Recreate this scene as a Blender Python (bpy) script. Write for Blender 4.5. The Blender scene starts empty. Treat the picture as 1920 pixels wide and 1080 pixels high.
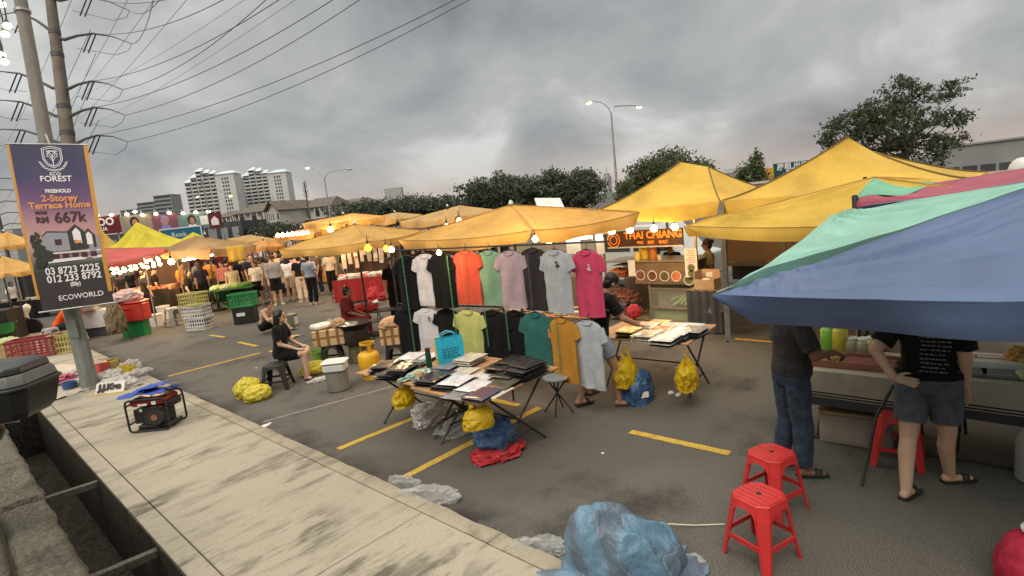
import bpy, bmesh, math, random
import numpy as np
from mathutils import Vector, Matrix, Euler, noise

random.seed(7); rng = np.random.default_rng(11)
SC = bpy.context.scene
COL = SC.collection
pi = math.pi

# ------------------------------------------------------------------ camera
# world: +X goes into the car park, +Y runs along the kerb (away to the left), Z up, metres
CAM_H, FPX, PITCH, ROLL, YAW = 2.6, 1040.0, math.radians(8.3), math.radians(6.2), math.radians(43.5)
FW = Vector((math.cos(PITCH)*math.cos(YAW), math.cos(PITCH)*math.sin(YAW), -math.sin(PITCH)))
_r = Vector((math.sin(YAW), -math.cos(YAW), 0)); _u = _r.cross(FW)
RT = _r*math.cos(ROLL) - _u*math.sin(ROLL)
UP = _u*math.cos(ROLL) + _r*math.sin(ROLL)
CAMP = Vector((0, 0, CAM_H))
cam = bpy.data.cameras.new('camera'); camo = bpy.data.objects.new('camera', cam); COL.objects.link(camo)
cam.sensor_width = 36; cam.lens = 36*FPX/1920; cam.clip_start = .05; cam.clip_end = 6000
M4 = Matrix((RT, UP, -FW)).transposed().to_4x4(); M4.translation = CAMP
camo.matrix_world = M4
SC.camera = camo

def ray(px, py): return FW + RT*((px-960)/FPX) - UP*((py-540)/FPX)
def P(px, py, z=0.0):                    # survey: point of the photo on the level z
    d = ray(px, py); return CAMP + d*((z-CAM_H)/d.z)
def Dp(px, py, depth): return CAMP + ray(px, py)*depth       # survey: point at a distance
def AX(px, py, x): d = ray(px, py); return CAMP + d*(x/d.x)  # survey: point on the plane X = x

# ------------------------------------------------------------------ world, sun, exposure
SUN_EL, SUN_AZ = math.radians(48), math.radians(250)
w = bpy.data.worlds.new('World'); SC.world = w; w.use_nodes = True
nt = w.node_tree; nt.nodes.clear()
def wn(t, **k):
    n = nt.nodes.new(t)
    for a, b in k.items(): setattr(n, a, b)
    return n
def wmath(op, a, b=None, clamp=False):
    n = wn('ShaderNodeMath', operation=op, use_clamp=clamp)
    for i, v in enumerate((a, b)):
        if v is None: continue
        if isinstance(v, (int, float)): n.inputs[i].default_value = v
        else: nt.links.new(v, n.inputs[i])
    return n.outputs[0]
sky = wn('ShaderNodeTexSky', sky_type='NISHITA', sun_disc=False, sun_elevation=SUN_EL, sun_rotation=SUN_AZ, air_density=1.0, dust_density=3.0)
tc = wn('ShaderNodeTexCoord'); sep = wn('ShaderNodeSeparateXYZ'); nt.links.new(tc.outputs['Generated'], sep.inputs[0])
zc = wmath('MAXIMUM', sep.outputs[2], 0.0); zz = wmath('ADD', zc, 0.48)
cmb = wn('ShaderNodeCombineXYZ')
nt.links.new(wmath('DIVIDE', sep.outputs[0], zz), cmb.inputs[0]); nt.links.new(wmath('DIVIDE', sep.outputs[1], zz), cmb.inputs[1])
def wnoise(scale, detail, rough, off):
    mp = wn('ShaderNodeMapping'); mp.inputs['Location'].default_value = off; nt.links.new(cmb.outputs[0], mp.inputs[0])
    n = wn('ShaderNodeTexNoise'); n.inputs['Scale'].default_value = scale; n.inputs['Detail'].default_value = detail; n.inputs['Roughness'].default_value = rough
    n.inputs['Distortion'].default_value = .35
    nt.links.new(mp.outputs[0], n.inputs['Vector']); return n.outputs['Fac']
big = wnoise(.8, 3, .5, (3.1, 1.4, 0)); fine = wnoise(2.3, 6, .52, (8.2, 4.0, 2))
den = wmath('ADD', wmath('MULTIPLY', big, .5), wmath('MULTIPLY', fine, .5))
cr = wn('ShaderNodeValToRGB'); nt.links.new(den, cr.inputs[0])
e = cr.color_ramp.elements
e[0].position = .38; e[0].color = (.150, .157, .166, 1); e[1].position = .62; e[1].color = (.50, .51, .495, 1)
x = cr.color_ramp.elements.new(.47); x.color = (.245, .254, .260, 1)
x = cr.color_ramp.elements.new(.56); x.color = (.345, .352, .345, 1)
# a paler, faintly pink band of clear air low over the horizon
lowf = wmath('SUBTRACT', 1.0, wmath('MULTIPLY', zc, 7.0), True); lowf = wmath('MULTIPLY', wmath('MULTIPLY', lowf, lowf), wmath('ADD', .30, wmath('MULTIPLY', big, 1.15)))
mx = wn('ShaderNodeMixRGB'); nt.links.new(lowf, mx.inputs[0]); nt.links.new(cr.outputs[0], mx.inputs[1]); mx.inputs[2].default_value = (.47, .375, .325, 1)
# sky overhead, out of view, is brightened and warmed to light the ground more
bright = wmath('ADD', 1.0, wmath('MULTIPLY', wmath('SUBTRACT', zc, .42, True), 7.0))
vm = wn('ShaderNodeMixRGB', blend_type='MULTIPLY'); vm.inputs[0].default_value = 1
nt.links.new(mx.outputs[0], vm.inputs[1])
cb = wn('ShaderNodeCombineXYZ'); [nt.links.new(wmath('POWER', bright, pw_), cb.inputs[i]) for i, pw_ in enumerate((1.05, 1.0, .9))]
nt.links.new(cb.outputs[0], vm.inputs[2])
bg1 = wn('ShaderNodeBackground'); nt.links.new(sky.outputs[0], bg1.inputs[0]); bg1.inputs[1].default_value = .05
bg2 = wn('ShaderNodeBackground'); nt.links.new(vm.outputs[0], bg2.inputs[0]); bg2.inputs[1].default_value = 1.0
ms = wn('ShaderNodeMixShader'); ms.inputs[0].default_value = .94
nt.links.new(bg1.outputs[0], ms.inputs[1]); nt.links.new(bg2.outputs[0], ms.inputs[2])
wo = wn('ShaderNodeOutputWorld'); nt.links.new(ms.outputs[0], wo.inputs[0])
sl = bpy.data.lights.new('sun', 'SUN'); sl.energy = 1.4; sl.angle = math.radians(40); sl.color = (1, .90, .77)
so = bpy.data.objects.new('sun', sl); COL.objects.link(so)
so.rotation_euler = Vector((-math.cos(SUN_EL)*math.sin(SUN_AZ), -math.cos(SUN_EL)*math.cos(SUN_AZ), -math.sin(SUN_EL))).to_track_quat('-Z', 'Y').to_euler()
SC.view_settings.view_transform = 'Standard'; SC.view_settings.look = 'None'; SC.view_settings.gamma = 1; SC.view_settings.exposure = 0.5
SC.cycles.max_bounces = 5; SC.cycles.diffuse_bounces = 3; SC.cycles.glossy_bounces = 2; SC.cycles.transmission_bounces = 4; SC.cycles.transparent_max_bounces = 8
SC.cycles.caustics_reflective = False; SC.cycles.caustics_refractive = False
SC.cycles.sample_clamp_indirect = 4

# ------------------------------------------------------------------ materials
def lin(c):
    return tuple((v/12.92 if v <= .04045 else ((v+.055)/1.055)**2.4) for v in c)
def hexc(h): return lin(tuple(int(h[i:i+2], 16)/255 for i in (0, 2, 4)))
MATS = {}
def mat(name, col, rough=.6, metal=0, var=.12, scale=9, bump=0, bscale=None, trans=0, spec=.4, sheen=0, alpha=1, emit=None, estr=0, stretch=None, coat=0):
    """procedural material: noise varied base colour, optional bump and translucency"""
    if name in MATS: return MATS[name]
    if isinstance(col, str): col = hexc(col)
    m = bpy.data.materials.new(name); m.use_nodes = True; t = m.node_tree; b = t.nodes['Principled BSDF']; out = t.nodes['Material Output']
    b.inputs['Roughness'].default_value = rough; b.inputs['Metallic'].default_value = metal; b.inputs['Specular IOR Level'].default_value = spec
    b.inputs['Coat Weight'].default_value = coat
    if sheen: b.inputs['Sheen Weight'].default_value = sheen
    c = t.nodes.new('ShaderNodeTexCoord'); vec = c.outputs['Object']
    if stretch:
        mp = t.nodes.new('ShaderNodeMapping'); mp.inputs['Scale'].default_value = stretch; t.links.new(vec, mp.inputs[0]); vec = mp.outputs[0]
    n = t.nodes.new('ShaderNodeTexNoise'); n.inputs['Scale'].default_value = scale; n.inputs['Detail'].default_value = 5; n.inputs['Roughness'].default_value = .6
    t.links.new(vec, n.inputs['Vector'])
    r = t.nodes.new('ShaderNodeValToRGB'); t.links.new(n.outputs['Fac'], r.inputs[0])
    r.color_ramp.elements[0].position = .3; r.color_ramp.elements[1].position = .7
    r.color_ramp.elements[0].color = tuple(max(0, v*(1-var)) for v in col)+(1,)
    r.color_ramp.elements[1].color = tuple(min(1, v*(1+var)) for v in col)+(1,)
    t.links.new(r.outputs[0], b.inputs['Base Color'])
    if bump:
        n2 = t.nodes.new('ShaderNodeTexNoise'); n2.inputs['Scale'].default_value = bscale or scale*4; n2.inputs['Detail'].default_value = 4
        t.links.new(vec, n2.inputs['Vector'])
        bp = t.nodes.new('ShaderNodeBump'); bp.inputs['Strength'].default_value = bump; bp.inputs['Distance'].default_value = .02
        t.links.new(n2.outputs['Fac'], bp.inputs['Height']); t.links.new(bp.outputs[0], b.inputs['Normal'])
    if alpha < 1: b.inputs['Alpha'].default_value = alpha
    if emit is not None:
        b.inputs['Emission Color'].default_value = tuple(lin(emit) if max(emit) > 0 else emit)+(1,); b.inputs['Emission Strength'].default_value = estr
    if trans:
        tr = t.nodes.new('ShaderNodeBsdfTranslucent'); t.links.new(r.outputs[0], tr.inputs[0])
        mx = t.nodes.new('ShaderNodeMixShader'); mx.inputs[0].default_value = trans
        t.links.new(b.outputs[0], mx.inputs[1]); t.links.new(tr.outputs[0], mx.inputs[2]); t.links.new(mx.outputs[0], out.inputs[0])
    MATS[name] = m
    return m

# ------------------------------------------------------------------ mesh builder
class MB:
    def __init__(s): s.v = []; s.f = []
    def add(s, vs, fs):
        o = len(s.v); s.v.extend([tuple(p) for p in vs]); s.f.extend([tuple(i+o for i in f) for f in fs]); return s
    def box(s, c, sz, rot=None, taper=1.0):
        hx, hy, hz = sz[0]/2, sz[1]/2, sz[2]/2
        vs = [Vector((x*(taper if z < 0 else 1), y*(taper if z < 0 else 1), z)) for x, y, z in
              ((-hx,-hy,-hz),(hx,-hy,-hz),(hx,hy,-hz),(-hx,hy,-hz),(-hx,-hy,hz),(hx,-hy,hz),(hx,hy,hz),(-hx,hy,hz))]
        if rot is not None:
            R = rot if isinstance(rot, Matrix) else Euler(rot).to_matrix()
            vs = [R @ v for v in vs]
        c = Vector(c)
        return s.add([v+c for v in vs], [(0,3,2,1),(4,5,6,7),(0,1,5,4),(1,2,6,5),(2,3,7,6),(3,0,4,7)])
    def box2(s, a, b):
        return s.box([(a[i]+b[i])/2 for i in range(3)], [abs(b[i]-a[i]) for i in range(3)])
    def rbox(s, c, sz, r=.02, n=3, rot=None, zr=None):
        """box with rounded vertical corners and a small top and bottom chamfer"""
        hx, hy, hz = sz[0]/2, sz[1]/2, sz[2]/2; zr = min(r*.5 if zr is None else zr, hz*.9)
        def ring(ins, z):
            pts = []
            rr = max(r-ins, .0005)
            for cx, cy, a0 in ((hx-r, hy-r, 0), (-hx+r, hy-r, pi/2), (-hx+r, -hy+r, pi), (hx-r, -hy+r, 1.5*pi)):
                for k in range(n+1):
                    a = a0+k*pi/2/n; pts.append(Vector((cx+rr*math.cos(a), cy+rr*math.sin(a), z)))
            return pts
        rings = [ring(zr, -hz), ring(0, -hz+zr), ring(0, hz-zr), ring(zr, hz)]
        R = None if rot is None else (rot if isinstance(rot, Matrix) else Euler(rot).to_matrix())
        c = Vector(c)
        rings = [[(R @ p if R else p)+c for p in q] for q in rings]
        return s.loft(rings, True, True)
    def loft(s, rings, cap0=True, cap1=True, closed=True):
        n = len(rings[0]); vs = [p for r in rings for p in r]; fs = []
        for i in range(len(rings)-1):
            for j in range(n if closed else n-1):
                k = (j+1) % n; fs.append((i*n+j, i*n+k, (i+1)*n+k, (i+1)*n+j))
        if cap0: fs.append(tuple(range(n-1, -1, -1)))
        if cap1: fs.append(tuple((len(rings)-1)*n+j for j in range(n)))
        return s.add(vs, fs)
    def cyl(s, p0, p1, r0, r1=None, n=12, cap=True):
        r1 = r0 if r1 is None else r1
        p0, p1 = Vector(p0), Vector(p1); d = (p1-p0).normalized()
        a = d.orthogonal().normalized(); b = d.cross(a)
        rg = lambda p, r: [p+(a*math.cos(2*pi*k/n)+b*math.sin(2*pi*k/n))*r for k in range(n)]
        return s.loft([rg(p0, r0), rg(p1, r1)], cap, cap)
    def tube(s, pts, r, n=8, cap=True):
        pts = [Vector(p) for p in pts]; rad = r if isinstance(r, (list, tuple)) else [r]*len(pts)
        d = (pts[1]-pts[0]).normalized(); a = d.orthogonal().normalized(); rings = []
        for i, p in enumerate(pts):
            if i == 0: d = pts[1]-pts[0]
            elif i == len(pts)-1: d = pts[-1]-pts[-2]
            else: d = (pts[i+1]-pts[i]).normalized()+(pts[i]-pts[i-1]).normalized()
            d.normalize(); a = (a-d*a.dot(d))
            a = a.normalized() if a.length > 1e-6 else d.orthogonal().normalized()
            b = d.cross(a)
            rings.append([p+(a*math.cos(2*pi*k/n)+b*math.sin(2*pi*k/n))*rad[i] for k in range(n)])
        return s.loft(rings, cap, cap)
    def lathe(s, prof, c=(0,0,0), n=20, rot=None, sx=1, sy=1, cap=True):
        c = Vector(c); R = None if rot is None else (rot if isinstance(rot, Matrix) else Euler(rot).to_matrix())
        rings = []
        for r, z in prof:
            ring = [Vector((sx*max(r, .0004)*math.cos(2*pi*k/n), sy*max(r, .0004)*math.sin(2*pi*k/n), z)) for k in range(n)]
            rings.append([(R @ p if R else p)+c for p in ring])
        return s.loft(rings, cap, cap)
    def sphere(s, c, r, n=12, m=8, rot=None):
        rx, ry, rz = (r, r, r) if isinstance(r, (int, float)) else r
        c = Vector(c); R = None if rot is None else (rot if isinstance(rot, Matrix) else Euler(rot).to_matrix())
        rings = []
        for i in range(m+1):
            t = -pi/2+pi*i/m; ct = max(math.cos(t), 1e-3)
            ring = [Vector((rx*ct*math.cos(2*pi*k/n), ry*ct*math.sin(2*pi*k/n), rz*math.sin(t))) for k in range(n)]
            rings.append([(R @ p if R else p)+c for p in ring])
        return s.loft(rings, True, True)
    def capsule(s, p0, r0, p1, r1, n=12, m=4):
        p0, p1 = Vector(p0), Vector(p1); d = p1-p0; L = d.length; d = d.normalized() if L > 1e-6 else Vector((0,0,1))
        a = d.orthogonal().normalized(); b = d.cross(a); rings = []
        for i in range(m+1):
            t = -pi/2+pi/2*i/m; rings.append((p0+d*r0*math.sin(t), max(r0*math.cos(t), 1e-4)))
        for i in range(m+1):
            t = pi/2*i/m; rings.append((p1+d*r1*math.sin(t), max(r1*math.cos(t), 1e-4)))
        return s.loft([[p+(a*math.cos(2*pi*k/n)+b*math.sin(2*pi*k/n))*r for k in range(n)] for p, r in rings], True, True)
    def quad(s, a, b, c, d): return s.add([a, b, c, d], [(0, 1, 2, 3)])
    def slab(s, a, b, c, d, th):
        """thick sheet on the quad a b c d"""
        a, b, c, d = map(Vector, (a, b, c, d)); n = (b-a).cross(d-a).normalized()*th
        return s.loft([[a, b, c, d], [a+n, b+n, c+n, d+n]], True, True)
    def grid(s, fn, nu, nv, wrap=False):
        vs = [fn(i/nu, j/nv) for j in range(nv+1) for i in range(nu+1)]
        fs = [(j*(nu+1)+i, j*(nu+1)+i+1, (j+1)*(nu+1)+i+1, (j+1)*(nu+1)+i) for j in range(nv) for i in range(nu)]
        return s.add(vs, fs)
    def prism(s, poly, z0, z1, rot=None, c=(0,0,0)):
        c = Vector(c); R = None if rot is None else (rot if isinstance(rot, Matrix) else Euler(rot).to_matrix())
        f = lambda p, z: (R @ Vector((p[0], p[1], z)) if R else Vector((p[0], p[1], z)))+c
        return s.loft([[f(p, z0) for p in poly], [f(p, z1) for p in poly]], True, True)
    def build(s, name, material, parent=None, smooth=35, bevel=0, loc=None, solid=0, subsurf=0):
        me = bpy.data.meshes.new(name); me.from_pydata([tuple(v) for v in s.v], [], s.f); me.validate(); me.update()
        if material is not None:
            for m in (material if isinstance(material, (list, tuple)) else [material]): me.materials.append(m)
        if smooth:
            me.shade_smooth()
            if smooth < 180: me.set_sharp_from_angle(angle=math.radians(smooth))
        o = bpy.data.objects.new(name, me); COL.objects.link(o)
        if parent is not None: o.parent = parent
        if loc is not None: o.location = loc
        if solid:
            md = o.modifiers.new('solid', 'SOLIDIFY'); md.thickness = solid; md.offset = 0
        if bevel:
            md = o.modifiers.new('bevel', 'BEVEL'); md.width = bevel; md.segments = 2; md.limit_method = 'ANGLE'
        if subsurf:
            md = o.modifiers.new('sub', 'SUBSURF'); md.levels = subsurf; md.render_levels = subsurf
        return o

def tag(o, label=None, cat=None, group=None, kind=None):
    for k, v in (('label', label), ('category', cat), ('group', group), ('kind', kind)):
        if v: o[k] = v
    return o
def thing(name, label, cat, loc=(0,0,0), rz=0, group=None, rot=None):
    o = bpy.data.objects.new(name, None); COL.objects.link(o); o.empty_display_size = .1
    o.location = loc; o.rotation_euler = rot if rot is not None else (0, 0, rz)
    return tag(o, label, cat, group)
def dup(o, loc=None, rz=None, label=None, group=None, parent=None, scale=None):
    c = o.copy(); COL.objects.link(c)
    if parent is not None: c.parent = parent
    if loc is not None: c.location = loc
    if rz is not None: c.rotation_euler = (0, 0, rz)
    if scale is not None: c.scale = (scale,)*3 if isinstance(scale, (int, float)) else scale
    if label: c['label'] = label
    if group: c['group'] = group
    for ch in KIDS(o): dup(ch, parent=c)
    return c
def KIDS(o): return [x for x in o.children]
def frame(origin, right, up):
    """matrix of a sign: x along right, y along up, z out of its face"""
    r = Vector(right).normalized(); u = Vector(up); u = (u-r*u.dot(r)).normalized(); n = r.cross(u)
    m = Matrix((r, u, n)).transposed().to_4x4(); m.translation = Vector(origin); return m
TEXTS = []
def text(name, body, size, m, parent=None, x=0, y=0, z=.004, align='CENTER', matrix=None, sx=1.0, ext=.0015, bold=0, shear=0):
    cu = bpy.data.curves.new(name, 'FONT'); cu.body = body; cu.size = size; cu.align_x = align; cu.align_y = 'CENTER'; cu.extrude = ext; cu.offset = bold; cu.shear = shear
    cu.resolution_u = 3; cu.space_line = 1.0
    cu.materials.append(m)
    o = bpy.data.objects.new(name, cu); COL.objects.link(o)
    loc = Matrix.Translation((x, y, z)) @ Matrix.Diagonal((sx, 1, 1, 1))
    if parent is not None: o.parent = parent
    o.matrix_local = (matrix @ loc) if matrix is not None else loc
    TEXTS.append(o); return o
APPLY = []
def split_build(mb, name, m, parent, limit=100, nv=8):
    """every box of the builder becomes a part of its own; past the limit the rest is one part of kind stuff"""
    nb = len(mb.v)//nv
    for i in range(min(nb, limit)):
        q = MB(); q.v = mb.v[i*nv:(i+1)*nv]; q.f = [tuple(k-i*nv for k in f) for f in mb.f if i*nv <= f[0] < (i+1)*nv]; q.build(name, m, parent, smooth=0)
    if nb > limit:
        q = MB(); q.v = mb.v[limit*nv:]; q.f = [tuple(k-limit*nv for k in f) for f in mb.f if f[0] >= limit*nv]; q.build(name, m, parent, smooth=0)['kind'] = 'stuff'

def lerp(a, b, t): return a+(b-a)*t
def nz(v, s=1.0): return noise.noise(Vector(v)*s)
# ------------------------------------------------------------------ setting
V3 = Vector
def ground_mat(name, base, dark, light, grain=260, stain=1.2, rough=.9, bump=.35, streak=None, stain_amt=.5, crack=0, streaks=0, gutter=None):
    m = bpy.data.materials.new(name); m.use_nodes = True; t = m.node_tree; b = t.nodes['Principled BSDF']
    b.inputs['Roughness'].default_value = rough; b.inputs['Specular IOR Level'].default_value = .25
    c = t.nodes.new('ShaderNodeTexCoord')
    def nn(scale, detail=4, rg=.6, st=None):
        v = c.outputs['Object']
        if st:
            mp = t.nodes.new('ShaderNodeMapping'); mp.inputs['Scale'].default_value = st; t.links.new(v, mp.inputs[0]); v = mp.outputs[0]
        n = t.nodes.new('ShaderNodeTexNoise'); n.inputs['Scale'].default_value = scale; n.inputs['Detail'].default_value = detail; n.inputs['Roughness'].default_value = rg
        t.links.new(v, n.inputs['Vector']); return n.outputs['Fac']
    def ramp(f, p0, c0, p1, c1):
        r = t.nodes.new('ShaderNodeValToRGB'); t.links.new(f, r.inputs[0]); e = r.color_ramp.elements
        e[0].position = p0; e[1].position = p1; e[0].color = c0+(1,); e[1].color = c1+(1,); return r.outputs[0]
    def mix(f, a, bb, mode='MIX'):
        n = t.nodes.new('ShaderNodeMixRGB'); n.blend_type = mode
        for i, v in enumerate((f, a, bb)):
            if isinstance(v, (int, float)): n.inputs[i].default_value = v
            elif isinstance(v, tuple): n.inputs[i].default_value = v+(1,)
            else: t.links.new(v, n.inputs[i])
        return n.outputs[0]
    g = nn(grain, 2, .7)
    col = mix(ramp(g, .36, (0,0,0), .68, (1,1,1)), dark, light)
    col = mix(ramp(nn(.35, 5), .35, (0,0,0), .65, (.5,.5,.5)), col, base)
    st = nn(stain, 6, .68, streak)
    col = mix(ramp(st, .53, (0,0,0), .70, (stain_amt,)*3), col, tuple(v*.35 for v in dark))
    st2 = nn(stain*2.7, 5, .7, streak)
    col = mix(ramp(st2, .60, (0,0,0), .72, (stain_amt*.6,)*3), col, tuple(v*.5 for v in dark))
    if streaks:
        f = mix(1.0, ramp(nn(2.6, 6, .66, (.5, 1.7, 1)), .49, (0,0,0), .60, (1,1,1)), ramp(nn(.9, 4, .6), .42, (0,0,0), .60, (streaks,)*3), 'MULTIPLY')
        col = mix(f, col, tuple(v*.22 for v in dark))
        col = mix(ramp(nn(7, 5, .75, (.5, 1.5, 1)), .58, (0,0,0), .68, (.55*streaks,)*3), col, tuple(v*.25 for v in dark))
        col = mix(ramp(nn(.5, 3), .35, (0,0,0), .7, (.45,.45,.45)), col, tuple(v*.72 for v in base))
    if gutter is not None:
        sx = t.nodes.new('ShaderNodeSeparateXYZ'); t.links.new(c.outputs['Object'], sx.inputs[0])
        mp = t.nodes.new('ShaderNodeMapRange'); t.links.new(sx.outputs[0], mp.inputs[0]); mp.inputs[1].default_value = gutter; mp.inputs[2].default_value = gutter+.42; mp.inputs[3].default_value = 1; mp.inputs[4].default_value = 0
        f = mix(1.0, mp.outputs[0], ramp(nn(1.6, 5, .65), .40, (.1,.1,.1), .62, (1,1,1)), 'MULTIPLY'); col = mix(f, col, tuple(v*.3 for v in dark))
        col = mix(ramp(nn(.22, 2, .4), .50, (0,0,0), .53, (.35,.35,.35)), col, tuple(v*.62 for v in base))
    if crack:
        vo = t.nodes.new('ShaderNodeTexVoronoi'); vo.feature = 'DISTANCE_TO_EDGE'; vo.inputs['Scale'].default_value = crack; t.links.new(c.outputs['Object'], vo.inputs['Vector'])
        col = mix(ramp(vo.outputs['Distance'], .0, (.5,.5,.5), .012, (0,0,0)), col, tuple(v*.5 for v in dark))
    t.links.new(col, b.inputs['Base Color'])
    bp = t.nodes.new('ShaderNodeBump'); bp.inputs['Strength'].default_value = bump; bp.inputs['Distance'].default_value = .01
    t.links.new(g, bp.inputs['Height']); t.links.new(bp.outputs[0], b.inputs['Normal'])
    return m
M_ASPH = ground_mat('asphalt', (.092,.085,.076), (.034,.031,.028), (.215,.20,.178), grain=105, stain=.6, bump=.4, stain_amt=.8, gutter=2.74)
M_CONC = ground_mat('pavement_concrete', (.365,.33,.265), (.285,.255,.20), (.435,.395,.32), grain=110, stain=1.1, streak=(.55, 2.0, 1), stain_amt=.7, bump=.15, streaks=.85)
M_KERB = ground_mat('kerb_concrete', (.35,.31,.24), (.27,.237,.18), (.43,.38,.295), grain=90, stain=2.2, stain_amt=.7, bump=.2, streaks=.6)
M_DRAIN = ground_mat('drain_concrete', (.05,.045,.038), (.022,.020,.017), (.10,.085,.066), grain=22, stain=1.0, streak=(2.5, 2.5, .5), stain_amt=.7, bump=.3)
M_BANK = ground_mat('bank_blocks', (.105,.095,.075), (.055,.05,.038), (.17,.155,.125), grain=45, stain=2.1, bump=.7, stain_amt=.65)
M_YEL = ground_mat('yellow_road_paint', (.50,.32,.055), (.36,.23,.04), (.60,.40,.08), grain=60, stain=9, stain_amt=.85, bump=.2)
M_WHT = ground_mat('worn_white_paint', (.30,.28,.26), (.16,.15,.14), (.42,.40,.37), grain=60, stain=6, stain_amt=.8, bump=.2)

def struct(name, mb, m, **k):
    o = mb.build(name, m, **k); o['kind'] = 'structure'; return o
# asphalt: one sheet from the kerb to the horizon, plus the far side behind
mb = MB(); mb.quad((2.60,-2500,0), (4000,-2500,0), (4000,4000,0), (2.60,4000,0)); struct('ground', mb, M_ASPH, smooth=0)
# pavement slab with joints, drain covered beyond Y=12.7
PZ = .08
mb = MB()
ys = [-6, 0.3, 3.8, 7.35, 10.6, 13.0]
for a, b in zip(ys[:-1], ys[1:]): mb.box2((1.163, a+.004, -.3), (2.572, b-.004, PZ))
mb.box2((-14, 13.004, -.3), (2.572, 17.4, PZ)); mb.box2((-14, 17.41, -.3), (2.572, 22.6, PZ)); mb.box2((-14, 22.61, -.3), (2.572, 120, PZ))
mb.box2((-.6, 12.70, -.06), (1.153, 12.996, PZ))
pv = struct('pavement', mb, M_CONC, smooth=0, bevel=.006)
mb = MB(); mb.box2((.985, -6, -.3), (1.153, 12.69, PZ-.004)); struct('drain_edge', mb, M_CONC, smooth=0, bevel=.006)
# kerb stones with broken, uneven road edge
mb = MB(); y = -6.0
while y < 60:
    L = .9 if y < 20 else 4
    n = 9
    def kr(j, y=y, L=L):
        yy = y+.004+(L-.008)*j/n; e = .018*nz((yy*3.1, 2, 5))+.012*nz((yy*9, 1, 3)); h = .012*nz((yy*4, 9, 1))
        return [Vector((2.581, yy, -.2)), Vector((2.581, yy, PZ)), Vector((2.735+e, yy, PZ-.004+h*.4)), Vector((2.765+e, yy, PZ-.03+h)), Vector((2.785+e, yy, -.2))]
    mb.loft([kr(j) for j in range(n+1)], True, True); y += L
struct('kerb', mb, M_KERB, smooth=40)
# drain channel
mb = MB()
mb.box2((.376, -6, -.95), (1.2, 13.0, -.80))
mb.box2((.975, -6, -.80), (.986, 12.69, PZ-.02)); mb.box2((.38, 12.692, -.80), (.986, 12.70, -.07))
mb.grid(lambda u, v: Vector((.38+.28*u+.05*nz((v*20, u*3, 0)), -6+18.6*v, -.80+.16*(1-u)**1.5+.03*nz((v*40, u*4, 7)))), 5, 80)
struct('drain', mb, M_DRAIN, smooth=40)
mb = MB()
for yy, sk in ((7.80, .06), (5.50, .05)):
    mb.box((.68, yy, -.02), (.60, .07, .08), rot=(0, .02, -sk))
struct('drain_struts', mb, ground_mat('strut_concrete', (.13,.12,.10), (.07,.065,.055), (.2,.185,.155), grain=40, stain=3, bump=.4), smooth=0, bevel=.01)
# rough block bank: a retaining wall topped with two rows of broken blocks, left of the drain
BZ = .78
mb = MB()
for (xa, xb, y, Ls, sd, cut) in ((.085, .37, -3.2, (1.0, 1.35), 1, .022), (-.20, .07, -3.5, (.85, 1.15), 8, .02)):
    while y < 12.4:
        L = random.uniform(*Ls); dz = random.uniform(-.012, .012)
        def top(u, v, y=y, L=L, xa=xa, xb=xb):
            yy = y+L*v; e = cut*nz((yy*3.5, 3, sd))+.3*cut*nz((yy*11, 5, sd)) if u > .99 else 0
            edge = min(u*(xb-xa), (1-u)*(xb-xa), v*L, (1-v)*L)
            return V3((xa+(xb-xa)*u+e, y+.008+(L-.016)*v, BZ+dz+.010*nz((yy*3, u*3, sd))+.007*nz((yy*22, u*9, sd))-(.06 if edge < .001 else (.012 if edge < .03 else 0))))
        mb.grid(top, 14, 40); mb.box2((xa+.006, y+.012, BZ-.3), (xb-.012, y+L-.012, BZ-.045)); y += L
mb.box2((-8, -6, BZ-.3), (-.21, 12.69, BZ-.03)); mb.box2((-.205, -6, BZ-.31), (.30, 12.69, BZ-.07)); mb.box2((.0, -6, -.8), (.375, 12.69, BZ-.305))
struct('bank_ground', mb, M_BANK, smooth=50)
# painted bay lines (worn)
def line(mb, a, b, wd, z=.004):
    a, b = Vector(a).to_2d(), Vector(b).to_2d(); d = (b-a).normalized(); n = Vector((-d.y, d.x))*wd/2; L = (b-a).length; N = max(4, int(L*14))
    for s in range(N):
        t0, t1 = s/N, (s+1)/N
        def ed(t, sg):
            q = lerp(a, b, t)+n*sg*(1+.14*nz((t*L*9, sg*3, a.x*7+a.y))); return Vector((q.x, q.y, z))
        mb.quad(ed(t0, -1), ed(t1, -1), ed(t1, 1), ed(t0, 1))
mb = MB()
line(mb, (2.98,5.93), (4.22,5.87), .10); line(mb, (2.97,4.62), (5.12,4.60), .10); line(mb, (3.02,12.52), (4.82,12.46), .10)
line(mb, (5.02,3.20), (5.03,2.10), .10); line(mb, (5.05,5.9), (5.05,4.9), .10); line(mb, (5.15,16.5), (5.2,15.6), .10); line(mb, (9.1,3.6), (9.1,2.2), .10)
line(mb, (5.1,14.4), (5.1,13.3), .10); line(mb, (5.02,12.4), (5.02,11.3), .1)
struct('yellow_bay_lines', mb, M_YEL, smooth=0)
mb = MB(); line(mb, (2.9,7.82), (4.75,7.33), .035); struct('white_chalk_line', mb, M_WHT, smooth=0)
# wooded hills on the horizon
M_HILL = mat('hill_woods', (.085,.10,.105), rough=1, var=.35, scale=.02)
mb = MB()
for (a0, a1, D, hh, sd) in ((88, 112, 1500, 60, 1), (60, 92, 1300, 26, 5), (-10, 62, 1600, 22, 9)):
    n = 60
    f = lambda u, v: Vector((math.cos(math.radians(lerp(a0, a1, u)))*(D+v*300), math.sin(math.radians(lerp(a0, a1, u)))*(D+v*300), (-2 if v == 0 else (hh*(.6+.5*nz((u*5, sd, 0))+.12*nz((u*25, sd, 3))) if v > .9 else hh*.5))))
    mb.grid(f, n, 2)
struct('hills', mb, M_HILL, smooth=180)

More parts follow.
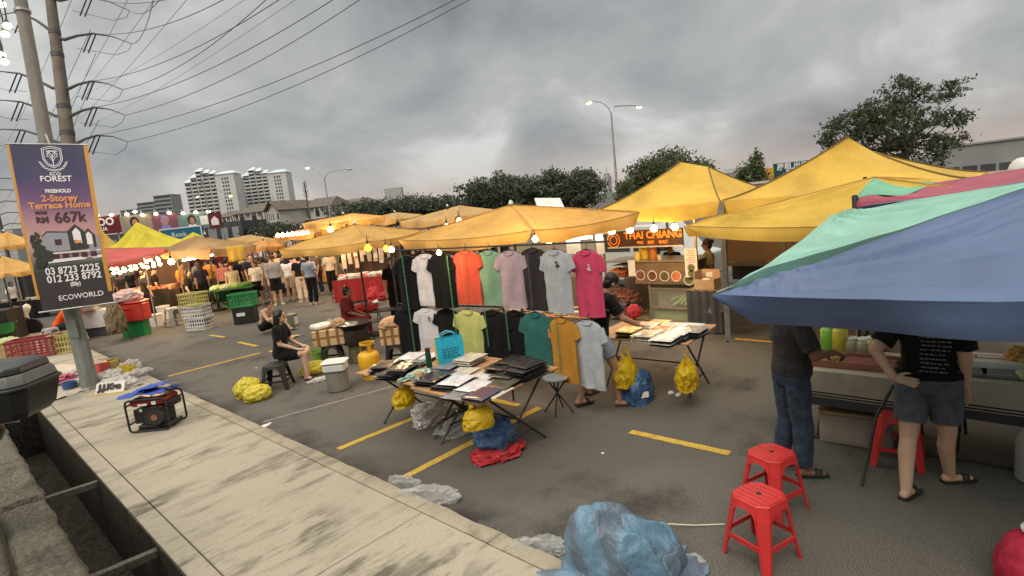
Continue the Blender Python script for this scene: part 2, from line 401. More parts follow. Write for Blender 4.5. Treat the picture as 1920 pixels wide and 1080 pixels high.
# ------------------------------------------------------------------ far buildings
M_BW = mat('tower_white', (.52,.53,.53), rough=.8, var=.06, scale=.05)  # far walls coloured paler in place of distance haze
M_BS = mat('tower_grey', (.33,.34,.35), rough=.8, var=.06, scale=.05)  # even mid grey for the walls of two distant blocks
M_WIN = mat('dark_window', (.05,.055,.06), rough=.3, var=.3, scale=.3)
M_ROOFB = mat('blue_grey_roof', (.50,.56,.60), rough=.6, var=.08, scale=.05)
M_GREYB = mat('grey_building', (.27,.28,.285), rough=.8, var=.12, scale=.05)
M_TILE = mat('brown_tiles', (.125,.105,.085), rough=.9, var=.3, scale=1.2, stretch=(1, 1, .3))
M_HWALL = mat('house_wall', (.50,.475,.44), rough=.9, var=.2, scale=.4)
def at_depth(px, depth, z=0):
    """ground position seen in photo column px at a forward distance"""
    hy = 388-.109*(px-960); p = Dp(px, hy, depth); return Vector((p.x, p.y, z))
def hz(px, py, depth): return CAM_H+(388-.109*(px-960)-py)*math.cos(ROLL)*depth/FPX*1.0
def tower(label, px0, px1, depth, levels, style, zt, face=.62, thick=16):
    a, b = at_depth(px0, depth), at_depth(px1, depth*1.0); wv = (b-a); W = wv.length; r = wv.normalized(); inn = Vector((-r.y, r.x, 0))
    if inn.dot(a) < 0: inn = -inn
    t = thing('apartment_tower', label, 'building', a, math.atan2(r.y, r.x), 'pale apartment towers far behind')
    # local: x along the front, y away from the viewer
    H = zt; fh = H/levels; w1 = W*face
    mb = MB(); n = 5; cw = w1/n
    tops = [H*f for f in style]
    for i in range(n): mb.box2((i*cw, 1.2+.6*(i % 2), 0), ((i+1)*cw-.01, thick-.2*i, tops[i]))
    mb.box2((w1, 0, 0), (W, thick+2, H*.93))
    mb.build('wall', M_BW, t, smooth=0)
    mb = MB()
    for i in range(n):
        for k in range(1, int(tops[i]/fh)): mb.box2((i*cw+.5, .1+.6*(i % 2), k*fh), ((i+1)*cw-.6, 1.3+.6*(i % 2), k*fh+fh*.42))
    mb.build('balcony', M_BW, t, smooth=0)
    mb = MB()
    for i in range(n):
        for k in range(1, int(tops[i]/fh)): mb.box2((i*cw+.8, 1.05+.6*(i % 2), k*fh+fh*.42), ((i+1)*cw-.9, 1.19+.6*(i % 2), k*fh+fh*.95))
    for k in range(1, int(levels*.93)):
        for fx in (.36, .5, .62): mb.box2((lerp(w1, W, fx), -.12, k*fh+.6), (lerp(w1, W, fx)+W*.028, 0-.01, k*fh+fh*.75))
    split_build(mb, 'window', M_WIN, t, 100)
    mb = MB()
    def pitch(x0, x1, y0, y1, z, h): mb.loft([[Vector((x0-1, y0-1, z)), Vector((x1+1, y0-1, z)), Vector((x1+1, y1, z+h*.2)), Vector((x0-1, y1, z+h*.2))], [Vector((lerp(x0, x1, .35), lerp(y0, y1, .5), z+h)), Vector((lerp(x0, x1, .85), lerp(y0, y1, .5), z+h)), Vector((lerp(x0, x1, .85), lerp(y0, y1, .55), z+h)), Vector((lerp(x0, x1, .35), lerp(y0, y1, .55), z+h))]])
    for i in range(n): pitch(i*cw, (i+1)*cw, .5, thick, tops[i]+.03, H*.06)
    pitch(w1, W, 0, thick, H*.93+.03, H*.05)
    mb.build('roof', M_ROOFB, t, smooth=0)
    return t
tower('wide pale apartment tower with stepped blue grey roofs, left of its twin', 365, 458, 600, 19, (.86,.92,1.0,.97,.95), hz(410, 322, 600))
tower('pale apartment tower with banded balconies, right of its twin', 462, 553, 640, 19, (.90,.93,1.0,.98,.94), hz(505, 320, 640))
def block(label, px0, px1, depth, z0, z1, floors, mw, mwin, thick=14, step=0, group=None, name='apartment_block', bays=7, strip=True):
    a, b = at_depth(px0, depth), at_depth(px1, depth); r = (b-a).normalized(); W = (b-a).length
    t = thing(name, label, 'building', a, math.atan2(r.y, r.x), group)
    mb = MB(); m2 = MB(); m3 = MB()
    for i in range(3):
        x0, x1 = W*i/3, W*(i+1)/3-.01; h = z1-step*(2-i)
        mb.box2((x0, .3*i, 0), (x1, thick, h)); fh = (h-z0)/floors
        for k in range(floors):
            if strip: m2.box2((x0+W*.01, .3*i-.15, z0+k*fh+fh*.45), (x1-W*.012, .3*i-.01, z0+k*fh+fh*.92))
            else:
                for q in range(bays):
                    xa = lerp(x0, x1, (q+.2)/bays); m2.box2((xa, .3*i-.15, z0+k*fh+fh*.3), (xa+(x1-x0)/bays*.6, .3*i-.01, z0+k*fh+fh*.8))
        m3.box2((x0-.2, .3*i-.3, h+.003), (x1+.2, thick+.2, h+.5))
    mb.build('wall', mw, t, smooth=0); split_build(m2, 'window', mwin, t); m3.build('roof', mw, t, smooth=0); return t
block('long grey flat roofed apartment block left of the twin towers', 240, 336, 420, 12, hz(300, 370, 420), 9, M_GREYB, M_WIN, step=4)
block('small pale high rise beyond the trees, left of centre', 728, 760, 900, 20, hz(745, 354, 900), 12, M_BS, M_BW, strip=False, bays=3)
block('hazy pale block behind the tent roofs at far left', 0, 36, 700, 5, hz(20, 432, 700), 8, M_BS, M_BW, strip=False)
block('white stepped building between palm-like tree and lamp post', 1345, 1400, 240, 4, hz(1370, 318, 240), 5, M_BW, M_GREYB, step=1.5)
# skyscraper with spire
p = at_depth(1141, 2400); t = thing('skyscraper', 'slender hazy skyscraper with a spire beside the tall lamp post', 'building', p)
mb = MB(); h1 = hz(1141, 326, 2400); mb.box((0,0,h1*.44), (26,26,h1*.88)); mb.box((0,0,h1*.93), (18,18,h1*.14)); mb.build('shaft', mat('hazy_tower', (.36,.35,.38), var=.05, scale=.02), t, smooth=0)  # the faint purple haze is put into the wall colour
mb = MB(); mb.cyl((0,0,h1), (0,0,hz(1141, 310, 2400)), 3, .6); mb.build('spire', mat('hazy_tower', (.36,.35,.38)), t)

# terrace houses
def house(label, px0, px1, py_ridge, py_eave, depth, gable=False):
    a, b = at_depth(px0, depth), at_depth(px1, depth*.985); r = (b-a).normalized(); W = (b-a).length
    t = thing('terrace_house', label, 'house', a, math.atan2(r.y, r.x), 'terrace houses with brown tiled roofs')
    ze, zr = hz((px0+px1)/2, py_eave, depth), hz((px0+px1)/2, py_ridge, depth); D = 11
    mb = MB(); mb.box2((0.05, 0, 0), (W-.05, D, ze)); mb.build('wall', M_HWALL, t, smooth=0)
    mb = MB()
    if gable:
        mb.slab((-.4, -1, ze-.2), (W/2, -1, zr), (W/2, D, zr), (-.4, D, ze-.2), .25); mb.slab((W/2, -1, zr), (W+.4, -1, ze-.2), (W+.4, D, ze-.2), (W/2, D, zr), .25)
        g = MB(); g.add([(0.05, -.02, ze), (W-.05, -.02, ze), (W/2, -.02, zr-.1)], [(0, 1, 2)]); g.build('gable', M_HWALL, t, smooth=0)
    else:
        mb.slab((-.3, -.9, ze-.1), (W+.3, -.9, ze-.1), (W*.86, D*.5, zr), (W*.14, D*.5, zr), .22); mb.slab((W*.14, D*.5, zr), (W*.86, D*.5, zr), (W+.3, D, ze), (-.3, D, ze), .22)
        mb.slab((-.3, D, ze-.1), (-.3, -.9, ze-.1), (W*.14, D*.5, zr), (W*.14, D*.5, zr+.01), .2); mb.slab((W+.3, -.9, ze-.1), (W+.3, D, ze-.1), (W*.86, D*.5, zr), (W*.86, D*.5, zr+.01), .2)
    mb.build('roof', M_TILE, t, smooth=0)
    mb = MB()
    for fx in (.12, .42, .72):
        for zb in (ze-2.3, ze-5.0): mb.box2((W*fx, -.08, zb), (W*(fx+.17), -.01, zb+1.5))
    split_build(mb, 'window', M_WIN, t)
    mb = MB(); mb.box2((.1, -1.2, ze-2.9), (W-.1, -.02, ze-2.7)); [mb.box2((W*i/6, -1.2, ze-2.7), (W*i/6+.25, -1.05, ze-.2)) for i in range(7)]; mb.build('balcony', M_HWALL, t, smooth=0)
for a in ((405, 452, 398, 409, 150, False, 'terrace house with low brown roof half behind the maroon sign'), (448, 515, 385, 400, 148, False, 'terrace house with long sloping tiled roof beside a white gable'), (508, 530, 380, 396, 140, True, 'terrace house end with a steep white gable'),
          (528, 575, 381, 394, 150, False, 'terrace house with tiled roof right of the white gable'), (570, 628, 373, 390, 146, False, 'terrace house with a broad hipped roof under the street lamp'), (632, 684, 375, 385, 152, False, 'terrace house with hipped roof at the right end of the row')):
    house(a[6], *a[:6])

# shop row with billboards
M_MAR = mat('maroon_sign', '5c1420', rough=.5, var=.08); M_SIGNW = mat('sign_white', (.72,.70,.68), rough=.5, var=.05); M_TEAL = mat('teal_sign', '155f78', rough=.4, var=.1)
M_DARKB = mat('dark_shop', (.06,.062,.065), rough=.7, var=.3, scale=.6)
M_PINKB = mat('pink_poster', '7a4a58', var=.1, scale=.8); M_CREAM = mat('cream_poster', '8f8474', var=.1, scale=.8); M_MINT = mat('mint_poster', '64807a', var=.08, scale=.8)
M_SKIND = mat('poster_skin', 'a87868', var=.1); M_HAIRD = mat('poster_hair', '1c1616', var=.1); M_LILAC = mat('poster_scarf', '8a7aa8', var=.15); M_GALV = mat('galvanised_steel', (.36,.37,.37), rough=.45, metal=.6, var=.25, scale=4)
M_LAMPW = mat('lamp_white', (.9,.85,.7), emit=(1, .93, .75), estr=9); M_LAMPY = mat('lamp_warm', (.9,.7,.4), emit=(1, .80, .45), estr=16)
D0 = 96
def billb(px0, px1, py0, py1, depth=D0):
    a, b = at_depth(px0, depth), at_depth(px1, depth); r = (b-a).normalized()
    z1, z0 = hz((px0+px1)/2, py0, depth), hz((px0+px1)/2, py1, depth); return a, r, (b-a).length, z0, z1
def sign_board(name, label, px0, px1, py0, py1, m, depth=D0, legs=True, group=None, cat='billboard'):
    a, r, W, z0, z1 = billb(px0, px1, py0, py1, depth)
    t = thing(name, label, cat, a, math.atan2(r.y, r.x), group)
    mb = MB(); mb.box2((0, 0, z0), (W, .3, z1)); mb.build('panel', m, t, smooth=0)
    if legs:
        mb = MB(); [mb.box2((W*f-.12, .32, 0), (W*f+.12, .5, z1-.2)) for f in (.15, .85)]; split_build(mb, 'post', M_GALV, t)
    F = frame((0, -.02, 0), (1, 0, 0), (0, 0, 1)); return t, W, z0, z1, F
t, W, z0, z1, F = sign_board('billboard', 'maroon billboard with white lettering above the yellow tent peak', 168, 236, 407, 440, M_MAR)
text('lettering', 'CKOO', 1.75, M_SIGNW, t, x=W*.42, y=z1-1.0, matrix=F, bold=.06, ext=.01); text('lettering', 'SEMUA', .82, M_SIGNW, t, x=W*.42, y=z1-2.15, matrix=F, bold=.03, ext=.01)
def portrait(t, W, z0, z1, fx, mh, mc, m_sk=M_SKIND, s=1.0):
    h = (z1-z0)*s; cx = W*fx
    def disc(name, m, x, z, rx, rz, yo, seg=18): MB().add([(x+rx*math.cos(2*pi*k/seg), yo, z+rz*math.sin(2*pi*k/seg)) for k in range(seg)], [tuple(range(seg-1, -1, -1))]).build(name, m, t, smooth=0)
    MB().add([(cx-h*.42, -.02, z0), (cx+h*.42, -.02, z0), (cx+h*.2, -.02, z0+h*.32), (cx-h*.2, -.02, z0+h*.32)], [(0, 1, 2, 3)]).build('printed_shoulders', mc, t, smooth=0)
    disc('printed_hair', mh, cx, z0+h*.6, h*.27, h*.33, -.04); disc('printed_face', m_sk, cx+h*.03, z0+h*.54, h*.17, h*.24, -.06)
t, W, z0, z1, F = sign_board('billboard', 'cream printed billboard beside the maroon lettered one', 236, 294, 404, 436, M_CREAM); portrait(t, W, z0, z1, .45, M_HAIRD, M_GREYB)
t, W, z0, z1, F = sign_board('billboard', 'pink billboard with a printed face in a lilac scarf', 294, 342, 402, 432, M_PINKB); portrait(t, W, z0, z1, .5, M_LILAC, M_LILAC)
t, W, z0, z1, F = sign_board('billboard', 'mint billboard with a dark haired printed portrait', 342, 402, 401, 429, M_MINT); portrait(t, W, z0, z1, .42, M_HAIRD, M_SIGNW)
MB().box2((W*.68, -.05, z0+.5), (W*.92, -.01, z1-.6)).build('printed_panel', M_SIGNW, t, smooth=0)
t, W, z0, z1, F = sign_board('shop_sign', 'maroon shield shaped sign with a white house emblem', 398, 421, 400, 428, M_MAR, depth=92, cat='sign')
MB().prism([(W*.2, z0+.5), (W*.8, z0+.5), (W*.8, z1-1.1), (W*.5, z1-.5), (W*.2, z1-1.1)], 0, .05, rot=Euler((pi/2, 0, 0)), c=(0, -.01, 0)).build('emblem', M_SIGNW, t, smooth=0)
t, W, z0, z1, F = sign_board('road_sign', 'teal road sign with white border behind the yellow tent', 304, 382, 427, 450, M_TEAL, depth=70, cat='sign')
mb = MB()
for a, b in (((0, z0), (W, z0+.12)), ((0, z1-.12), (W, z1)), ((0, z0+.12), (.12, z1-.12)), ((W-.12, z0+.12), (W, z1-.12))): mb.box2((a[0], -.03, a[1]), (b[0], -.005, b[1]))
mb.build('border', M_SIGNW, t, smooth=0); text('lettering', 'Razak', .8, M_SIGNW, t, x=W*.45, y=(z0+z1)/2-.1, matrix=F, ext=.01)
a, r, W, z0, z1 = billb(160, 452, 430, 445, 100); t = thing('shop_row', 'dark low shop row under the billboards', 'building', a, math.atan2(r.y, r.x))
mb = MB(); mb.box2((0, 1, 0), (W, 12, z1)); mb.build('wall', M_DARKB, t, smooth=0); mb = MB(); [mb.box2((W*i/14+.2, .9, .4), (W*i/14+1.4, .98, z1-1)) for i in range(14)]; split_build(mb, 'shutter', M_GREYB, t)
def bulb_far(name, label, p, r, group, m=M_LAMPW, cat='lamp'):
    t = thing(name, label, cat, p, 0, group); MB().sphere((0,0,0), (r, r, r*.7), 8, 6).build('lamp_glass', m, t); MB().tube([(0,0,r*.5), (0,.3,r*2), (0,1.2,r*1.5)], r*.25, 6).build('arm', M_GALV, t); return t
proto = None
for px, py in ((182, 404), (209, 403), (238, 402), (253, 397), (267, 403), (292, 401), (317, 399), (343, 400), (367, 398), (391, 397)):
    p = Dp(px, py, D0-1.2)
    if proto is None: proto = bulb_far('floodlight', 'small lit floodlight on an arm along the top of the billboards', p, .32, 'billboard floodlights', cat='floodlight')
    else: dup(proto, p)
# right background: grey warehouse, blue hoarding, low white wall
M_WARE = mat('warehouse_grey', (.24,.245,.245), rough=.8, var=.18, scale=.3)
a, b = at_depth(1765, 62), at_depth(2100, 50); r = (b-a).normalized(); W = (b-a).length
t = thing('warehouse', 'long grey flat roofed building with a row of dark windows at right', 'building', a, math.atan2(r.y, r.x))
zt = hz(1765, 279, 62); MB().box2((0, 0, 0), (W, 14, zt)).build('wall', M_WARE, t, smooth=0); MB().box2((-.1, -.15, zt+.003), (W, 14.1, zt+.2)).build('roof', M_GREYB, t, smooth=0)
mb = MB(); [mb.box2((.4+i*1.6, -.06, zt-3.4), (1.7+i*1.6, -.01, zt-2.2)) for i in range(int(W/1.6)-1)]; split_build(mb, 'window', M_WIN, t)
MB().box2((1.0+5.8*1.6, -.05, zt-2.0), (W, -.008, zt-.1)).build('pale_panel', mat('ware_pale', (.36,.34,.31), var=.1), t, smooth=0)
t, W, z0, z1, F = sign_board('hoarding', 'dark blue green hoarding with white lettering behind the yellow tents', 1452, 1542, 303, 333, mat('hoarding_blue', '0f4650', var=.12), depth=90)
text('lettering', '房租,出口,出售\n联络公司', 1.2, M_SIGNW, t, x=W*.55, y=(z0+z1)/2, matrix=F, ext=.01, bold=.03); MB().box2((-2.6, .05, z0-1), (-.02, .28, z1-.6)).build('side_panel', mat('hoarding_yellow', 'c8962a', var=.1), t, smooth=0)
a, r, W, z0, z1 = billb(1380, 1500, 343, 362, 30); t = thing('low_wall', 'long pale low wall behind the yellow tents', 'wall', at_depth(1380, 30), math.atan2(r.y, r.x))
MB().box2((0, 0, 0), (W*1.2, .25, z1)).build('panel', mat('pale_wall', (.45,.40,.31), var=.15, scale=1), t, smooth=0); MB().box2((-.1, -.1, z1+.002), (W*1.2, .35, z1+.12)).build('coping', M_HWALL, t, smooth=0)
# ------------------------------------------------------------------ trees
def leaf_mat(name, col, var=.45): return mat(name, col, rough=.65, var=var, scale=1.3, trans=.25, spec=.25)
M_LEAF = leaf_mat('leaves_dark', (.060,.078,.040), .6); M_LEAF2 = leaf_mat('leaves_olive', (.095,.112,.055), .55); M_LEAF3 = leaf_mat('leaves_far', (.085,.102,.072), .6)
M_BARK = mat('bark', (.085,.07,.055), rough=.95, var=.35, scale=6, bump=.4)
def fast_quads(name, V, m, parent):
    """V: (n,4,3) leaf quads as one mesh"""
    n = len(V); me = bpy.data.meshes.new(name); me.vertices.add(n*4); me.vertices.foreach_set('co', V.reshape(-1).astype(np.float32))
    me.loops.add(n*4); me.loops.foreach_set('vertex_index', np.arange(n*4, dtype=np.int32)); me.polygons.add(n)
    me.polygons.foreach_set('loop_start', np.arange(0, n*4, 4, dtype=np.int32)); me.update(calc_edges=True); me.validate()
    me.materials.append(m); o = bpy.data.objects.new(name, me); COL.objects.link(o); o.parent = parent; return o
def leaves_at(tips, per, spread, size):
    tips = np.array(tips); n = len(tips)*per
    c = np.repeat(tips, per, 0)+rng.normal(0, 1, (n, 3))*np.array(spread)
    a = rng.normal(size=(n, 3)); a /= np.linalg.norm(a, axis=1)[:, None]; b = np.cross(a, rng.normal(size=(n, 3))); b /= np.linalg.norm(b, axis=1)[:, None]
    s = size*rng.uniform(.6, 1.3, (n, 1)); L = a*s; Wd = b*s*.42
    return np.stack([c-L, c+Wd, c+L, c-Wd], 1)
def tree(name, label, base, trunk_h, blobs, ntips, per, spread, size, m, group=None, trunk_r=.16, cat='tree', hollow=.55, branches=True):
    """blobs: ellipsoids (cx, cy, cz, rx, ry, rz) in metres from the base; leaf clumps sit on twigs inside them"""
    t = thing(name, label, cat, base, 0, group); tips = []
    for (cx, cy, cz, rx, ry, rz), share in [(b[:6], b[6] if len(b) > 6 else 1) for b in blobs]:
        for _ in range(int(ntips*share)):
            d = rng.normal(size=3); d /= np.linalg.norm(d); rr = rng.uniform(hollow**2, 1.0)**.5*(1+.42*noise.noise(Vector(d*2.6+cx)))
            tips.append((cx+d[0]*rx*rr, cy+d[1]*ry*rr, cz+d[2]*rz*rr))
    fast_quads('crown', leaves_at(tips, per, spread, size), m, t)
    mb = MB(); mb.tube([(0,0,-.05), (.05,.03,trunk_h*.5), (0,0,trunk_h)], [trunk_r*1.3, trunk_r, trunk_r*.8], 8)
    if branches:
        for q in tips[::max(1, len(tips)//46)]:
            q = Vector(q); f = Vector((0, 0, trunk_h*random.uniform(.75, 1.0))); mid = lerp(f, q, .5)+Vector((0, 0, -.1*(q-f).length))
            mb.tube([f, mid, q], [trunk_r*.42, trunk_r*.22, trunk_r*.07], 5)
    mb.build('trunk', M_BARK, t); return t
def spread_tree(name, label, px, depth, tops, **k):
    """crown from photo ellipses: (px, py, half width px, half height px)"""
    b = at_depth(px, depth); bl = []
    for (x, y, rx, ry) in tops:
        c = Dp(x, y, depth); s = depth/FPX; bl.append((c.x-b.x, c.y-b.y, c.z, rx*s, rx*s*.8, ry*s, (rx*ry)/sum(q[2]*q[3] for q in tops)))
    return tree(name, label, b, k.pop('th', 3.0), bl, **k)
spread_tree('tree', 'large dark tree standing alone above the yellow and maroon canopies', 1700, 38,
    [(1670, 245, 85, 55), (1765, 172, 52, 20), (1590, 245, 50, 34), (1715, 290, 70, 36), (1785, 222, 45, 18), (1690, 175, 44, 30), (1775, 265, 40, 16), (1640, 215, 50, 30), (1560, 265, 26, 22)], ntips=520, per=26, spread=(.2,.2,.12), size=.125, m=M_LEAF, th=4.6, trunk_r=.2)
spread_tree('tree', 'broad dark tree, left part of the mass behind the umbrellas', 920, 75, [(905, 372, 52, 34), (950, 362, 50, 34)], ntips=330, per=34, spread=(.42,.42,.26), size=.25, m=M_LEAF3, group='trees behind the umbrellas')
spread_tree('tree', 'tallest dark tree of the mass left of the lamp post', 1075, 72, [(1040, 358, 48, 36), (1085, 355, 52, 36), (1000, 365, 40, 30)], ntips=400, per=34, spread=(.42,.42,.26), size=.25, m=M_LEAF3, group='trees behind the umbrellas')
spread_tree('tree', 'feathery tree behind the left yellow tent peak', 1240, 34, [(1215, 340, 48, 34), (1255, 312, 55, 26), (1185, 360, 30, 26), (1310, 325, 34, 22)], ntips=300, per=30, spread=(.22,.22,.2), size=.12, m=M_LEAF2, th=2.5, trunk_r=.1)
spread_tree('palm_like_tree', 'small feathery tree between the two yellow tent peaks', 1410, 36, [(1410, 330, 28, 20), (1418, 305, 8, 18)], ntips=110, per=26, spread=(.16,.16,.2), size=.13, m=M_LEAF2, th=2.6, trunk_r=.07)
spread_tree('tree', 'low bush behind the hoarding between the tent peaks', 1480, 42, [(1480, 345, 55, 14)], ntips=90, per=30, spread=(.3,.3,.2), size=.15, m=M_LEAF2, th=2)
for x, y, rx, ry, lb in ((590, 437, 60, 15, 'rounded dark tree in front of the terrace houses, right of centre'), (500, 436, 52, 13, 'rounded dark tree below the white gable house'), (660, 400, 48, 20, 'dark tree behind the terrace row, below the street lamp'), (720, 398, 46, 18, 'low dark tree right of the terrace houses'), (770, 388, 50, 18, 'dark tree under the distant pale high rise'), (825, 388, 40, 18, 'dark tree just left of the big broad tree')):
    spread_tree('tree', lb, x, 105, [(x, y, rx, ry), (x+18, y+4, rx*.8, ry)], ntips=150, per=30, spread=(.6,.6,.4), size=.36, m=M_LEAF3, group='trees in front of the houses', branches=False, th=2)

# ------------------------------------------------------------------ street lamps
def street_lamp(label, px, depth, heads, z_top, r=.09, lit=(True, True)):
    b = at_depth(px, depth); t = thing('street_lamp', label, 'street lamp', b, 0, 'double arm street lamps')
    mb = MB(); mb.tube([(0,0,0), (0,0,z_top*.5), (0,0,z_top-.9)], [r*1.3, r, r*.7], 8); mb.build('pole', M_GALV, t)
    for (hx, hy), on in zip(heads, lit):
        h = Dp(hx, hy, depth)-b; d = Vector((h.x, h.y, 0)); dn = d.normalized()
        mb = MB(); mb.tube([(0,0,z_top-.9), d*.12+Vector((0,0,z_top-.35)), d*.42+Vector((0,0,lerp(z_top-.2, h.z, .6))), Vector((h.x, h.y, h.z+.05))], [r*.7, r*.6, r*.5, r*.4], 6); mb.build('arm', M_GALV, t)
        R = Matrix((dn, Vector((-dn.y, dn.x, 0)), Vector((0,0,1)))).transposed()
        hd = MB().sphere(h, (.38, .15, .10), 10, 6, rot=R).build('lamp_head', M_GALV, t)
        MB().sphere(h-Vector((0,0,.07)), (.27, .13, .11), 10, 6, rot=R).build('lamp_glass', M_LAMPY if on else M_SIGNW, hd)
    return t
street_lamp('tall double arm street lamp with its left lamp lit, above the umbrellas', 1158, 44, ((1104, 191), (1198, 199)), 2.6+.163*44)
street_lamp('distant double arm street lamp in front of the terrace houses', 622, 68, ((576, 314), (655, 317)), hz(622, 322, 68), lit=(True, False))
street_lamp('thin distant double arm street lamp in front of the left apartment tower', 401, 93, ((370, 368), (432, 367)), hz(396, 330, 93), r=.13)
p = at_depth(584, 90); t = thing('tree', 'bare thin tree top sticking up above the terrace roofs', 'tree', p, 0); mb = MB(); zz_ = hz(584, 338, 90); mb.tube([(0,0,0), (0,0,zz_-1.5), (.1,0,zz_)], [.15, .1, .03], 5)
for k in range(14): a = k*2.4; mb.tube([(0,0,zz_-3+k*.17), (.5*math.cos(a), .5*math.sin(a), zz_-2.4+k*.17)], [.07, .03], 4)
mb.build('trunk', M_BARK, t)

# ------------------------------------------------------------------ high voltage pole, arms, cables
M_RUST = mat('weathered_steel', (.17,.145,.12), rough=.8, var=.35, scale=.8, bump=.1); M_CABLE = mat('cable', (.11,.11,.115), rough=.6); M_INS = mat('insulator', (.03,.03,.033), rough=.4)
M_ARM = mat('arm_steel', (.075,.075,.078), rough=.6)
HD = 44; pb = P(160, 560); hb = at_depth(152, HD); top = Dp(90, -40, HD); mid = Dp(128, 265, HD)
t = thing('power_pole', 'tall rusty steel power pole with curved cross arms behind the banner', 'power pole', hb, 0)
axis = lambda z: lerp(Vector((mid.x, mid.y, mid.z)), top, (z-mid.z)/(top.z-mid.z))-hb
mb = MB(); zs = [0, 4, 8, 12, 16, 20, top.z]; mb.tube([axis(z) for z in zs], [.62-.012*z for z in zs], 14); mb.build('shaft', M_RUST, t)
[MB().cyl(axis(z), axis(z+.35), .65-.012*z, n=14).build('collar', M_ARM, t) for z in (9.8, 11.9, 14.0, 18.1, 19.9)]
CAB = []   # cable ends
def arm(py, tipx, tipy, side, hang=1.0):
    dep = HD; z = Dp(125, py, HD).z; a = axis(z); tip = Dp(tipx, tipy, HD)-hb
    kn = lerp(a, tip, .52)+Vector((0,0,.55)); k2 = lerp(a, tip, .12)+Vector((0,0,-.1))
    ao = MB().tube([a, k2, lerp(a, tip, .3)+Vector((0,0,.28)), kn, lerp(kn, tip, .5)+Vector((0,0,.16)), tip], [.15, .13, .10, .08, .045, .03], 7).build('cross_arm', M_ARM, t)
    mb = MB()
    for q in (-.16, .16):
        o = Vector((q, q*.2, 0)); mb.cyl(kn+o, kn+o+Vector((-.9, .6, -1.9))*.75, .05, n=6)
    mb.build('insulator', M_INS, ao)
    mb = MB(); mb.tube([tip, tip+Vector((-.3,0,-.55)), lerp(tip, kn, .5)+Vector((0,0,-1.25)), lerp(kn, a, .3)+Vector((-.5,.3,-1.0))], .022, 5); mb.build('jumper_wire', M_CABLE, ao)
    return tip+hb, kn+hb
for py, tx, ty in ((-8, 243, 20), (68, 247, 82), (162, 230, 168), (213, 235, 216), (268, 240, 266)): CAB.append(arm(py, tx, ty, 1))
for py, tx, ty in ((52, 2, 28), (165, -30, 138), (218, -30, 192), (268, -30, 248)): arm(py, tx, ty, -1)
def cable(label, a, b, sag, r=.03, n=26, group='overhead power cables'):
    mb = MB(); mb.tube([lerp(a, b, i/n)-Vector((0,0,sag*4*(i/n)*(1-i/n))) for i in range(n+1)], r, 5)
    o = mb.build('power_cable', M_CABLE); return tag(o, label, 'cable', group)
ends = [((330, -60), (470, -60)), ((300, -70), (520, -60)), ((560, -60), (610, -60)), ((760, -60), (700, -50)), ((960, -45), (940, -45))]
for i, ((tip, kn), es) in enumerate(zip(CAB, ends)):
    for j, (ex, ey) in enumerate(es):
        for k in range(1):
            cable(['thin overhead cable leaving the top arm of the power pole', 'overhead cable leaving the second arm of the power pole', 'overhead cable from the middle arm rising to the top edge', 'overhead cable from the fourth arm sweeping up to the right', 'overhead cable from the lowest arm sweeping far to the right'][i], tip if j == 0 else kn, Dp(ex, ey, 26-2*j), .9, r=.022)
# far pylon line running away at the left
for i, (x0, y0, x1, y1) in enumerate(((170, 55, -20, 420), (180, 100, -10, 470), (175, 150, 0, 500), (330, -60, 110, 210), (400, -60, 60, 300), (270, -60, 90, 240), (186, 225, 10, 500), (150, -40, -10, 300), (640, -60, 130, 250), (560, -70, 120, 190))):
    cable('thin overhead cable running back to the left behind the pole', Dp(x0, y0, 40), Dp(x1, y1, 130), 1.2, r=.02, group='overhead cables running to the left')
mbase = at_depth(18, 170); t = thing('power_pole', 'distant power pole with many arms at the left edge', 'power pole', mbase, 0)
mb = MB(); mb.tube([(0,0,0), (0,0,30)], [.5, .3], 8); mb.build('shaft', M_ARM, t); mb = MB()
for k in range(6):
    z = 10+k*3.4; mb.tube([(-4.5,3.5,z), (-2,1.6,z+.5), (0,0,z-.2), (2,-1.6,z+.5), (4.5,-3.5,z)], .16, 5)
mb.build('cross_arm', M_ARM, t)

# ------------------------------------------------------------------ lamp pole with banner
M_POLE = mat('concrete_pole', (.23,.215,.195), rough=.85, var=.22, scale=2.5, bump=.15, stretch=(4, 4, .6)); M_POLEB = mat('painted_pole_base', (.165,.18,.168), rough=.7, var=.3, scale=3, stretch=(5, 5, .7))
pb = P(170, 727, PZ); ptop = Dp(33, -30, 10.4); ax = (ptop-pb)
t = thing('lamp_pole', 'tall grey pole carrying the purple advertising banner on the pavement', 'pole', pb, 0)
mb = MB(); mb.lathe([(.150, 0), (.150, .02), (.146, .03), (.142, 1.2), (.135, ax.z*.32)], n=8); o = mb.build('pole_base', M_POLEB, t, smooth=20)
o.rotation_euler = (math.atan2(-ax.y, ax.z)*.9, math.atan2(ax.x, ax.z)*.9, .35)
mb = MB(); mb.tube([ax*.25, ax*.6, ax], [.122, .115, .103], 12); mb.build('shaft', M_POLE, t)
MB().box(ax*.12+Vector((-.12,-.12,.25)), (.02, .17, .34), rot=(0,0,.78)).build('inspection_plate', M_POLEB, t)
[MB().cyl(ax*f, ax*(f+.006), .13, n=12).build('collar', M_GALV, t) for f in (.42, .93, .985)]
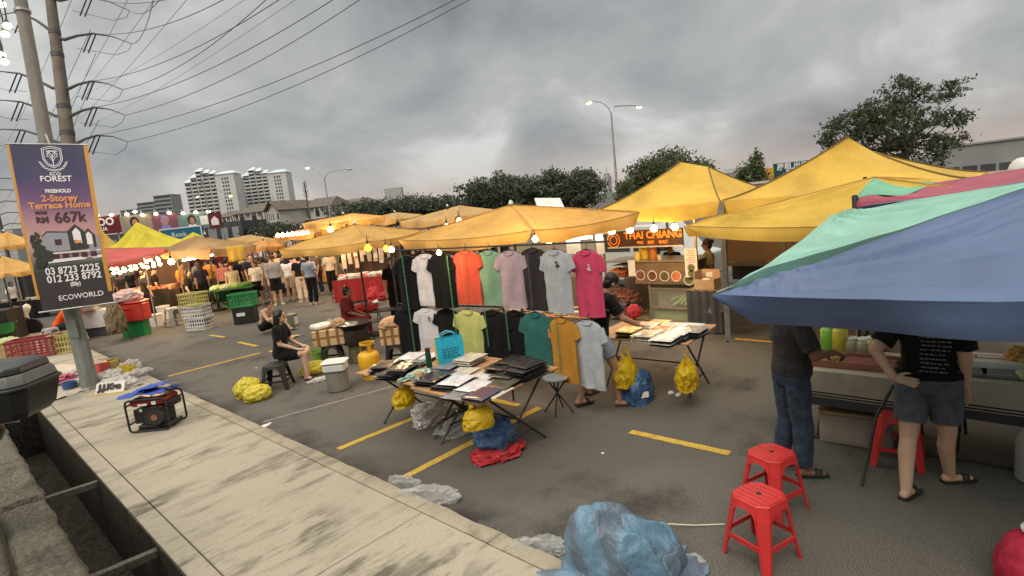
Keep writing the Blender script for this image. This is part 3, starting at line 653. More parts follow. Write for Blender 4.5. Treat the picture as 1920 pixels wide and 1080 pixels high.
# small lit lamps hanging at the upper left edge
proto = None
for px, py in ((3, 8), (14, 48), (9, 64), (3, 103), (8, 116)):
    p = Dp(px, py, 11)
    if proto is None:
        proto = thing('hanging_lamp', 'small lit lamp on the cluster hanging beside the pole at the upper left edge', 'lamp', p, 0, 'lamps hanging at the upper left')
        MB().sphere((0,0,0), (.075,.075,.055), 10, 8).build('lamp_glass', M_LAMPW, proto); mb = MB(); mb.tube([(0,0,.05), (.02,.02,.3), (.0,.05,.75)], .014, 6); mb.lathe([(.03,.03),(.05,.06),(.02,.12)], n=8); mb.build('lamp_stem', M_ARM, proto)
    else: dup(proto, p)
# banner, printed both sides, with the back banner's yellow edge showing
BD = 10.15
TL, TR, BL, BR = Dp(17, 271, BD), Dp(163, 273, BD+.1), Dp(80, 584, BD-.15), Dp(213, 566, BD-.05)
def bmap(u, v, off=0.0):           # u 0..1 left-right, v 0..1 top-bottom
    p = lerp(lerp(TL, TR, u), lerp(BL, BR, u), v); n = (TR-TL).cross(TL-BL).normalized()
    bow = .03*math.sin(u*7+v*3)*v+.04*math.sin(pi*v)+.02*nz((u*4, v*6, 1)); return p+n*(bow*.5+off)-RT*0.0
def banner_mat():
    m = bpy.data.materials.new('banner_print'); m.use_nodes = True; tt = m.node_tree; b = tt.nodes['Principled BSDF']; b.inputs['Roughness'].default_value = .55
    a = tt.nodes.new('ShaderNodeAttribute'); a.attribute_name = 'v'; r = tt.nodes.new('ShaderNodeValToRGB'); tt.links.new(a.outputs['Fac'], r.inputs[0]); e = r.color_ramp.elements
    e[0].position = 0; e[0].color = hexc('1c1a4a')+(1,); e[1].position = 1; e[1].color = hexc('241512')+(1,)
    for p, c in ((.2, '2a2458'), (.36, '6e4878'), (.48, 'b08088'), (.60, 'c8a090'), (.72, '6a6058'), (.745, '2c3a30'), (.78, '251d1e')):
        q = e.new(p); q.color = hexc(c)+(1,)
    n = tt.nodes.new('ShaderNodeTexNoise'); n.inputs['Scale'].default_value = 3; mx = tt.nodes.new('ShaderNodeMixRGB'); mx.blend_type = 'MULTIPLY'; mx.inputs[0].default_value = .35
    tt.links.new(r.outputs[0], mx.inputs[1]); tt.links.new(n.outputs['Fac'], mx.inputs[2]); tt.links.new(mx.outputs[0], b.inputs['Base Color']); return m
M_BAN = banner_mat(); M_BANY = mat('banner_yellow_edge', 'b98428', rough=.5, var=.1); M_BANW = mat('banner_white_print', 'd8d4d8', var=.05); M_BANO = mat('banner_orange_print', 'd08a5a', var=.1); M_BAND = mat('banner_dark_print', '3a1420', var=.1); M_BANB = mat('banner_house_dark', '2c2628', var=.2); M_BANG = mat('banner_house_grey', '8a8a94', var=.1); M_BANT = mat('banner_tree_print', '20261c', var=.4)
t = thing('banner', 'purple and black property banner with a crest and house picture on the pole', 'banner', bmap(.5, 1), 0)
org = bmap(.5, 1)
NU, NV = 20, 40
vs = [bmap(i/NU, j/NV)-org for j in range(NV+1) for i in range(NU+1)]
mb = MB(); mb.add(vs, [(j*(NU+1)+i, (j+1)*(NU+1)+i, (j+1)*(NU+1)+i+1, j*(NU+1)+i+1) for j in range(NV) for i in range(NU)])
o = mb.build('printed_sheet', M_BAN, t, smooth=180); at = o.data.attributes.new('v', 'FLOAT', 'POINT'); at.data.foreach_set('value', [j/NV for j in range(NV+1) for i in range(NU+1)])
for u0, u1, ve in ((-.035, .0, .93), (.955, 1.01, .93)):
    mb = MB(); mb.grid(lambda a, b: bmap(lerp(u0, u1, a), ve*b, .004)-org, 2, 40); mb.build('yellow_edge', M_BANY, t, smooth=180)
for v, u, f in ((-.005, .52, .64), (1.004, .6, .2)):
    mb = MB(); mb.tube([bmap(-.05, v)-org, bmap(1.03, v)-org], .014, 8); mb.tube([bmap(u, v)-org, ax*f+pb-org], .02, 6); mb.build('hanging_bar', M_GALV, t)
mb = MB(); mb.grid(lambda a, b: bmap(lerp(.03, .96, a), lerp(.03, .985, b), -.05)-org, 12, 24); mb.build('back_sheet', M_BANB, t, smooth=180)
BW, BH = (TR-TL).length, (TL-BL).length
def print_geo(name, m, polys, off=.008):    # polys in banner metres (x from left, y from top)
    mb = MB()
    for p in polys: mb.add([bmap(x/BW, y/BH, off)-org for x, y in p], [tuple(range(len(p)-1, -1, -1))])
    return mb.build(name, m, t, smooth=0)
def print_each(name, m, polys, off=.008): [print_geo(name, m, [q], off) for q in polys]
def text_geo(body, size, bold=0, sx=1, align='CENTER'):
    cu = bpy.data.curves.new('tmp', 'FONT'); cu.body = body; cu.size = size; cu.align_x = align; cu.align_y = 'CENTER'; cu.offset = bold; cu.resolution_u = 3
    o = bpy.data.objects.new('tmp', cu); COL.objects.link(o); dg = bpy.context.evaluated_depsgraph_get(); me = bpy.data.meshes.new_from_object(o.evaluated_get(dg))
    r = [(v.co.x*sx, v.co.y) for v in me.vertices], [tuple(p.vertices) for p in me.polygons]
    bpy.data.objects.remove(o); bpy.data.meshes.remove(me); return r
def print_text(name, m, body, size, u, v, bold=0, sx=1, off=.009):
    vs, fs = text_geo(body, size, bold, sx); mb = MB(); mb.add([bmap(u+x/BW, v-y/BH, off)-org for x, y in vs], fs); return mb.build(name, m, t, smooth=0)
print_text('lettering', M_BANW, 'ECO', .085, .53, .183, .002, 1.15); print_text('lettering', M_BANW, 'FOREST', .155, .53, .214, .003, 1.05)
print_text('lettering', M_BANW, 'FREEHOLD', .095, .53, .29, .004); print_text('lettering', M_BANO, '2-Storey', .17, .53, .335, .006, 1.1); print_text('lettering', M_BANO, 'Terrace Home', .17, .52, .378, .006, 1.08)
print_text('lettering', M_BAND, 'FROM', .075, .25, .420, .004); print_text('lettering', M_BAND, 'RM', .16, .25, .464, .006); print_text('lettering', M_BAND, '667k', .29, .62, .456, .006)
print_text('lettering', M_BANW, '03 8723 2225', .185, .53, .775, .004); print_text('lettering', M_BANW, '012 233 8792', .185, .53, .822, .004); print_text('lettering', M_BANW, '(Elly)', .10, .53, .862, .003)
print_text('lettering', M_BANW, 'EcoWorld'.upper(), .135, .57, .938, .001, 1.12)
# crest: shield outline, tree lattice, laurel
cxm, cym = .53*BW, .078*BH
def stroke(pts, wd=.014):
    out = []
    for a, b in zip(pts[:-1], pts[1:]):
        a, b = Vector(a), Vector(b); d = (b-a).normalized(); n = Vector((-d.y, d.x))*wd/2; out.append([a-n, b-n, b+n, a+n])
    return out
polys = []
for s in (1, .84):
    sh = [(-.17*s, -.17*s), (-.09*s, -.2*s), (0, -.22*s), (.09*s, -.2*s), (.17*s, -.17*s), (.17*s, .04*s), (.11*s, .15*s), (0, .21*s), (-.11*s, .15*s), (-.17*s, .04*s), (-.17*s, -.17*s)]
    polys += stroke([(cxm+x, cym+y) for x, y in sh], .013)
polys += stroke([(cxm, cym+.17), (cxm, cym-.05)], .016)
for sg in (-1, 1):
    for k in range(3): polys += stroke([(cxm, cym+.08-k*.06), (cxm+sg*.055, cym-.01-k*.05), (cxm+sg*.1, cym-.02-k*.05), (cxm+sg*.05, cym-.09-k*.02), (cxm, cym-.13)], .010)
    for k in range(8):
        a = math.radians(20+k*12); px_, py_ = cxm+sg*.24*math.cos(a)*(1 if k else 1), cym+.02+.24*math.sin(a)
        dx, dy = sg*.045*math.cos(a-.9), .045*math.sin(a-.9); polys.append([(px_-dx*.2, py_-dy*.2-.012), (px_+dx, py_+dy), (px_-dx*.2+.014*sg, py_+.014), (px_-dx, py_-dy)][::(1 if sg > 0 else -1)])
print_geo('crest', M_BANW, polys)
X = lambda u: u*BW
Yv = lambda v: v*BH
print_each('house_print', M_BANG, [[(X(.2),Yv(.565)), (X(.28),Yv(.538)), (X(.57),Yv(.548)), (X(.57),Yv(.655)), (X(.2),Yv(.66))], [(X(.82),Yv(.575)), (X(.97),Yv(.575)), (X(.97),Yv(.69)), (X(.82),Yv(.69))]])
print_each('house_print', M_BANB, [[(X(.55),Yv(.54)), (X(.67),Yv(.50)), (X(.78),Yv(.545)), (X(.78),Yv(.655)), (X(.55),Yv(.655))], [(X(.76),Yv(.56)), (X(.84),Yv(.53)), (X(.92),Yv(.575)), (X(.92),Yv(.65)), (X(.76),Yv(.65))], [(X(.2),Yv(.56)), (X(.28),Yv(.532)), (X(.57),Yv(.542)), (X(.57),Yv(.549)), (X(.28),Yv(.54)), (X(.2),Yv(.567))]], .010)
print_each('house_print', M_BANW, [[(X(.62),Yv(.545)), (X(.68),Yv(.52)), (X(.73),Yv(.55)), (X(.73),Yv(.62)), (X(.62),Yv(.62))], [(X(.8),Yv(.565)), (X(.84),Yv(.55)), (X(.88),Yv(.57)), (X(.88),Yv(.63)), (X(.8),Yv(.63))], [(X(.22),Yv(.665)), (X(.97),Yv(.665)), (X(.97),Yv(.672)), (X(.22),Yv(.672))], [(X(.22),Yv(.705)), (X(.97),Yv(.70)), (X(.97),Yv(.715)), (X(.22),Yv(.725))]], .012)
print_each('house_print', M_BAND, [[(X(.36),Yv(.585)), (X(.45),Yv(.585)), (X(.45),Yv(.62)), (X(.36),Yv(.62))]]+[[(X(.3+k*.13),Yv(.675)), (X(.38+k*.13),Yv(.675)), (X(.38+k*.13),Yv(.705)), (X(.3+k*.13),Yv(.705))] for k in range(5)], .012)
print_geo('window_print', M_BANO, [[(X(.63),Yv(.60)), (X(.72),Yv(.60)), (X(.72),Yv(.617)), (X(.63),Yv(.617))]], .014)
tp = []
for k in range(60):
    u, v = (.06+.1*abs(rng.normal(0, .6)), rng.uniform(.53, .74)) if k < 34 else (rng.uniform(.08, .3), rng.uniform(.65, .71))
    r_ = .05; tp.append([(X(u)+r_*math.cos(a)*rng.uniform(.5, 1.2), Yv(v)+r_*math.sin(a)*rng.uniform(.5, 1.2)) for a in np.linspace(0, 5.4, 6)])
print_geo('tree_print', M_BANT, [[(max(.02, x), y) for x, y in p] for p in tp], .015)
# ------------------------------------------------------------------ canopies
def cloth(name, col, trans=.35, var=.2): return mat(name, col, rough=.75, var=var, scale=1.6, bump=.12, bscale=7, trans=trans, spec=.2, sheen=.1)
M_AMB = cloth('amber_canvas', (.70,.42,.12)); M_AMB2 = cloth('faded_amber_canvas', (.62,.40,.16)); M_YELC = cloth('yellow_canvas', (.72,.48,.09)); M_YEL2 = cloth('lemon_canvas', (.68,.58,.05)); M_ORC = cloth('orange_canvas', (.68,.33,.10))
M_BRN = cloth('brown_canvas', (.36,.225,.105)); M_REDC = cloth('red_canvas', (.52,.13,.11)); M_MARC = cloth('maroon_canvas', (.36,.09,.13), .2); M_GRNC = cloth('mint_canvas', (.20,.50,.34), .25); M_TEALC = cloth('teal_canvas', (.27,.52,.44), .2); M_BLUEC = mat('blue_canvas', (.082,.128,.245), rough=.42, var=.2, scale=1.1, bump=.25, bscale=9, trans=.07, spec=.4)
M_SEAM = mat('dark_seam', (.16,.11,.03), rough=.8); M_SEAM2 = mat('amber_seam', (.46,.27,.07), rough=.8); M_POST = mat('grey_post', (.22,.22,.21), rough=.5, metal=.3, var=.2); M_IRON = mat('black_iron', (.022,.022,.023), rough=.5, var=.2); M_WHTM = mat('white_metal', (.55,.55,.54), rough=.5)
def panel(mb, ca, cb, pa, pb, pw=1.0, sag=.05, belly=.03, wr=.012, nu=22, nv=12, sd=0, pull=0.0):
    """one canvas side: eave ca-cb up to peak edge pa-pb"""
    fl = []
    def f(u, v):
        base = lerp(ca, cb, u)-Vector((0,0,sag*4*u*(1-u))); top = lerp(pa, pb, u)
        p = lerp(base, top, v); p.z = base.z+(top.z-base.z)*(v**pw)
        e = min(u, 1-u)
        fold = wr*math.sin((u*5+sd)*6.3+3*nz((u*3, v*2, sd)))*(1-v)*min(1, v*6+.3)*(.4+abs(u-.5))
        if pull:          # folds fan out from both eave corners
            for uu, sg in ((u, 1), (1-u, -1)):
                an = math.atan2(v, uu*1.6+.001); rr = math.hypot(v, uu*1.6); p.z += pull*math.sin(an*17+sg+1.5*nz((rr*2, an*3, sd)))*math.exp(-rr*1.5)*min(1, rr*7)*min(1, v*14)
        p.z += -belly*math.sin(pi*u)*math.sin(pi*min(1, v*1.05))+fold+.35*wr*nz((u*9, v*9, sd)); return p
    mb.grid(f, nu, nv); return f
def valance(mb, ca, cb, drop, sag=.05, out=.05, wave=.03, nu=40, sd=0, taper=0.0, centre=None, fade=1.0, lean=0.0):
    d = (cb-ca).normalized(); n = Vector((d.y, -d.x, 0)).normalized()
    if centre is not None and n.dot((ca+cb)/2-centre) < 0: n = -n
    def f(u, v):
        p = lerp(ca, cb, u)-Vector((0,0,sag*4*u*(1-u))); k = (min(1, min(u, 1-u)/taper) if taper else 1)*lerp(fade, 1.0, u)
        return p+n*(-lean*v**.8*k+out*math.sin(v*2.2)*.6+wave*v*math.sin(u*17+sd+2*nz((u*4, sd, 0))))-Vector((0,0,drop*v*k*(1+.12*math.sin(u*9+sd))))
    mb.grid(f, nu, 4)
def canopy(label, corners, peaks, m, val=.22, pw=1.0, sag=.05, belly=.03, group=None, post='centre', seams=False, side_mats=None, wr=.012, vals=(0,1,2,3), taper=.04, name='canopy', vmat=None, legs=(), ribs=8, pull=0.0, res=(22, 12), fade=1.0, lean=0.0, finial=True, posts_m=None, cat='canopy'):
    C4 = [Vector(c) for c in corners]; ctr = sum(C4, Vector())/4
    if isinstance(peaks, Vector): peaks = [peaks]*4
    org = Vector((ctr.x, ctr.y, 0)); t = thing(name, label, cat, org, 0, group)
    C4 = [c-org for c in C4]; PK = [Vector(p)-org for p in peaks]; z0 = Vector((0,0,0))
    groups = {}
    for i in range(4):
        j = (i+1) % 4; mm = (side_mats or [m]*4)[i]; mb = groups.setdefault(mm.name, (MB(), mm))[0]
        panel(mb, C4[i], C4[j], PK[i], PK[j], pw, sag, belly, wr, sd=i*1.7+org.x, pull=pull, nu=res[0], nv=res[1])
        if i in vals and not vmat: valance(mb, C4[i], C4[j], val, sag, sd=i+org.y, taper=taper, centre=z0, fade=fade if i == 3 else 1.0, lean=lean)
    for mb, mm in groups.values(): mb.build('canopy_cloth', mm, t, smooth=60)
    if vmat:
        mb = MB(); [valance(mb, C4[i], C4[(i+1) % 4], val, sag, sd=i, taper=taper, centre=z0) for i in vals]; mb.build('valance', vmat, t, smooth=60)
    if seams:
        mb = MB()
        for i in range(4):
            pts = []
            for k in range(13):
                v = k/12; p = lerp(C4[i], PK[i], v); p.z = C4[i].z+(PK[i].z-C4[i].z)*v**pw+.012; pts.append(p)
            mb.tube(pts, .012 if seams is True else .007, 5)
            if seams != True: mb.tube([lerp(C4[i], C4[(i+1) % 4], k/14)-Vector((0,0,sag*4*(k/14)*(1-k/14)-.004)) for k in range(15)], .007, 5)
        mb.build('seam', M_SEAM if seams is True else M_SEAM2, t)
    pkc = sum(PK, Vector())/4
    if post == 'centre':
        mb = MB(); mb.cyl((0,0,0), (pkc.x*0, 0, pkc.z+.02), .024, n=10); mb.build('pole', M_IRON, t)
        MB().lathe([(.26, 0), (.26, .06), (.06, .09), (.05, .3)], n=18).build('base', M_IRON, t)
        if finial: MB().lathe([(.02, pkc.z), (.045, pkc.z+.03), (.03, pkc.z+.07), (.012, pkc.z+.09)], n=10).build('finial', M_WHTM, t)
        mb = MB(); hub = Vector((0,0,pkc.z-.35))
        for i in range(4):
            mb.tube([pkc-Vector((0,0,.09)), lerp(pkc, C4[i], .5)-Vector((0,0,.06)), C4[i]-Vector((0,0,.03))], .010, 5); mid = lerp(C4[i], C4[(i+1) % 4], .5)-Vector((0,0,sag+.05)); mb.tube([pkc-Vector((0,0,.09)), lerp(pkc, mid, .5)-Vector((0,0,belly+.07)), mid], .009, 5)
            mb.tube([hub, lerp(pkc, C4[i], .5)-Vector((0,0,.03))], .008, 5)
        mb.build('ribs', M_WHTM, t)
    for i in legs:
        c = C4[i]; lo = MB().box2((c.x-.022, c.y-.022, 0), (c.x+.022, c.y+.022, c.z-.01)).build('leg', posts_m or M_POST, t, smooth=0); MB().box((c.x, c.y, .006), (.1, .1, .012)).build('foot_plate', posts_m or M_POST, lo, smooth=0)
    if legs:
        mb = MB()
        for i in range(4): mb.tube([lerp(C4[i], ctr-org, .03)-Vector((0,0,.05)), lerp(lerp(C4[i], C4[(i+1) % 4], .5), V((0,0,C4[i].z)), .05)-Vector((0,0,.08+sag)), lerp(C4[(i+1) % 4], ctr-org, .03)-Vector((0,0,.05))], .013, 5)
        mb.build('frame', posts_m or M_POST, t)
    return t
V = Vector
# square amber umbrella over the T-shirt stall
L, F, R_ = P(749, 450, 2.24), P(1000, 432, 2.24), P(1198, 398, 2.30); B_ = L+R_-F; B_.z = 2.3
ctr = (L+R_)/2
canopy('big amber square umbrella over the hanging T-shirts', (F, R_, B_, L), V((ctr.x, ctr.y, 2.62)), M_AMB, val=.17, sag=.055, belly=.05, group='amber square umbrellas', seams='soft', wr=.018, pull=.022, res=(60, 40), name='market_umbrella', cat='umbrella')
o = MB().tube([lerp(F, L, .42)+V((.55,.3,.12)), lerp(F, L, .62)+V((.42,.2,.085)), lerp(F, L, .72)+V((.36,.2,.07))], [.012,.02,.012], 6).build('loose_rib', M_SEAM); tag(o, 'dark loose rod lying on the amber umbrella over the T-shirts', 'rod')
L, F = P(526, 469, 2.22), P(691, 453, 2.22); d = F-L; pr = V((-d.y, d.x, 0)).normalized()
if pr.x < 0: pr = -pr
R_ = F+pr*2.5; B_ = L+pr*2.5; R_.z = B_.z = 2.26
c2 = (L+R_)/2; UA = canopy('amber square umbrella over the wok stall, left of the T-shirts', (F, R_, B_, L), V((c2.x, c2.y, 2.58)), M_AMB, val=.15, sag=.05, belly=.04, group='amber square umbrellas', seams='soft', wr=.016, pull=.02, res=(60, 40), name='market_umbrella', cat='umbrella')
def far_canopy(label, left, front, right, peak, depth, m, fd=-1.0, bd=2.2, val=.2, group='amber square umbrellas', name='market_umbrella', pw=1.0, cat='umbrella', legs=(), post='centre', seams=False):
    L, F, R_ = Dp(left[0], left[1], depth), Dp(front[0], front[1], depth+fd), Dp(right[0], right[1], depth)
    B_ = L+R_-F; B_.z = (L.z+R_.z)/2; pk = Dp(peak[0], peak[1], depth)
    return canopy(label, (F, R_, B_, L), pk, m, val=val, sag=.05, belly=.05, group=group, name=name, pw=pw, wr=.02, cat=cat, legs=legs, post=post, seams=seams)
far_canopy('amber umbrella with a bulb at its front corner, behind the T-shirt umbrella', (750, 416), (856, 405), (932, 394), (862, 385), 18.5, M_AMB2, fd=-1.5)
far_canopy('pale amber umbrella behind the wok stall umbrella, left one of two', (568, 419), (650, 414), (722, 404), (660, 400), 20, M_AMB, fd=-1.5)
far_canopy('pale amber umbrella behind the wok stall umbrella, right one of two', (690, 410), (745, 410), (792, 402), (742, 398), 22.5, M_AMB2, fd=-1.5)
far_canopy('low orange canopy with a row of bulbs under its front edge', (514, 443), (590, 436), (618, 428), (585, 425), 24, M_ORC, fd=-1.2, name='canopy', cat='canopy', group='stall canopies at the back')
far_canopy('low orange canopy between the brown canopy and the bulb row', (458, 463), (500, 462), (532, 459), (500, 447), 25, M_ORC, fd=-1.2, name='canopy', cat='canopy', group='stall canopies at the back')
far_canopy('pale pinkish canopy beyond the brown canopy', (425, 448), (490, 452), (540, 452), (470, 440), 32, M_AMB2, fd=-1.2, name='canopy', cat='canopy', group='stall canopies at the back')
far_canopy('wide faded brown canopy over the vegetable stall', (299, 469), (395, 467), (479, 459), (368, 442), 20, M_BRN, fd=-2.2, name='canopy', cat='canopy', val=.28, group='stall canopies at the left')
far_canopy('lemon yellow peaked tent behind the red canopy', (206, 463), (300, 470), (352, 452), (256, 416), 25, M_YEL2, fd=-2.0, name='peaked_tent', cat='tent', val=.25, group='stall canopies at the left', pw=1.25, legs=(0, 1), post=None)
far_canopy('small yellow peaked tent between the banner and the lemon tent', (150, 466), (192, 468), (216, 455), (186, 426), 27, M_YELC, fd=-1.5, name='peaked_tent', cat='tent', val=.25, group='stall canopies at the left', pw=1.2, legs=(0, 1), post=None)
far_canopy('tiny yellow tent peak above the brown canopy', (335, 452), (365, 455), (392, 448), (362, 435), 34, M_YEL2, fd=-1.0, name='peaked_tent', cat='tent', val=.2, group='stall canopies at the left', legs=(0, 1), post=None)
far_canopy('yellow canopy at the left edge behind the banner, upper one', (-40, 458), (8, 461), (64, 452), (10, 434), 22, M_AMB, fd=-1.5, name='canopy', cat='canopy', val=.16, group='stall canopies at the left')
far_canopy('yellow canopy at the left edge behind the banner, lower one', (-70, 512), (10, 512), (78, 500), (5, 480), 17, M_AMB, fd=-1.2, name='canopy', cat='canopy', val=.12, group='stall canopies at the left')
# red sheet stretched in front of the lemon tent
t = thing('canopy', 'flat red canopy sheet in front of the lemon yellow tent', 'canopy', at_depth(240, 18), 0, 'stall canopies at the left'); o_ = V(t.location)
a, b, c, d = Dp(150, 466, 20.5), Dp(327, 463, 20.5), Dp(268, 482, 17.5), Dp(120, 500, 17.5)
mb = MB(); panel(mb, d-o_, c-o_, a-o_, b-o_, 1, .06, .08, .03); valance(mb, d-o_, c-o_, .16, .06, centre=a-o_); valance(mb, c-o_, b-o_, .1, .02, centre=d-o_); mb.build('canopy_cloth', M_REDC, t, smooth=60, solid=.004)
mb = MB(); [mb.cyl((p.x-o_.x, p.y-o_.y, 0), p-o_, .02, n=6) for p in (a, b, c)]; mb.build('pole', M_POST, t)
# hanging yellow cloths
def hang(label, px0, py0, px1, py1, depth, m):
    a, b = Dp(px0, py0, depth), Dp(px1, py0-(px1-px0)*.109, depth); h = (py1-py0)*depth/FPX; org = (a+b)/2
    t = tag(MB().grid(lambda u, v: lerp(a, b, u)-org+FW*(.02*math.sin(u*14)*v)-V((0,0,h*v)), 16, 6).build('hanging_cloth', m, smooth=80, solid=.006, loc=org), label, 'cloth'); return t
hang('yellow cloth hanging from the brown canopy beside the white lit stall', 424, 462, 456, 492, 17.9, M_YELC); hang('yellow cloth hanging under the pale amber umbrella', 600, 421, 638, 442, 20.5, M_YELC)
# peaked marquee pair over the food stall
X0, X1 = 8.92, 11.9
def marquee(label, ya, yb, pk0, pk1, ze=2.33):
    c = (V((X0, yb, ze)), V((X1, yb, ze)), V((X1, ya, ze)), V((X0, ya, ze)))      # right-near, right-far, left-far, left-near
    canopy(label, c, [pk1, pk1, pk0, pk0], M_YELC, val=.24, pw=1.35, sag=.02, belly=.02, group='yellow peaked marquees', post=None, seams=True, legs=(0, 1, 2, 3), name='peaked_tent', wr=.006, cat='tent', taper=.01)
marquee('yellow peaked tent over the food stall with orange lettering', 6.15, 3.66, AX(1276, 304, 10.4), AX(1328, 313, 10.6))
marquee('tall yellow peaked tent right of the food stall', 3.62, .55, AX(1590, 258, 10.3), AX(1640, 286, 10.6))
# lower yellow umbrella
c1 = AX(1288, 424, 7.6); c4 = V((7.5, -.3, 2.05)); pk = AX(1640, 333, 8.7)
canopy('low wide yellow umbrella in front of the tall yellow peaked tent', (c4, V((10.2, -.3, 2.1)), V((10.2, c1.y-.05, 2.12)), c1), pk, M_YELC, val=.16, sag=.10, belly=.07, group=None, wr=.02, seams='soft', pull=.035, res=(60, 40), finial=False, name='market_umbrella', cat='umbrella')
# mint sheet and maroon canopy
o_ = V((8.2, 1.2, 0)); t = thing('canopy', 'mint green canopy sheet between the yellow umbrella and the maroon canopy', 'canopy', o_)
mb = MB(); a, b, c, d = AX(1604, 372, 7.55), AX(1700, 362, 7.5), AX(1760, 345, 8.8), AX(1640, 333, 8.72); mb.grid(lambda u, v: lerp(lerp(a, b, u), lerp(d, c, u), v)-o_+V((0,0,.02*math.sin(u*5+v*3))), 12, 10); mb.build('canopy_cloth', M_GRNC, t, smooth=80, solid=.004)
MB().cyl(a-o_, V((a.x-o_.x, a.y-o_.y, 0)), .02, n=8).build('pole', M_POST, t)
o_ = V((7.6, .3, 0)); t = thing('canopy', 'maroon canopy with a black corner cap behind the teal canopy', 'canopy', o_)
a, b, d, c = AX(1607, 372, 7.28), AX(2010, 332, 7.28), AX(1690, 354, 8.4), AX(2010, 300, 8.9)
mb = MB(); panel(mb, a-o_, b-o_, d-o_, c-o_, 1, .05, .04, .02); valance(mb, a-o_, b-o_, .14, .05, centre=d-o_); mb.build('canopy_cloth', M_MARC, t, smooth=60, solid=.004)
MB().rbox(a-o_+V((0,.02,-.06)), (.06,.06,.2), .02, rot=(0,.2,.3)).build('corner_cap', M_IRON, t); MB().cyl(a-o_, V((a.x-o_.x, a.y-o_.y, 0)), .018, n=8).build('leg', M_IRON, t)
p = Dp(1915, 322, 6.6); t = MB().sphere((0,0,0), (.13,.13,.17), 14, 10).build('tied_bag', mat('white_bag', (.7,.7,.68), bump=.4, bscale=12, trans=.2), smooth=180, loc=p); tag(t, 'white tied bundle on the maroon canopy at the right edge', 'bag')
# big blue and teal tent
C1 = P(1338, 552, 1.9); C2 = AX(1557, 404, 7.05); C3 = V((C1.x-.05, C1.y-4.0, 2.05)); C4_ = V((7.05, C2.y-4.0, 2.1))
pk = AX(2021, 324, 5.25)
BT = canopy('large blue and teal tent canopy over the food tables at right', (C1, C2, C4_, C3), pk, M_BLUEC, side_mats=[M_TEALC, M_BLUEC, M_TEALC, M_BLUEC], val=.25, sag=.05, belly=.06, wr=.02, post=None, legs=(2, 3), name='tent', cat='tent', vals=(1, 2, 3), taper=.05, pull=.05, res=(110, 70), fade=.35, lean=.16)
# ------------------------------------------------------------------ people
RIGHT = V((math.sin(YAW), -math.cos(YAW), 0)); AWAY = V((math.cos(YAW), math.sin(YAW), 0))
def face_dir(d): return math.atan2(d.y, d.x)-pi/2
def skin(name, c): return mat('skin_'+name, c, rough=.55, var=.08, scale=12, spec=.3)
SK = dict(tan=skin('tan', (.36,.20,.125)), light=skin('light', (.50,.32,.22)), brown=skin('brown', (.22,.115,.07)))
def fab(name, c, var=.12): return mat('fabric_'+name, c, rough=.9, var=var, scale=14, bump=.18, bscale=38, spec=.12, sheen=.05)
FB = dict(black=fab('black', (.009,.009,.010)), char=fab('charcoal', (.035,.033,.034)), navy=fab('navy', (.018,.022,.04)), denim=fab('denim', (.085,.097,.115), .3), denimd=fab('dark_denim', (.035,.05,.075), .35), greyblue=fab('grey_blue', (.20,.23,.28)), grey=fab('grey', (.23,.235,.25)), white=fab('white', (.62,.61,.60)), beige=fab('beige', (.42,.34,.26)), khaki=fab('khaki', (.20,.18,.11)), orange=fab('orange', (.75,.10,.02)), amber=fab('amber', (.62,.26,.03)), maroon=fab('maroon', (.11,.012,.018)), brown=fab('brown', (.12,.075,.05)), pink=fab('pink', (.5,.22,.24)), cream=fab('cream', (.55,.46,.35)), washed=fab('washed_denim', (.27,.31,.36), .2))
M_HAIR = mat('black_hair', (.010,.008,.008), rough=.45, var=.4, scale=40, stretch=(1, 1, .15)); M_EYE = mat('eye_dark', (.02,.015,.012), rough=.3); M_LIP = mat('lips', (.24,.085,.07), rough=.5); M_SOLE = mat('sandal', (.02,.018,.017), rough=.7); M_SOLEW = mat('pale_sandal_strap', (.4,.38,.36)); M_SHOE = mat('pale_shoe', (.4,.36,.30)); M_CAP = mat('cap_dark', (.02,.02,.022), rough=.85)
CT = bpy.data.textures.new('cloth_folds', 'CLOUDS'); CT.noise_scale = .11
STAND = dict(pelvis=(0,0,.93), chest=(0,0,1.20), neck=(0,-.01,1.43), head=(0,.02,1.585), sR=(.175,-.01,1.385), eR=(.225,-.03,1.11), wR=(.225,.04,.87), sL=(-.175,-.01,1.385), eL=(-.225,-.03,1.11), wL=(-.225,.04,.87),
             hR=(.09,0,.88), kR=(.10,.02,.48), aR=(.10,-.02,.075), hL=(-.09,0,.88), kL=(-.10,.02,.48), aL=(-.10,-.02,.075), fR=(.25,1,0), fL=(-.25,1,0), look=(0,1,0), hdR=(0,.25,-1), hdL=(0,.25,-1))
SIT = dict(STAND, pelvis=(0,-.02,.52), chest=(0,.0,.80), neck=(0,.03,1.02), head=(0,.08,1.17), sR=(.17,.02,.975), sL=(-.17,.02,.975), eR=(.21,.09,.70), eL=(-.21,.09,.70), wR=(.13,.30,.60), wL=(-.13,.30,.60), hR=(.09,.02,.49), hL=(-.09,.02,.49), kR=(.12,.43,.50), kL=(-.12,.43,.48), aR=(.12,.38,.08), aL=(-.12,.42,.08), hdR=(0,1,-.3), hdL=(0,1,-.3))
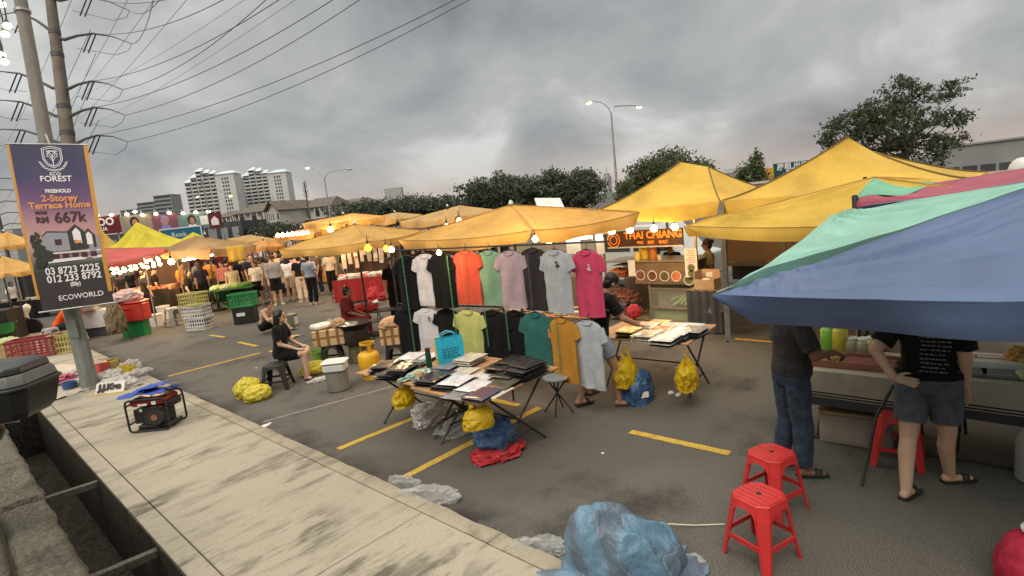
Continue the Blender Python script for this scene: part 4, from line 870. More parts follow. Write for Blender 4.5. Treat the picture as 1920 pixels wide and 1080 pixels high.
def person(label, loc, rz, pose=STAND, over=None, sc=1.0, skin_='tan', hair='short', shirt='black', sleeve=.75, legs_='navy', leglen=1.0, shoes='sandal', wide=1.0, hips=1.0, vox=.016, face=False, group=None, belly=0.0, folds=.010, thick=1.0, hand_curl=.35, hem=.0, bald=False):
    J = dict(pose); J.update(over or {}); J = {k: V(v) for k, v in J.items()}
    t = thing('person', label, 'person', loc, rz, group); t.scale = (sc,)*3
    sk = SK[skin_]
    lat0 = (J['hR']-J['hL']).normalized(); lat1 = (J['sR']-J['sL']).normalized()
    def axis(tt):
        a, b, c = J['pelvis'], J['chest'], J['neck']; s = max(-.3, min(1.05, tt)); b2 = b*2-(a+c)*.5
        return a*(1-s)**2+b2*2*s*(1-s)+c*s*s
    def rings(lst, infl=0.0):
        out = []
        for tt, rx, ry in lst:
            p = axis(tt); d = (axis(tt+.02)-axis(tt-.02)).normalized(); l = lerp(lat0, lat1, max(0, min(1, tt))); l = (l-d*l.dot(d)).normalized(); f = d.cross(l)
            fb = belly*math.exp(-((tt-.3)/.25)**2)
            out.append([p+l*((rx*wide*(hips if tt < .2 else 1)+infl)*math.cos(2*pi*k/24))+f*(((ry*wide+infl)*math.sin(2*pi*k/24))+(fb*max(0, math.sin(2*pi*k/24)))) for k in range(24)])
        return out
    TOR = [(-.16, .105, .085), (-.06, .165, .115), (.06, .168, .115), (.25, .148, .10), (.45, .146, .10), (.68, .168, .112), (.86, .165, .10), (.95, .11, .078), (1.02, .06, .055)]
    def arms(mb, infl=0, upto=None):
        for s in 'RL':
            a, b, c = J['s'+s], J['e'+s], J['w'+s]
            if upto is None: mb.capsule(a, .054*thick, b, .042*thick); mb.capsule(b, .041*thick, c, .028*thick)
            else:
                if upto <= 1: q = lerp(a, b, upto); mb.capsule(a, .060*thick+infl, lerp(a, b, .1), .060*thick+infl); mb.cyl(a, q, .060*thick+infl, .058*thick+infl+.008, n=16)
                else: mb.capsule(a, .058*thick+infl, b, .05*thick+infl); mb.cyl(b, lerp(b, c, upto-1), .05*thick+infl, .044*thick+infl, n=16)
    def legs(mb, infl=0, upto=None):
        for s in 'RL':
            a, b, c = J['h'+s], J['k'+s], J['a'+s]
            if upto is None:
                mb.capsule(a, .088*thick, b, .058*thick); calf = lerp(b, c, .3)-(J['f'+s].normalized())*.018; mb.capsule(b, .054*thick, calf, .055*thick); mb.capsule(calf, .055*thick, c, .036*thick)
            elif upto <= 1: mb.capsule(a, .098*thick+infl, lerp(a, b, .12), .096*thick+infl); mb.cyl(lerp(a, b, .05), lerp(a, b, upto), .098*thick+infl, .088*thick+infl, n=18)
            else: mb.capsule(a, .096*thick+infl, b, .076*thick+infl); mb.cyl(b, lerp(b, c, upto-1), .074*thick+infl, .066*thick+infl, n=18)
    # body: one continuous surface
    mb = MB(); mb.loft(rings(TOR), True, True)
    hd, lk = J['head'], J['look'].normalized(); up = V((0,0,1)); up = (up-lk*up.dot(lk)).normalized(); rt = lk.cross(up); HR = Matrix((rt, lk, up)).transposed()
    mb.capsule(J['neck']-(hd-J['neck'])*.25, .062, lerp(J['neck'], hd, .6), .052)
    mb.sphere(hd+HR @ V((0,-.005,.02)), (.074,.092,.098), 16, 12, rot=HR); mb.sphere(hd+HR @ V((0,.022,-.055)), (.054,.062,.062), 14, 10, rot=HR)
    mb.capsule(hd+HR @ V((0,.085,.02)), .011, hd+HR @ V((0,.104,-.018)), .015)
    for sg in (-1, 1): mb.sphere(hd+HR @ V((sg*.076,-.005,-.005)), (.011,.024,.034), 8, 8, rot=HR)
    arms(mb); legs(mb)
    for s in 'RL':
        mb.capsule(J['s'+s], .058*thick, lerp(axis(.88), J['s'+s], .35), .075)
        sg = 1 if s == 'R' else -1; w_ = J['w'+s]; d = J['hd'+s].normalized(); side = (J['s'+s]-J['s'+('L' if s == 'R' else 'R')]).normalized(); n = d.cross(side)
        n = n.normalized() if n.length > .1 else V((0,0,1)); side = n.cross(d)
        pm = w_+d*.07; mb.sphere(w_+d*.05, (.040, .055, .020), 12, 8, rot=Matrix((side, d, n)).transposed())
        for k, (o_, L) in enumerate(((-.030, .066), (-.010, .076), (.010, .072), (.028, .056))):
            b0 = w_+d*.085+side*o_; dd = (d+side*o_*4).normalized(); cv = n*(-hand_curl)
            m1 = b0+(dd+cv*.4).normalized()*L*.55; mb.capsule(b0, .0105, m1, .0098, 8, 3); mb.capsule(m1, .0098, m1+(dd+cv*1.6).normalized()*L*.5, .008, 8, 3)
        ts = -1 if abs(d.z) > .6 else -1
        b0 = w_+d*.03-side*.032; m1 = b0+(d*.7-side*.8).normalized()*.04; mb.capsule(b0, .0135, m1, .011, 8, 3); mb.capsule(m1, .011, m1+(d-side*.25).normalized()*.03, .009, 8, 3)
        a = J['a'+s]; f = J['f'+s].normalized(); mb.capsule(a+V((0,0,-.03))-f*.03, .034, a+f*.09+V((0,0,-.045)), .026); mb.capsule(a+f*.09+V((0,0,-.045)), .030, a+f*.17+V((0,0,-.053)), .020)
    b = mb.build('body', sk, t, smooth=180); APPLY.append((b, vox, 4 if vox < .012 else 2, 0))
    if face:
        mb = MB(); [mb.sphere(hd+HR @ V((sg*.031, .084, .012)), (.014,.008,.008), 8, 6, rot=HR) for sg in (-1, 1)]; [mb.box(hd+HR @ V((sg*.031, .088, .034)), (.034,.010,.007), rot=HR) for sg in (-1, 1)]; mb.build('eyes_and_brows', M_EYE, t)
        MB().sphere(hd+HR @ V((0,.082,-.058)), (.022,.010,.008), 10, 6, rot=HR).build('mouth', M_LIP, t)
    # hair
    if hair:
        mb = MB(); q = lambda *v: hd+HR @ V(v)
        if hair == 'cap': mb.sphere(q(0,-.012,.045), (.085,.102,.085), 16, 10, rot=HR); mb.box(q(0,.115,.045), (.13,.09,.012), rot=HR)
        else:
            mb.sphere(q(0,-.020,.040), (.086,.098,.096), 18, 12, rot=HR); mb.sphere(q(0,-.045,-.015), (.081,.068,.082), 14, 10, rot=HR)
            for sg in (-1, 1): mb.sphere(q(sg*.060,-.012,.022), (.026,.055,.055), 10, 8, rot=HR)
        if hair in ('long', 'bob'):
            bot = -.17 if hair == 'bob' else -.36
            for xx in (-.055, 0, .055): mb.capsule(q(xx,-.05,.02), .048, q(xx*1.15,-.075,bot), .036 if hair == 'bob' else .028)
            for sg in (-1, 1): mb.capsule(q(sg*.068,-.015,.04), .028, q(sg*.074,-.02,-.12), .026)
        if hair == 'bun': mb.sphere(q(0,-.11,.07), .045, 10, 8)
        o = mb.build('cap' if hair == 'cap' else 'hair', M_CAP if hair == 'cap' else M_HAIR, t, smooth=180); APPLY.append((o, max(.009, vox*.9), 2, .006))
    if shirt:
        mb = MB(); lo = [(hem, .176, .125), (.10, .168, .12)]+[r for r in TOR if .2 < r[0] < .9]+[(.93, .125, .088), (.985, .072, .066)]
        mb.loft(rings(lo, .014), True, True); arms(mb, .012, sleeve)
        for s in 'RL': mb.capsule(J['s'+s], .064*thick, lerp(axis(.88), J['s'+s], .35), .082)
        o = mb.build('shirt', FB[shirt], t, smooth=180); APPLY.append((o, vox, 3, folds))
    if legs_:
        mb = MB(); mb.loft(rings([(-.17, .11, .10), (-.06, .170, .122), (.06, .172, .12), (.16, .16, .112)], .010), True, True); legs(mb, .010, leglen)
        o = mb.build('shorts' if leglen < 1.2 else 'trousers', FB[legs_], t, smooth=180); APPLY.append((o, vox, 3, folds))
    if shoes:
        for s in 'RL':
            mb = MB(); a = J['a'+s]; f = J['f'+s].normalized(); sd = V((f.y, -f.x, 0)); R3 = Matrix((sd, f, V((0,0,1)))).transposed()
            c = a+f*.065; gz = c.z-.075
            mb.prism([(-.034,-.12), (.034,-.12), (.042,-.02), (.05,.08), (.035,.135), (-.02,.14), (-.045,.09), (-.04,-.02)], gz, gz+.02, c=(c.x, c.y, 0), rot=R3)
            if shoes == 'sandal': mb.tube([V((c.x, c.y, gz+.02))+f*.03-sd*.05, V((c.x, c.y, gz+.065))+f*.04, V((c.x, c.y, gz+.02))+f*.03+sd*.05], [.012, .016, .012], 8); mb.tube([V((c.x, c.y, gz+.02))+f*.06-sd*.05, V((c.x, c.y, gz+.055))+f*.075, V((c.x, c.y, gz+.02))+f*.06+sd*.05], [.01, .014, .01], 8)
            else: mb.capsule(c-f*.08+V((0,0,-.035)), .045, c+f*.10+V((0,0,-.045)), .038)
            mb.build('sandal' if shoes == 'sandal' else 'shoe', M_SOLE if shoes == 'sandal' else M_SHOE, t, smooth=40)
    return t
def apply_mods():
    for o, vox, sm, dsp in APPLY:
        m = o.modifiers.new('r', 'REMESH'); m.mode = 'VOXEL'; m.voxel_size = vox; m.use_smooth_shade = True
        if dsp:
            d = o.modifiers.new('d', 'DISPLACE'); d.texture = CT; d.strength = dsp*2; d.mid_level = .5; d.texture_coords = 'LOCAL'
        s = o.modifiers.new('s', 'SMOOTH'); s.iterations = sm; s.factor = .5
    dg = bpy.context.evaluated_depsgraph_get()
    for o, *_ in APPLY:
        me = bpy.data.meshes.new_from_object(o.evaluated_get(dg)); me.shade_smooth(); o.modifiers.clear(); old = o.data; o.data = me; bpy.data.meshes.remove(old)

# --- near people
W0 = P(1738, 925); W0.z = 0
person('woman seen from behind in black printed top and denim shorts with hand on her back', V((5.20,.56,0)), face_dir(V((1,.05,0))), over=dict(hR=(.10,0,.86), hL=(-.10,0,.86), kL=(-.12,-.09,.46), aL=(-.125,-.25,.075), kR=(.12,.06,.47), aR=(.13,.17,.075), fL=(.35,1,0), fR=(.95,.75,0), eL=(-.335,-.12,1.16), wL=(-.20,-.245,.985), hdL=(.95,-.12,-.18), sL=(-.19,-.02,1.39), sR=(.19,0,1.38)),
       sc=1.0, skin_='light', hair='bob', shirt='black', legs_='denim', leglen=.70, wide=1.12, hips=1.12, thick=1.12, vox=.0065, hand_curl=-.05, folds=.012, hem=.02)
wm = bpy.data.objects['person']
mb = MB(); rs = random.Random(3)
for k in range(9):
    z = 1.30-.034*k; x = -.05+.02*rs.random(); xe = .10+.03*rs.random()
    while x < xe:
        L = rs.uniform(.010, .028); mb.box((x+L/2, -.160-.006*math.cos(k), z+.002*rs.uniform(-1, 1)), (L, .010, .007+.004*rs.random())); x += L+rs.uniform(.005, .012)
mb.build('back_print', mat('faded_print', (.13,.13,.13)), wm, smooth=0)
person('man in dark shirt and faded jeans standing at the food table, arms forward', V((4.97,1.50,0)), face_dir(V((.70,-.62,0))), over=dict(eR=(.25,.06,1.12), wR=(.15,.30,1.10), hdR=(-.3,1,-.5), eL=(-.24,.05,1.12), wL=(-.09,.31,1.08), hdL=(.1,1,-.9), kR=(.10,.03,.47), aR=(.11,.02,.075), aL=(-.12,-.06,.075)),
       sc=1.0, skin_='brown', hair='short', shirt='char', sleeve=.8, legs_='denimd', leglen=1.92, wide=1.05, vox=.0075, folds=.014, belly=.03)
person('man in black T-shirt and washed shorts striding at the second shirt table', V((5.60,3.88,0)), face_dir(V((.80,-.60,0))), over=dict(pelvis=(0,-.05,.93), chest=(0,.02,1.2), neck=(0,.10,1.41), head=(0,.19,1.54), look=(0,.85,-.5), sR=(.175,.09,1.36), sL=(-.175,.10,1.36), eR=(.22,.22,1.13), wR=(.13,.44,1.0), eL=(-.21,.24,1.13), wL=(-.10,.46,.98), hdR=(0,1,-.4), hdL=(0,1,-.4), kR=(.10,.12,.49), aR=(.11,.13,.075), kL=(-.1,-.09,.47), aL=(-.1,-.33,.09), hR=(.09,-.03,.88), hL=(-.09,-.05,.88)),
       sc=1.0, skin_='tan', hair='short', shirt='black', sleeve=.7, legs_='washed', leglen=.55, vox=.0075, folds=.012, face=True)
person('woman in black T-shirt and shorts sitting on a dark plastic stool', V((4.06,9.52,0)), face_dir(V((.72,-.69,0))), pose=SIT, over=dict(kR=(.10,.42,.50), aR=(.10,.40,.075), kL=(-.08,.40,.49), aL=(-.09,.30,.075), pelvis=(0,-.03,.53), neck=(0,.0,1.03), head=(0,.06,1.18), look=(0,1,-.08), eR=(.2,.05,.72), wR=(.12,.27,.60)), sc=.98, skin_='light', hair='bob', shirt='black', legs_='black', leglen=.72, vox=.009, face=True)
person('woman in maroon top sitting behind the wok', V((6.35,11.2,0)), face_dir(V((.72,-.69,0))), pose=SIT, over=dict(pelvis=(0,0,.46), chest=(0,.0,.76), neck=(0,.04,1.0), head=(0,.08,1.145)), sc=.98, skin_='brown', hair='short', shirt='maroon', sleeve=.95, legs_='maroon', leglen=1.8, wide=1.12, vox=.011, face=True)
person('shirtless man sitting low on the asphalt behind the woman in black', V((5.95,14.7,0)), face_dir(V((.5,-.86,0))), pose=SIT, over=dict(pelvis=(0,-.05,.20), chest=(0,.02,.42), neck=(0,.14,.63), head=(0,.22,.76), look=(.1,1,-.1), sR=(.18,.12,.60), sL=(-.18,.12,.60), eR=(.24,.28,.38), wR=(.15,.42,.34), eL=(-.24,.2,.36), wL=(-.15,.42,.34), hR=(.1,-.02,.18), hL=(-.1,-.02,.18), kR=(.22,.36,.40), aR=(.12,.55,.075), kL=(-.3,.30,.30), aL=(-.22,.55,.075)), skin_='light', hair='short', shirt=None, legs_='black', leglen=.85, vox=.011, face=True, wide=1.05)
person('man in bright orange shirt bent over on a stool beneath the banner', V((2.62,21.2,0)), face_dir(V((.75,-.6,0))), pose=SIT, over=dict(pelvis=(0,-.05,.50), chest=(0,.12,.76), neck=(0,.34,.93), head=(0,.47,1.0), look=(0,.7,-.7), sR=(.17,.30,.90), sL=(-.17,.30,.90), eR=(.2,.34,.60), wR=(.12,.45,.38), eL=(-.2,.34,.6), wL=(-.1,.45,.38)), sc=1.05, skin_='brown', hair='short', shirt='orange', legs_='navy', leglen=.8, vox=.014)
# --- food stall staff
person('stall cook in a black cap and dark shirt behind the food counter', AX(1262, 520, 10.75).xy.to_3d(), face_dir(V((-1,.25,0))), over=dict(look=(0,.85,-.5), head=(0,.06,1.57), eR=(.25,.05,1.12), wR=(.12,.28,1.12), eL=(-.25,.05,1.12), wL=(-.1,.28,1.1)), sc=.90, hair='cap', shirt='black', legs_='black', leglen=1.9, vox=.014, face=True)
person('worker with tied up dark hair and khaki top at the food stall', AX(1330, 520, 10.35).xy.to_3d(), face_dir(V((-.5,1,0))), sc=.93, skin_='brown', hair='bun', shirt='khaki', legs_='black', leglen=1.9, vox=.014)
# --- crowd
def crowd(label, px, py, facing, **k): p = P(px, py); return person(label, V((p.x, p.y, 0)), face_dir(facing), group='people in the market lane', **k)
TW = -AWAY
crowd('man in grey sweatshirt with a black cross strap and black shorts', 524, 572, V((-.3,-.95,0)), skin_='light', sc=1.06, shirt='grey', sleeve=1.7, legs_='black', leglen=.9, shoes='shoe', over=dict(look=(-.25,.8,-.6)), face=True)
s_ = bpy.data.objects[[o.name for o in bpy.data.objects if o.name.startswith('person')][-1]] if False else None
crowd('man in blue grey shirt and long black trousers with his back turned', 590, 571, AWAY+RIGHT*.2, skin_='tan', sc=1.02, shirt='greyblue', legs_='black', leglen=1.93, shoes='shoe', wide=1.08, belly=.03)
crowd('person in black top and pale trousers beside the man in blue grey', 571, 566, AWAY-RIGHT*.6, skin_='light', sc=1.0, shirt='black', legs_='cream', leglen=1.9, shoes='shoe')
crowd('woman with long black hair and beige skirt carrying a red bag', 549, 564, AWAY, skin_='light', sc=.98, hair='long', shirt='white', legs_='beige', leglen=.95)
crowd('person in beige long shirt and shorts behind the man in grey', 505, 568, AWAY-RIGHT, skin_='light', sc=1.03, shirt='beige', sleeve=.9, legs_='beige', leglen=.8)
crowd('tall dark haired man in a dark purple shirt in the lane', 482, 562, TW+RIGHT, skin_='light', sc=1.08, shirt='navy', legs_='black', leglen=1.9, shoes='shoe')
crowd('young woman in white top with black hair behind the green baskets', 489, 572, TW, skin_='light', sc=.97, hair='long', shirt='white', legs_='black', leglen=.8, face=True)
crowd('person in brown shirt deep in the lane', 537, 552, AWAY, skin_='light', sc=1.0, shirt='brown', legs_='black', leglen=1.9)
crowd('person in pink shirt deep in the lane', 560, 551, AWAY+RIGHT, skin_='light', sc=1.0, shirt='pink', hair='long', legs_='beige', leglen=.9)
crowd('person in charcoal shirt deep in the lane', 515, 550, TW, skin_='tan', sc=1.05, shirt='char', legs_='navy', leglen=1.9)
crowd('woman with black hair and bare shoulders behind the vegetable table', 446, 577, TW+RIGHT*.7, skin_='light', sc=.95, hair='long', shirt='cream', sleeve=.1, legs_='black', leglen=1.9)
crowd('woman with long black hair in a black shirt at the vegetable stall', 366, 600, RIGHT+AWAY*.4, skin_='light', sc=1.0, hair='long', shirt='black', legs_='black', leglen=1.9)
crowd('man in orange yellow shirt between the stalls', 353, 580, RIGHT, skin_='tan', sc=1.08, shirt='amber', legs_='navy', leglen=1.9)
crowd('woman with dark hair in dark top near the yellow cloth', 388, 574, AWAY-RIGHT*.4, skin_='light', sc=1.0, hair='long', shirt='navy', legs_='black', leglen=1.9)
crowd('person in mustard shirt with a dark strap under the brown canopy', 405, 568, AWAY, skin_='light', sc=1.08, shirt='amber', legs_='brown', leglen=1.9)
crowd('person in pinkish top beside the hanging yellow cloth', 428, 570, TW, skin_='light', sc=1.0, shirt='pink', legs_='navy', leglen=1.9)
crowd('short haired person in black clothes at the left stall', 284, 597, AWAY+RIGHT*.5, skin_='light', sc=1.05, hair='short', shirt='black', legs_='black', leglen=1.93)
crowd('person in black clothes and black cap at the left stall', 303, 590, AWAY+RIGHT, skin_='light', sc=1.06, hair='cap', shirt='black', legs_='black', leglen=1.93)
crowd('seller in dark clothes under the red canopy', 238, 590, RIGHT, skin_='brown', sc=1.0, hair='short', shirt='char', legs_='black', leglen=1.9)
for px, py, sh, lb in ((325, 566, 'brown', 'person in brown shirt far back under the brown canopy'), (340, 560, 'navy', 'person in navy shirt far back under the brown canopy'), (372, 560, 'pink', 'person in pink shirt far back under the brown canopy'), (418, 556, 'char', 'person in charcoal shirt far back by the white stall'), (462, 553, 'beige', 'person in beige shirt far back behind the vegetable table'), (270, 566, 'maroon', 'person in maroon shirt far back under the red canopy')):
    crowd(lb, px, py, AWAY+RIGHT*random.uniform(-1, 1), skin_='light', sc=1.05, shirt=sh, legs_='black', leglen=1.9, vox=.02)
crowd('seller in cream T-shirt with a round print behind the jewellery table', 627, 552, TW, skin_='tan', sc=1.0, hair='cap', shirt='cream', legs_='black', leglen=1.9)
crowd('person in black top beside the hanging black T-shirts', 750, 610, TW+RIGHT*.3, skin_='light', sc=1.0, hair='long', shirt='black', legs_='black', leglen=1.9)
p = P(40, 600); person('vendor in pale shirt among the motorcycles at the left edge', V((p.x, p.y+1, 0)), face_dir(RIGHT), skin_='brown', sc=1.0, hair='short', shirt='white', legs_='black', leglen=1.9, vox=.018)
# ------------------------------------------------------------------ generic object builders
def plastic(name, c, rough=.40, var=.15, trans=0): return mat('plastic_'+name, c, rough=rough, var=var, scale=5, spec=.45, trans=trans)
PL = dict(red=plastic('red', (.50,.028,.028)), black=plastic('black', (.016,.016,.017), .45), grey=plastic('grey', (.33,.33,.33), .5), white=plastic('white', (.62,.61,.58), .45), yellow=plastic('yellow', (.58,.42,.08), .5), green=plastic('green', (.015,.20,.055), .45), dgreen=plastic('dark_green', (.01,.10,.03), .5), lime=plastic('lime', (.22,.42,.06), .45), maroon=plastic('maroon', (.25,.03,.045), .5), blue=plastic('blue', (.03,.10,.28)), olive=plastic('olive', (.40,.36,.12), .55), cream=plastic('cream', (.55,.48,.34), .5))
M_BAGY = mat('yellow_carrier_bag', (.66,.46,.02), rough=.4, var=.2, scale=6, bump=.35, bscale=14, trans=.4); M_BAGW = mat('white_carrier_bag', (.66,.64,.62), rough=.4, var=.1, bump=.35, bscale=14, trans=.35); M_BAGR = mat('red_carrier_bag', (.6,.05,.06), rough=.4, var=.15, bump=.35, bscale=14, trans=.35)
M_SILV = mat('silver_foil_bag', (.62,.60,.58), rough=.35, metal=.25, var=.25, scale=7, bump=.3, bscale=10); M_CLEAR = mat('clear_plastic_film', (.62,.62,.62), rough=.18, var=.1, bump=.6, bscale=12, alpha=.22); M_BLUEBAG = mat('blue_bag', (.045,.10,.21), rough=.5, var=.3, scale=4, bump=.4, bscale=9); M_CARD = mat('cardboard', (.42,.28,.16), rough=.9, var=.15, scale=3); M_PAPER = mat('paper', (.66,.63,.58), rough=.9, var=.08)
M_WOOD = mat('plywood_top', (.36,.20,.10), rough=.6, var=.2, scale=3, stretch=(1, 5, 1)); M_STEEL = mat('stainless_steel', (.50,.48,.44), rough=.32, metal=.85, var=.15, scale=3); M_FOAM = mat('foam_box', (.50,.36,.19), rough=.8, var=.15, scale=4); M_TAPE = mat('brown_tape', (.22,.11,.045), rough=.35, var=.1)
def crumple(name, m, c, r, seed=0, amp=.18, fr=3.0, flat=True, n=64, mm=40, parent=None, ridges=True, tail=None, rot=0, seam=None, box=1.0, smooth=75):
    """a crumpled soft body: rounded lump with creased folds, flat where it lies on the ground"""
    rx, ry, rz = r; c = Vector(c); cr, sr = math.cos(rot), math.sin(rot); rings = []
    for i in range(mm+1):
        t = -pi/2+pi*i/mm; ring = []
        for k in range(n):
            a = 2*pi*k/n; d = Vector((math.cos(t)*math.cos(a), math.cos(t)*math.sin(a), math.sin(t)))
            if box != 1.0: d = Vector(tuple(math.copysign(abs(v)**box, v) for v in d))
            q = d*fr+Vector((seed*7.1, seed*3.3, seed))
            f = noise.noise(q); g = 1-abs(noise.noise(q*1.9+Vector((5, 1, 2))))*2; h = 1-abs(noise.noise(q*4.1+Vector((1, 8, 3))))*2
            s = 1+amp*(f*.9+(g*.55+h*.28 if ridges else 0))
            p = Vector((d.x*rx*s, d.y*ry*s, d.z*rz*s))
            if flat: p.z = max(p.z, -rz*.55)
            ring.append(Vector((p.x*cr-p.y*sr, p.x*sr+p.y*cr, p.z+(rz*.55 if flat else 0))))
        rings.append(ring)
    mb = MB(); mb.loft(rings, True, True)
    return mb.build(name, m, parent, smooth=smooth, loc=c)
def carrier_bag(label, c, w, h, m, rz=0, seed=0, hang=True, group=None, fat=.32):
    """thin plastic carrier bag with two handle loops; hangs from its handles when hang"""
    t = thing('carrier_bag', label, 'plastic bag', c, rz, group)
    def f(u, v):
        a = 2*pi*u; zz = v; bul = math.sin(min(1, zz*1.25)*pi*.62)**.7 if zz > 0 else 0
        x = math.cos(a)*w/2*(.62+.38*bul)*(1 if zz < .97 else .6); y = math.sin(a)*w*fat*bul*(1 if zz < .97 else .5)
        k = 1+.16*nz((math.cos(a)*2+seed, math.sin(a)*2, zz*4))+.15*(1-2*abs(nz((math.cos(a)*3+seed, math.sin(a)*3, zz*3.2))))+.07*(1-2*abs(nz((math.cos(a)*8+seed, math.sin(a)*8, zz*8))))
        return Vector((x*k, y*k+.004*math.sin(a), -h*.28-h*.72*zz+.012*nz((u*9, zz*7, seed))))
    mb = MB(); mb.grid(f, 72, 40); mb.build('bag_body', m, t, smooth=50)
    mb = MB()
    for sg in (-1, 1):
        mb.grid(lambda u, v: Vector((sg*w*(.29-.10*v)+(u-.5)*w*.2*(1-.4*v), .02*math.sin(v*6+seed)+.012*sg, -h*.30+h*.30*v)), 3, 8)
    mb.build('handles', m, t, smooth=80); return t
def crate(label, c, sz, rz, m, group=None, slots=True, tilt=0, name='plastic_crate', cat='crate', content=None):
    t = thing(name, label, cat, c, rz, group); L, W, H = sz; th = .014
    mb = MB(); mb.box2((-L*.47, -W*.47, 0), (L*.47, W*.47, .012)); mb.build('base', m, t, smooth=0)
    mb = MB(); rows, colsL = (3, 8)
    def side(p0, p1, up, n):
        d = (p1-p0); nn = Vector((d.y, -d.x, 0)).normalized()
        if not slots: mb.slab(p0, p1, p1+up, p0+up, th); return
        for k in range(rows+1):
            z0, z1 = (k/rows*.86, k/rows*.86+.075) if k < rows else (.86, 1.0); mb.slab(p0+up*z0, p1+up*z0, p1+up*z1, p0+up*z1, th)
        for k in range(n+1):
            f = k/n; a = lerp(p0, p1, max(0, f-.02)); b = lerp(p0, p1, min(1, f+.02)); mb.slab(a+up*.075+nn*-.0015, b+up*.075+nn*-.0015, b+up*.86+nn*-.0015, a+up*.86+nn*-.0015, th*.8)
    cs = [Vector((sx*L*.47, sy*W*.47, .004)) for sx, sy in ((-1,-1), (1,-1), (1,1), (-1,1))]
    for i in range(4):
        a, b = cs[i], cs[(i+1) % 4]; up = Vector((0,0,H)); side(a, b, up, colsL if i % 2 == 0 else 5)
    mb.build('walls', m, t, smooth=0)
    mb = MB(); e = .5
    for a, b in (((-e*L, -e*W-.012, H-.02), (e*L, -e*W+.02, H+.008)), ((-e*L, e*W-.02, H-.02), (e*L, e*W+.012, H+.008)), ((-e*L-.012, -e*W+.021, H-.02), (-e*L+.02, e*W-.021, H+.008)), ((e*L-.02, -e*W+.021, H-.02), (e*L+.012, e*W-.021, H+.008))): mb.box2(a, b)
    mb.build('rim', m, t, smooth=0, bevel=.004)
    if content is not None: crumple('contents', content, (0, 0, H*.35), (L*.42, W*.42, H*.55), seed=L*9, amp=.2, parent=t)
    return t
def stool(label, c, rz, m, h=.46, w=.30, group=None):
    t = thing('plastic_stool', label, 'stool', c, rz, group); hw = w/2; c_ = hw*.42
    octo = [(-hw+c_, -hw), (hw-c_, -hw), (hw, -hw+c_), (hw, hw-c_), (hw-c_, hw), (-hw+c_, hw), (-hw, hw-c_), (-hw, -hw+c_)]
    mb = MB(); mb.loft([[Vector((x*s, y*s, z)) for x, y in octo] for s, z in ((1.02, h-.035), (1.0, h-.012), (.955, h-.005))], True, True)
    ns = 6                      # raised strips leave narrow grooves between them
    for k in range(ns):
        x0, x1 = -hw*.93+(2*hw*.93)*k/ns+.003, -hw*.93+(2*hw*.93)*(k+1)/ns-.003
        lim = lambda x: hw*.93-max(0, abs(x)-(hw*.93-c_*.93))
        pz = [(x0, -lim(x0)), (x1, -lim(x1)), (x1, lim(x1)), (x0, lim(x0))]; mb.prism(pz, h-.006, h)
    s_ = mb.build('seat', m, t, smooth=25, bevel=.002); MB().lathe([(.019, 0), (.019, .0025)], c=(0, 0, h-.001), n=14).build('dark_hole_disc', M_IRON, s_, smooth=30)  # black disc on the seat, shade of the hole put in as colour
    mb = MB()
    for i in range(4):          # apron with an arch
        R = Matrix.Rotation(i*pi/2, 3, 'Z'); N = 12
        def ap(k):
            u = -1+2*k/N; x = u*(hw-c_*.9)*1.05; dep = .035+.065*abs(u)**3; y0 = -hw*1.0; return [R @ Vector((x, y0, h-.02)), R @ Vector((x, y0-.006-dep*.12, h-.02-dep)), R @ Vector((x, y0+.008-dep*.12, h-.02-dep)), R @ Vector((x, y0+.012, h-.02))]
        mb.loft([ap(k) for k in range(N+1)], True, True)
    mb.build('apron', m, t, smooth=30)
    for i in range(4):
        R = Matrix.Rotation(i*pi/2, 3, 'Z')
        def lg(z, out, wd, ch):
            # L shaped corner leg: chamfered outer corner with two wings
            o = hw*out; return [R @ Vector(p) for p in ((o-ch-wd, -o, z), (o-ch, -o, z), (o, -o+ch, z), (o, -o+ch+wd, z), (o-.014, -o+ch+wd, z), (o-.014, -o+ch+.004, z), (o-ch-.004, -o+.014, z), (o-ch-wd, -o+.014, z))]
        MB().loft([lg(h-.015, 1.0, .028, c_*.95), lg(h*.55, 1.13, .022, c_*.72), lg(.0, 1.32, .016, c_*.5)], True, True).build('leg', m, t, smooth=25)
    mb = MB(); o = hw*1.19; zz = h*.36
    for i in range(4):
        R = Matrix.Rotation(i*pi/2, 3, 'Z'); mb.box(R @ Vector((0, -o+.002, zz)), (2*o-.10, .014, .034), rot=Matrix.Rotation(i*pi/2, 3, 'Z'))
    mb.build('stretcher', m, t, smooth=0); return t
def folding_table(label, c, rz, L, W, H, m_top, cloth=None, group=None, legs_m=None, top_th=.025, crossx=True):
    """trestle table; each end has a pair of legs that cross"""
    t = thing('folding_table', label, 'table', c, rz, group); lm = legs_m or M_IRON
    MB().rbox((0, 0, H-top_th/2), (L, W, top_th), .012).build('tabletop', m_top, t, smooth=40)
    for sx in (-1, 1):
        x = sx*(L/2-.09)
        for sy in (-1, 1): MB().tube([(x+sy*.012, sy*W*.30, 0), (x+sy*.012, -sy*W*.36, H-top_th-.002)], .013, 8).build('leg', lm, t)
        MB().tube([(x, -W*.17, H*.24), (x, W*.17, H*.24)], .010, 6).build('stretcher', lm, t) if crossx else None
    MB().tube([(-L/2+.09, 0, H*.455), (L/2-.09, 0, H*.455)], .010, 6).build('brace', lm, t); return t

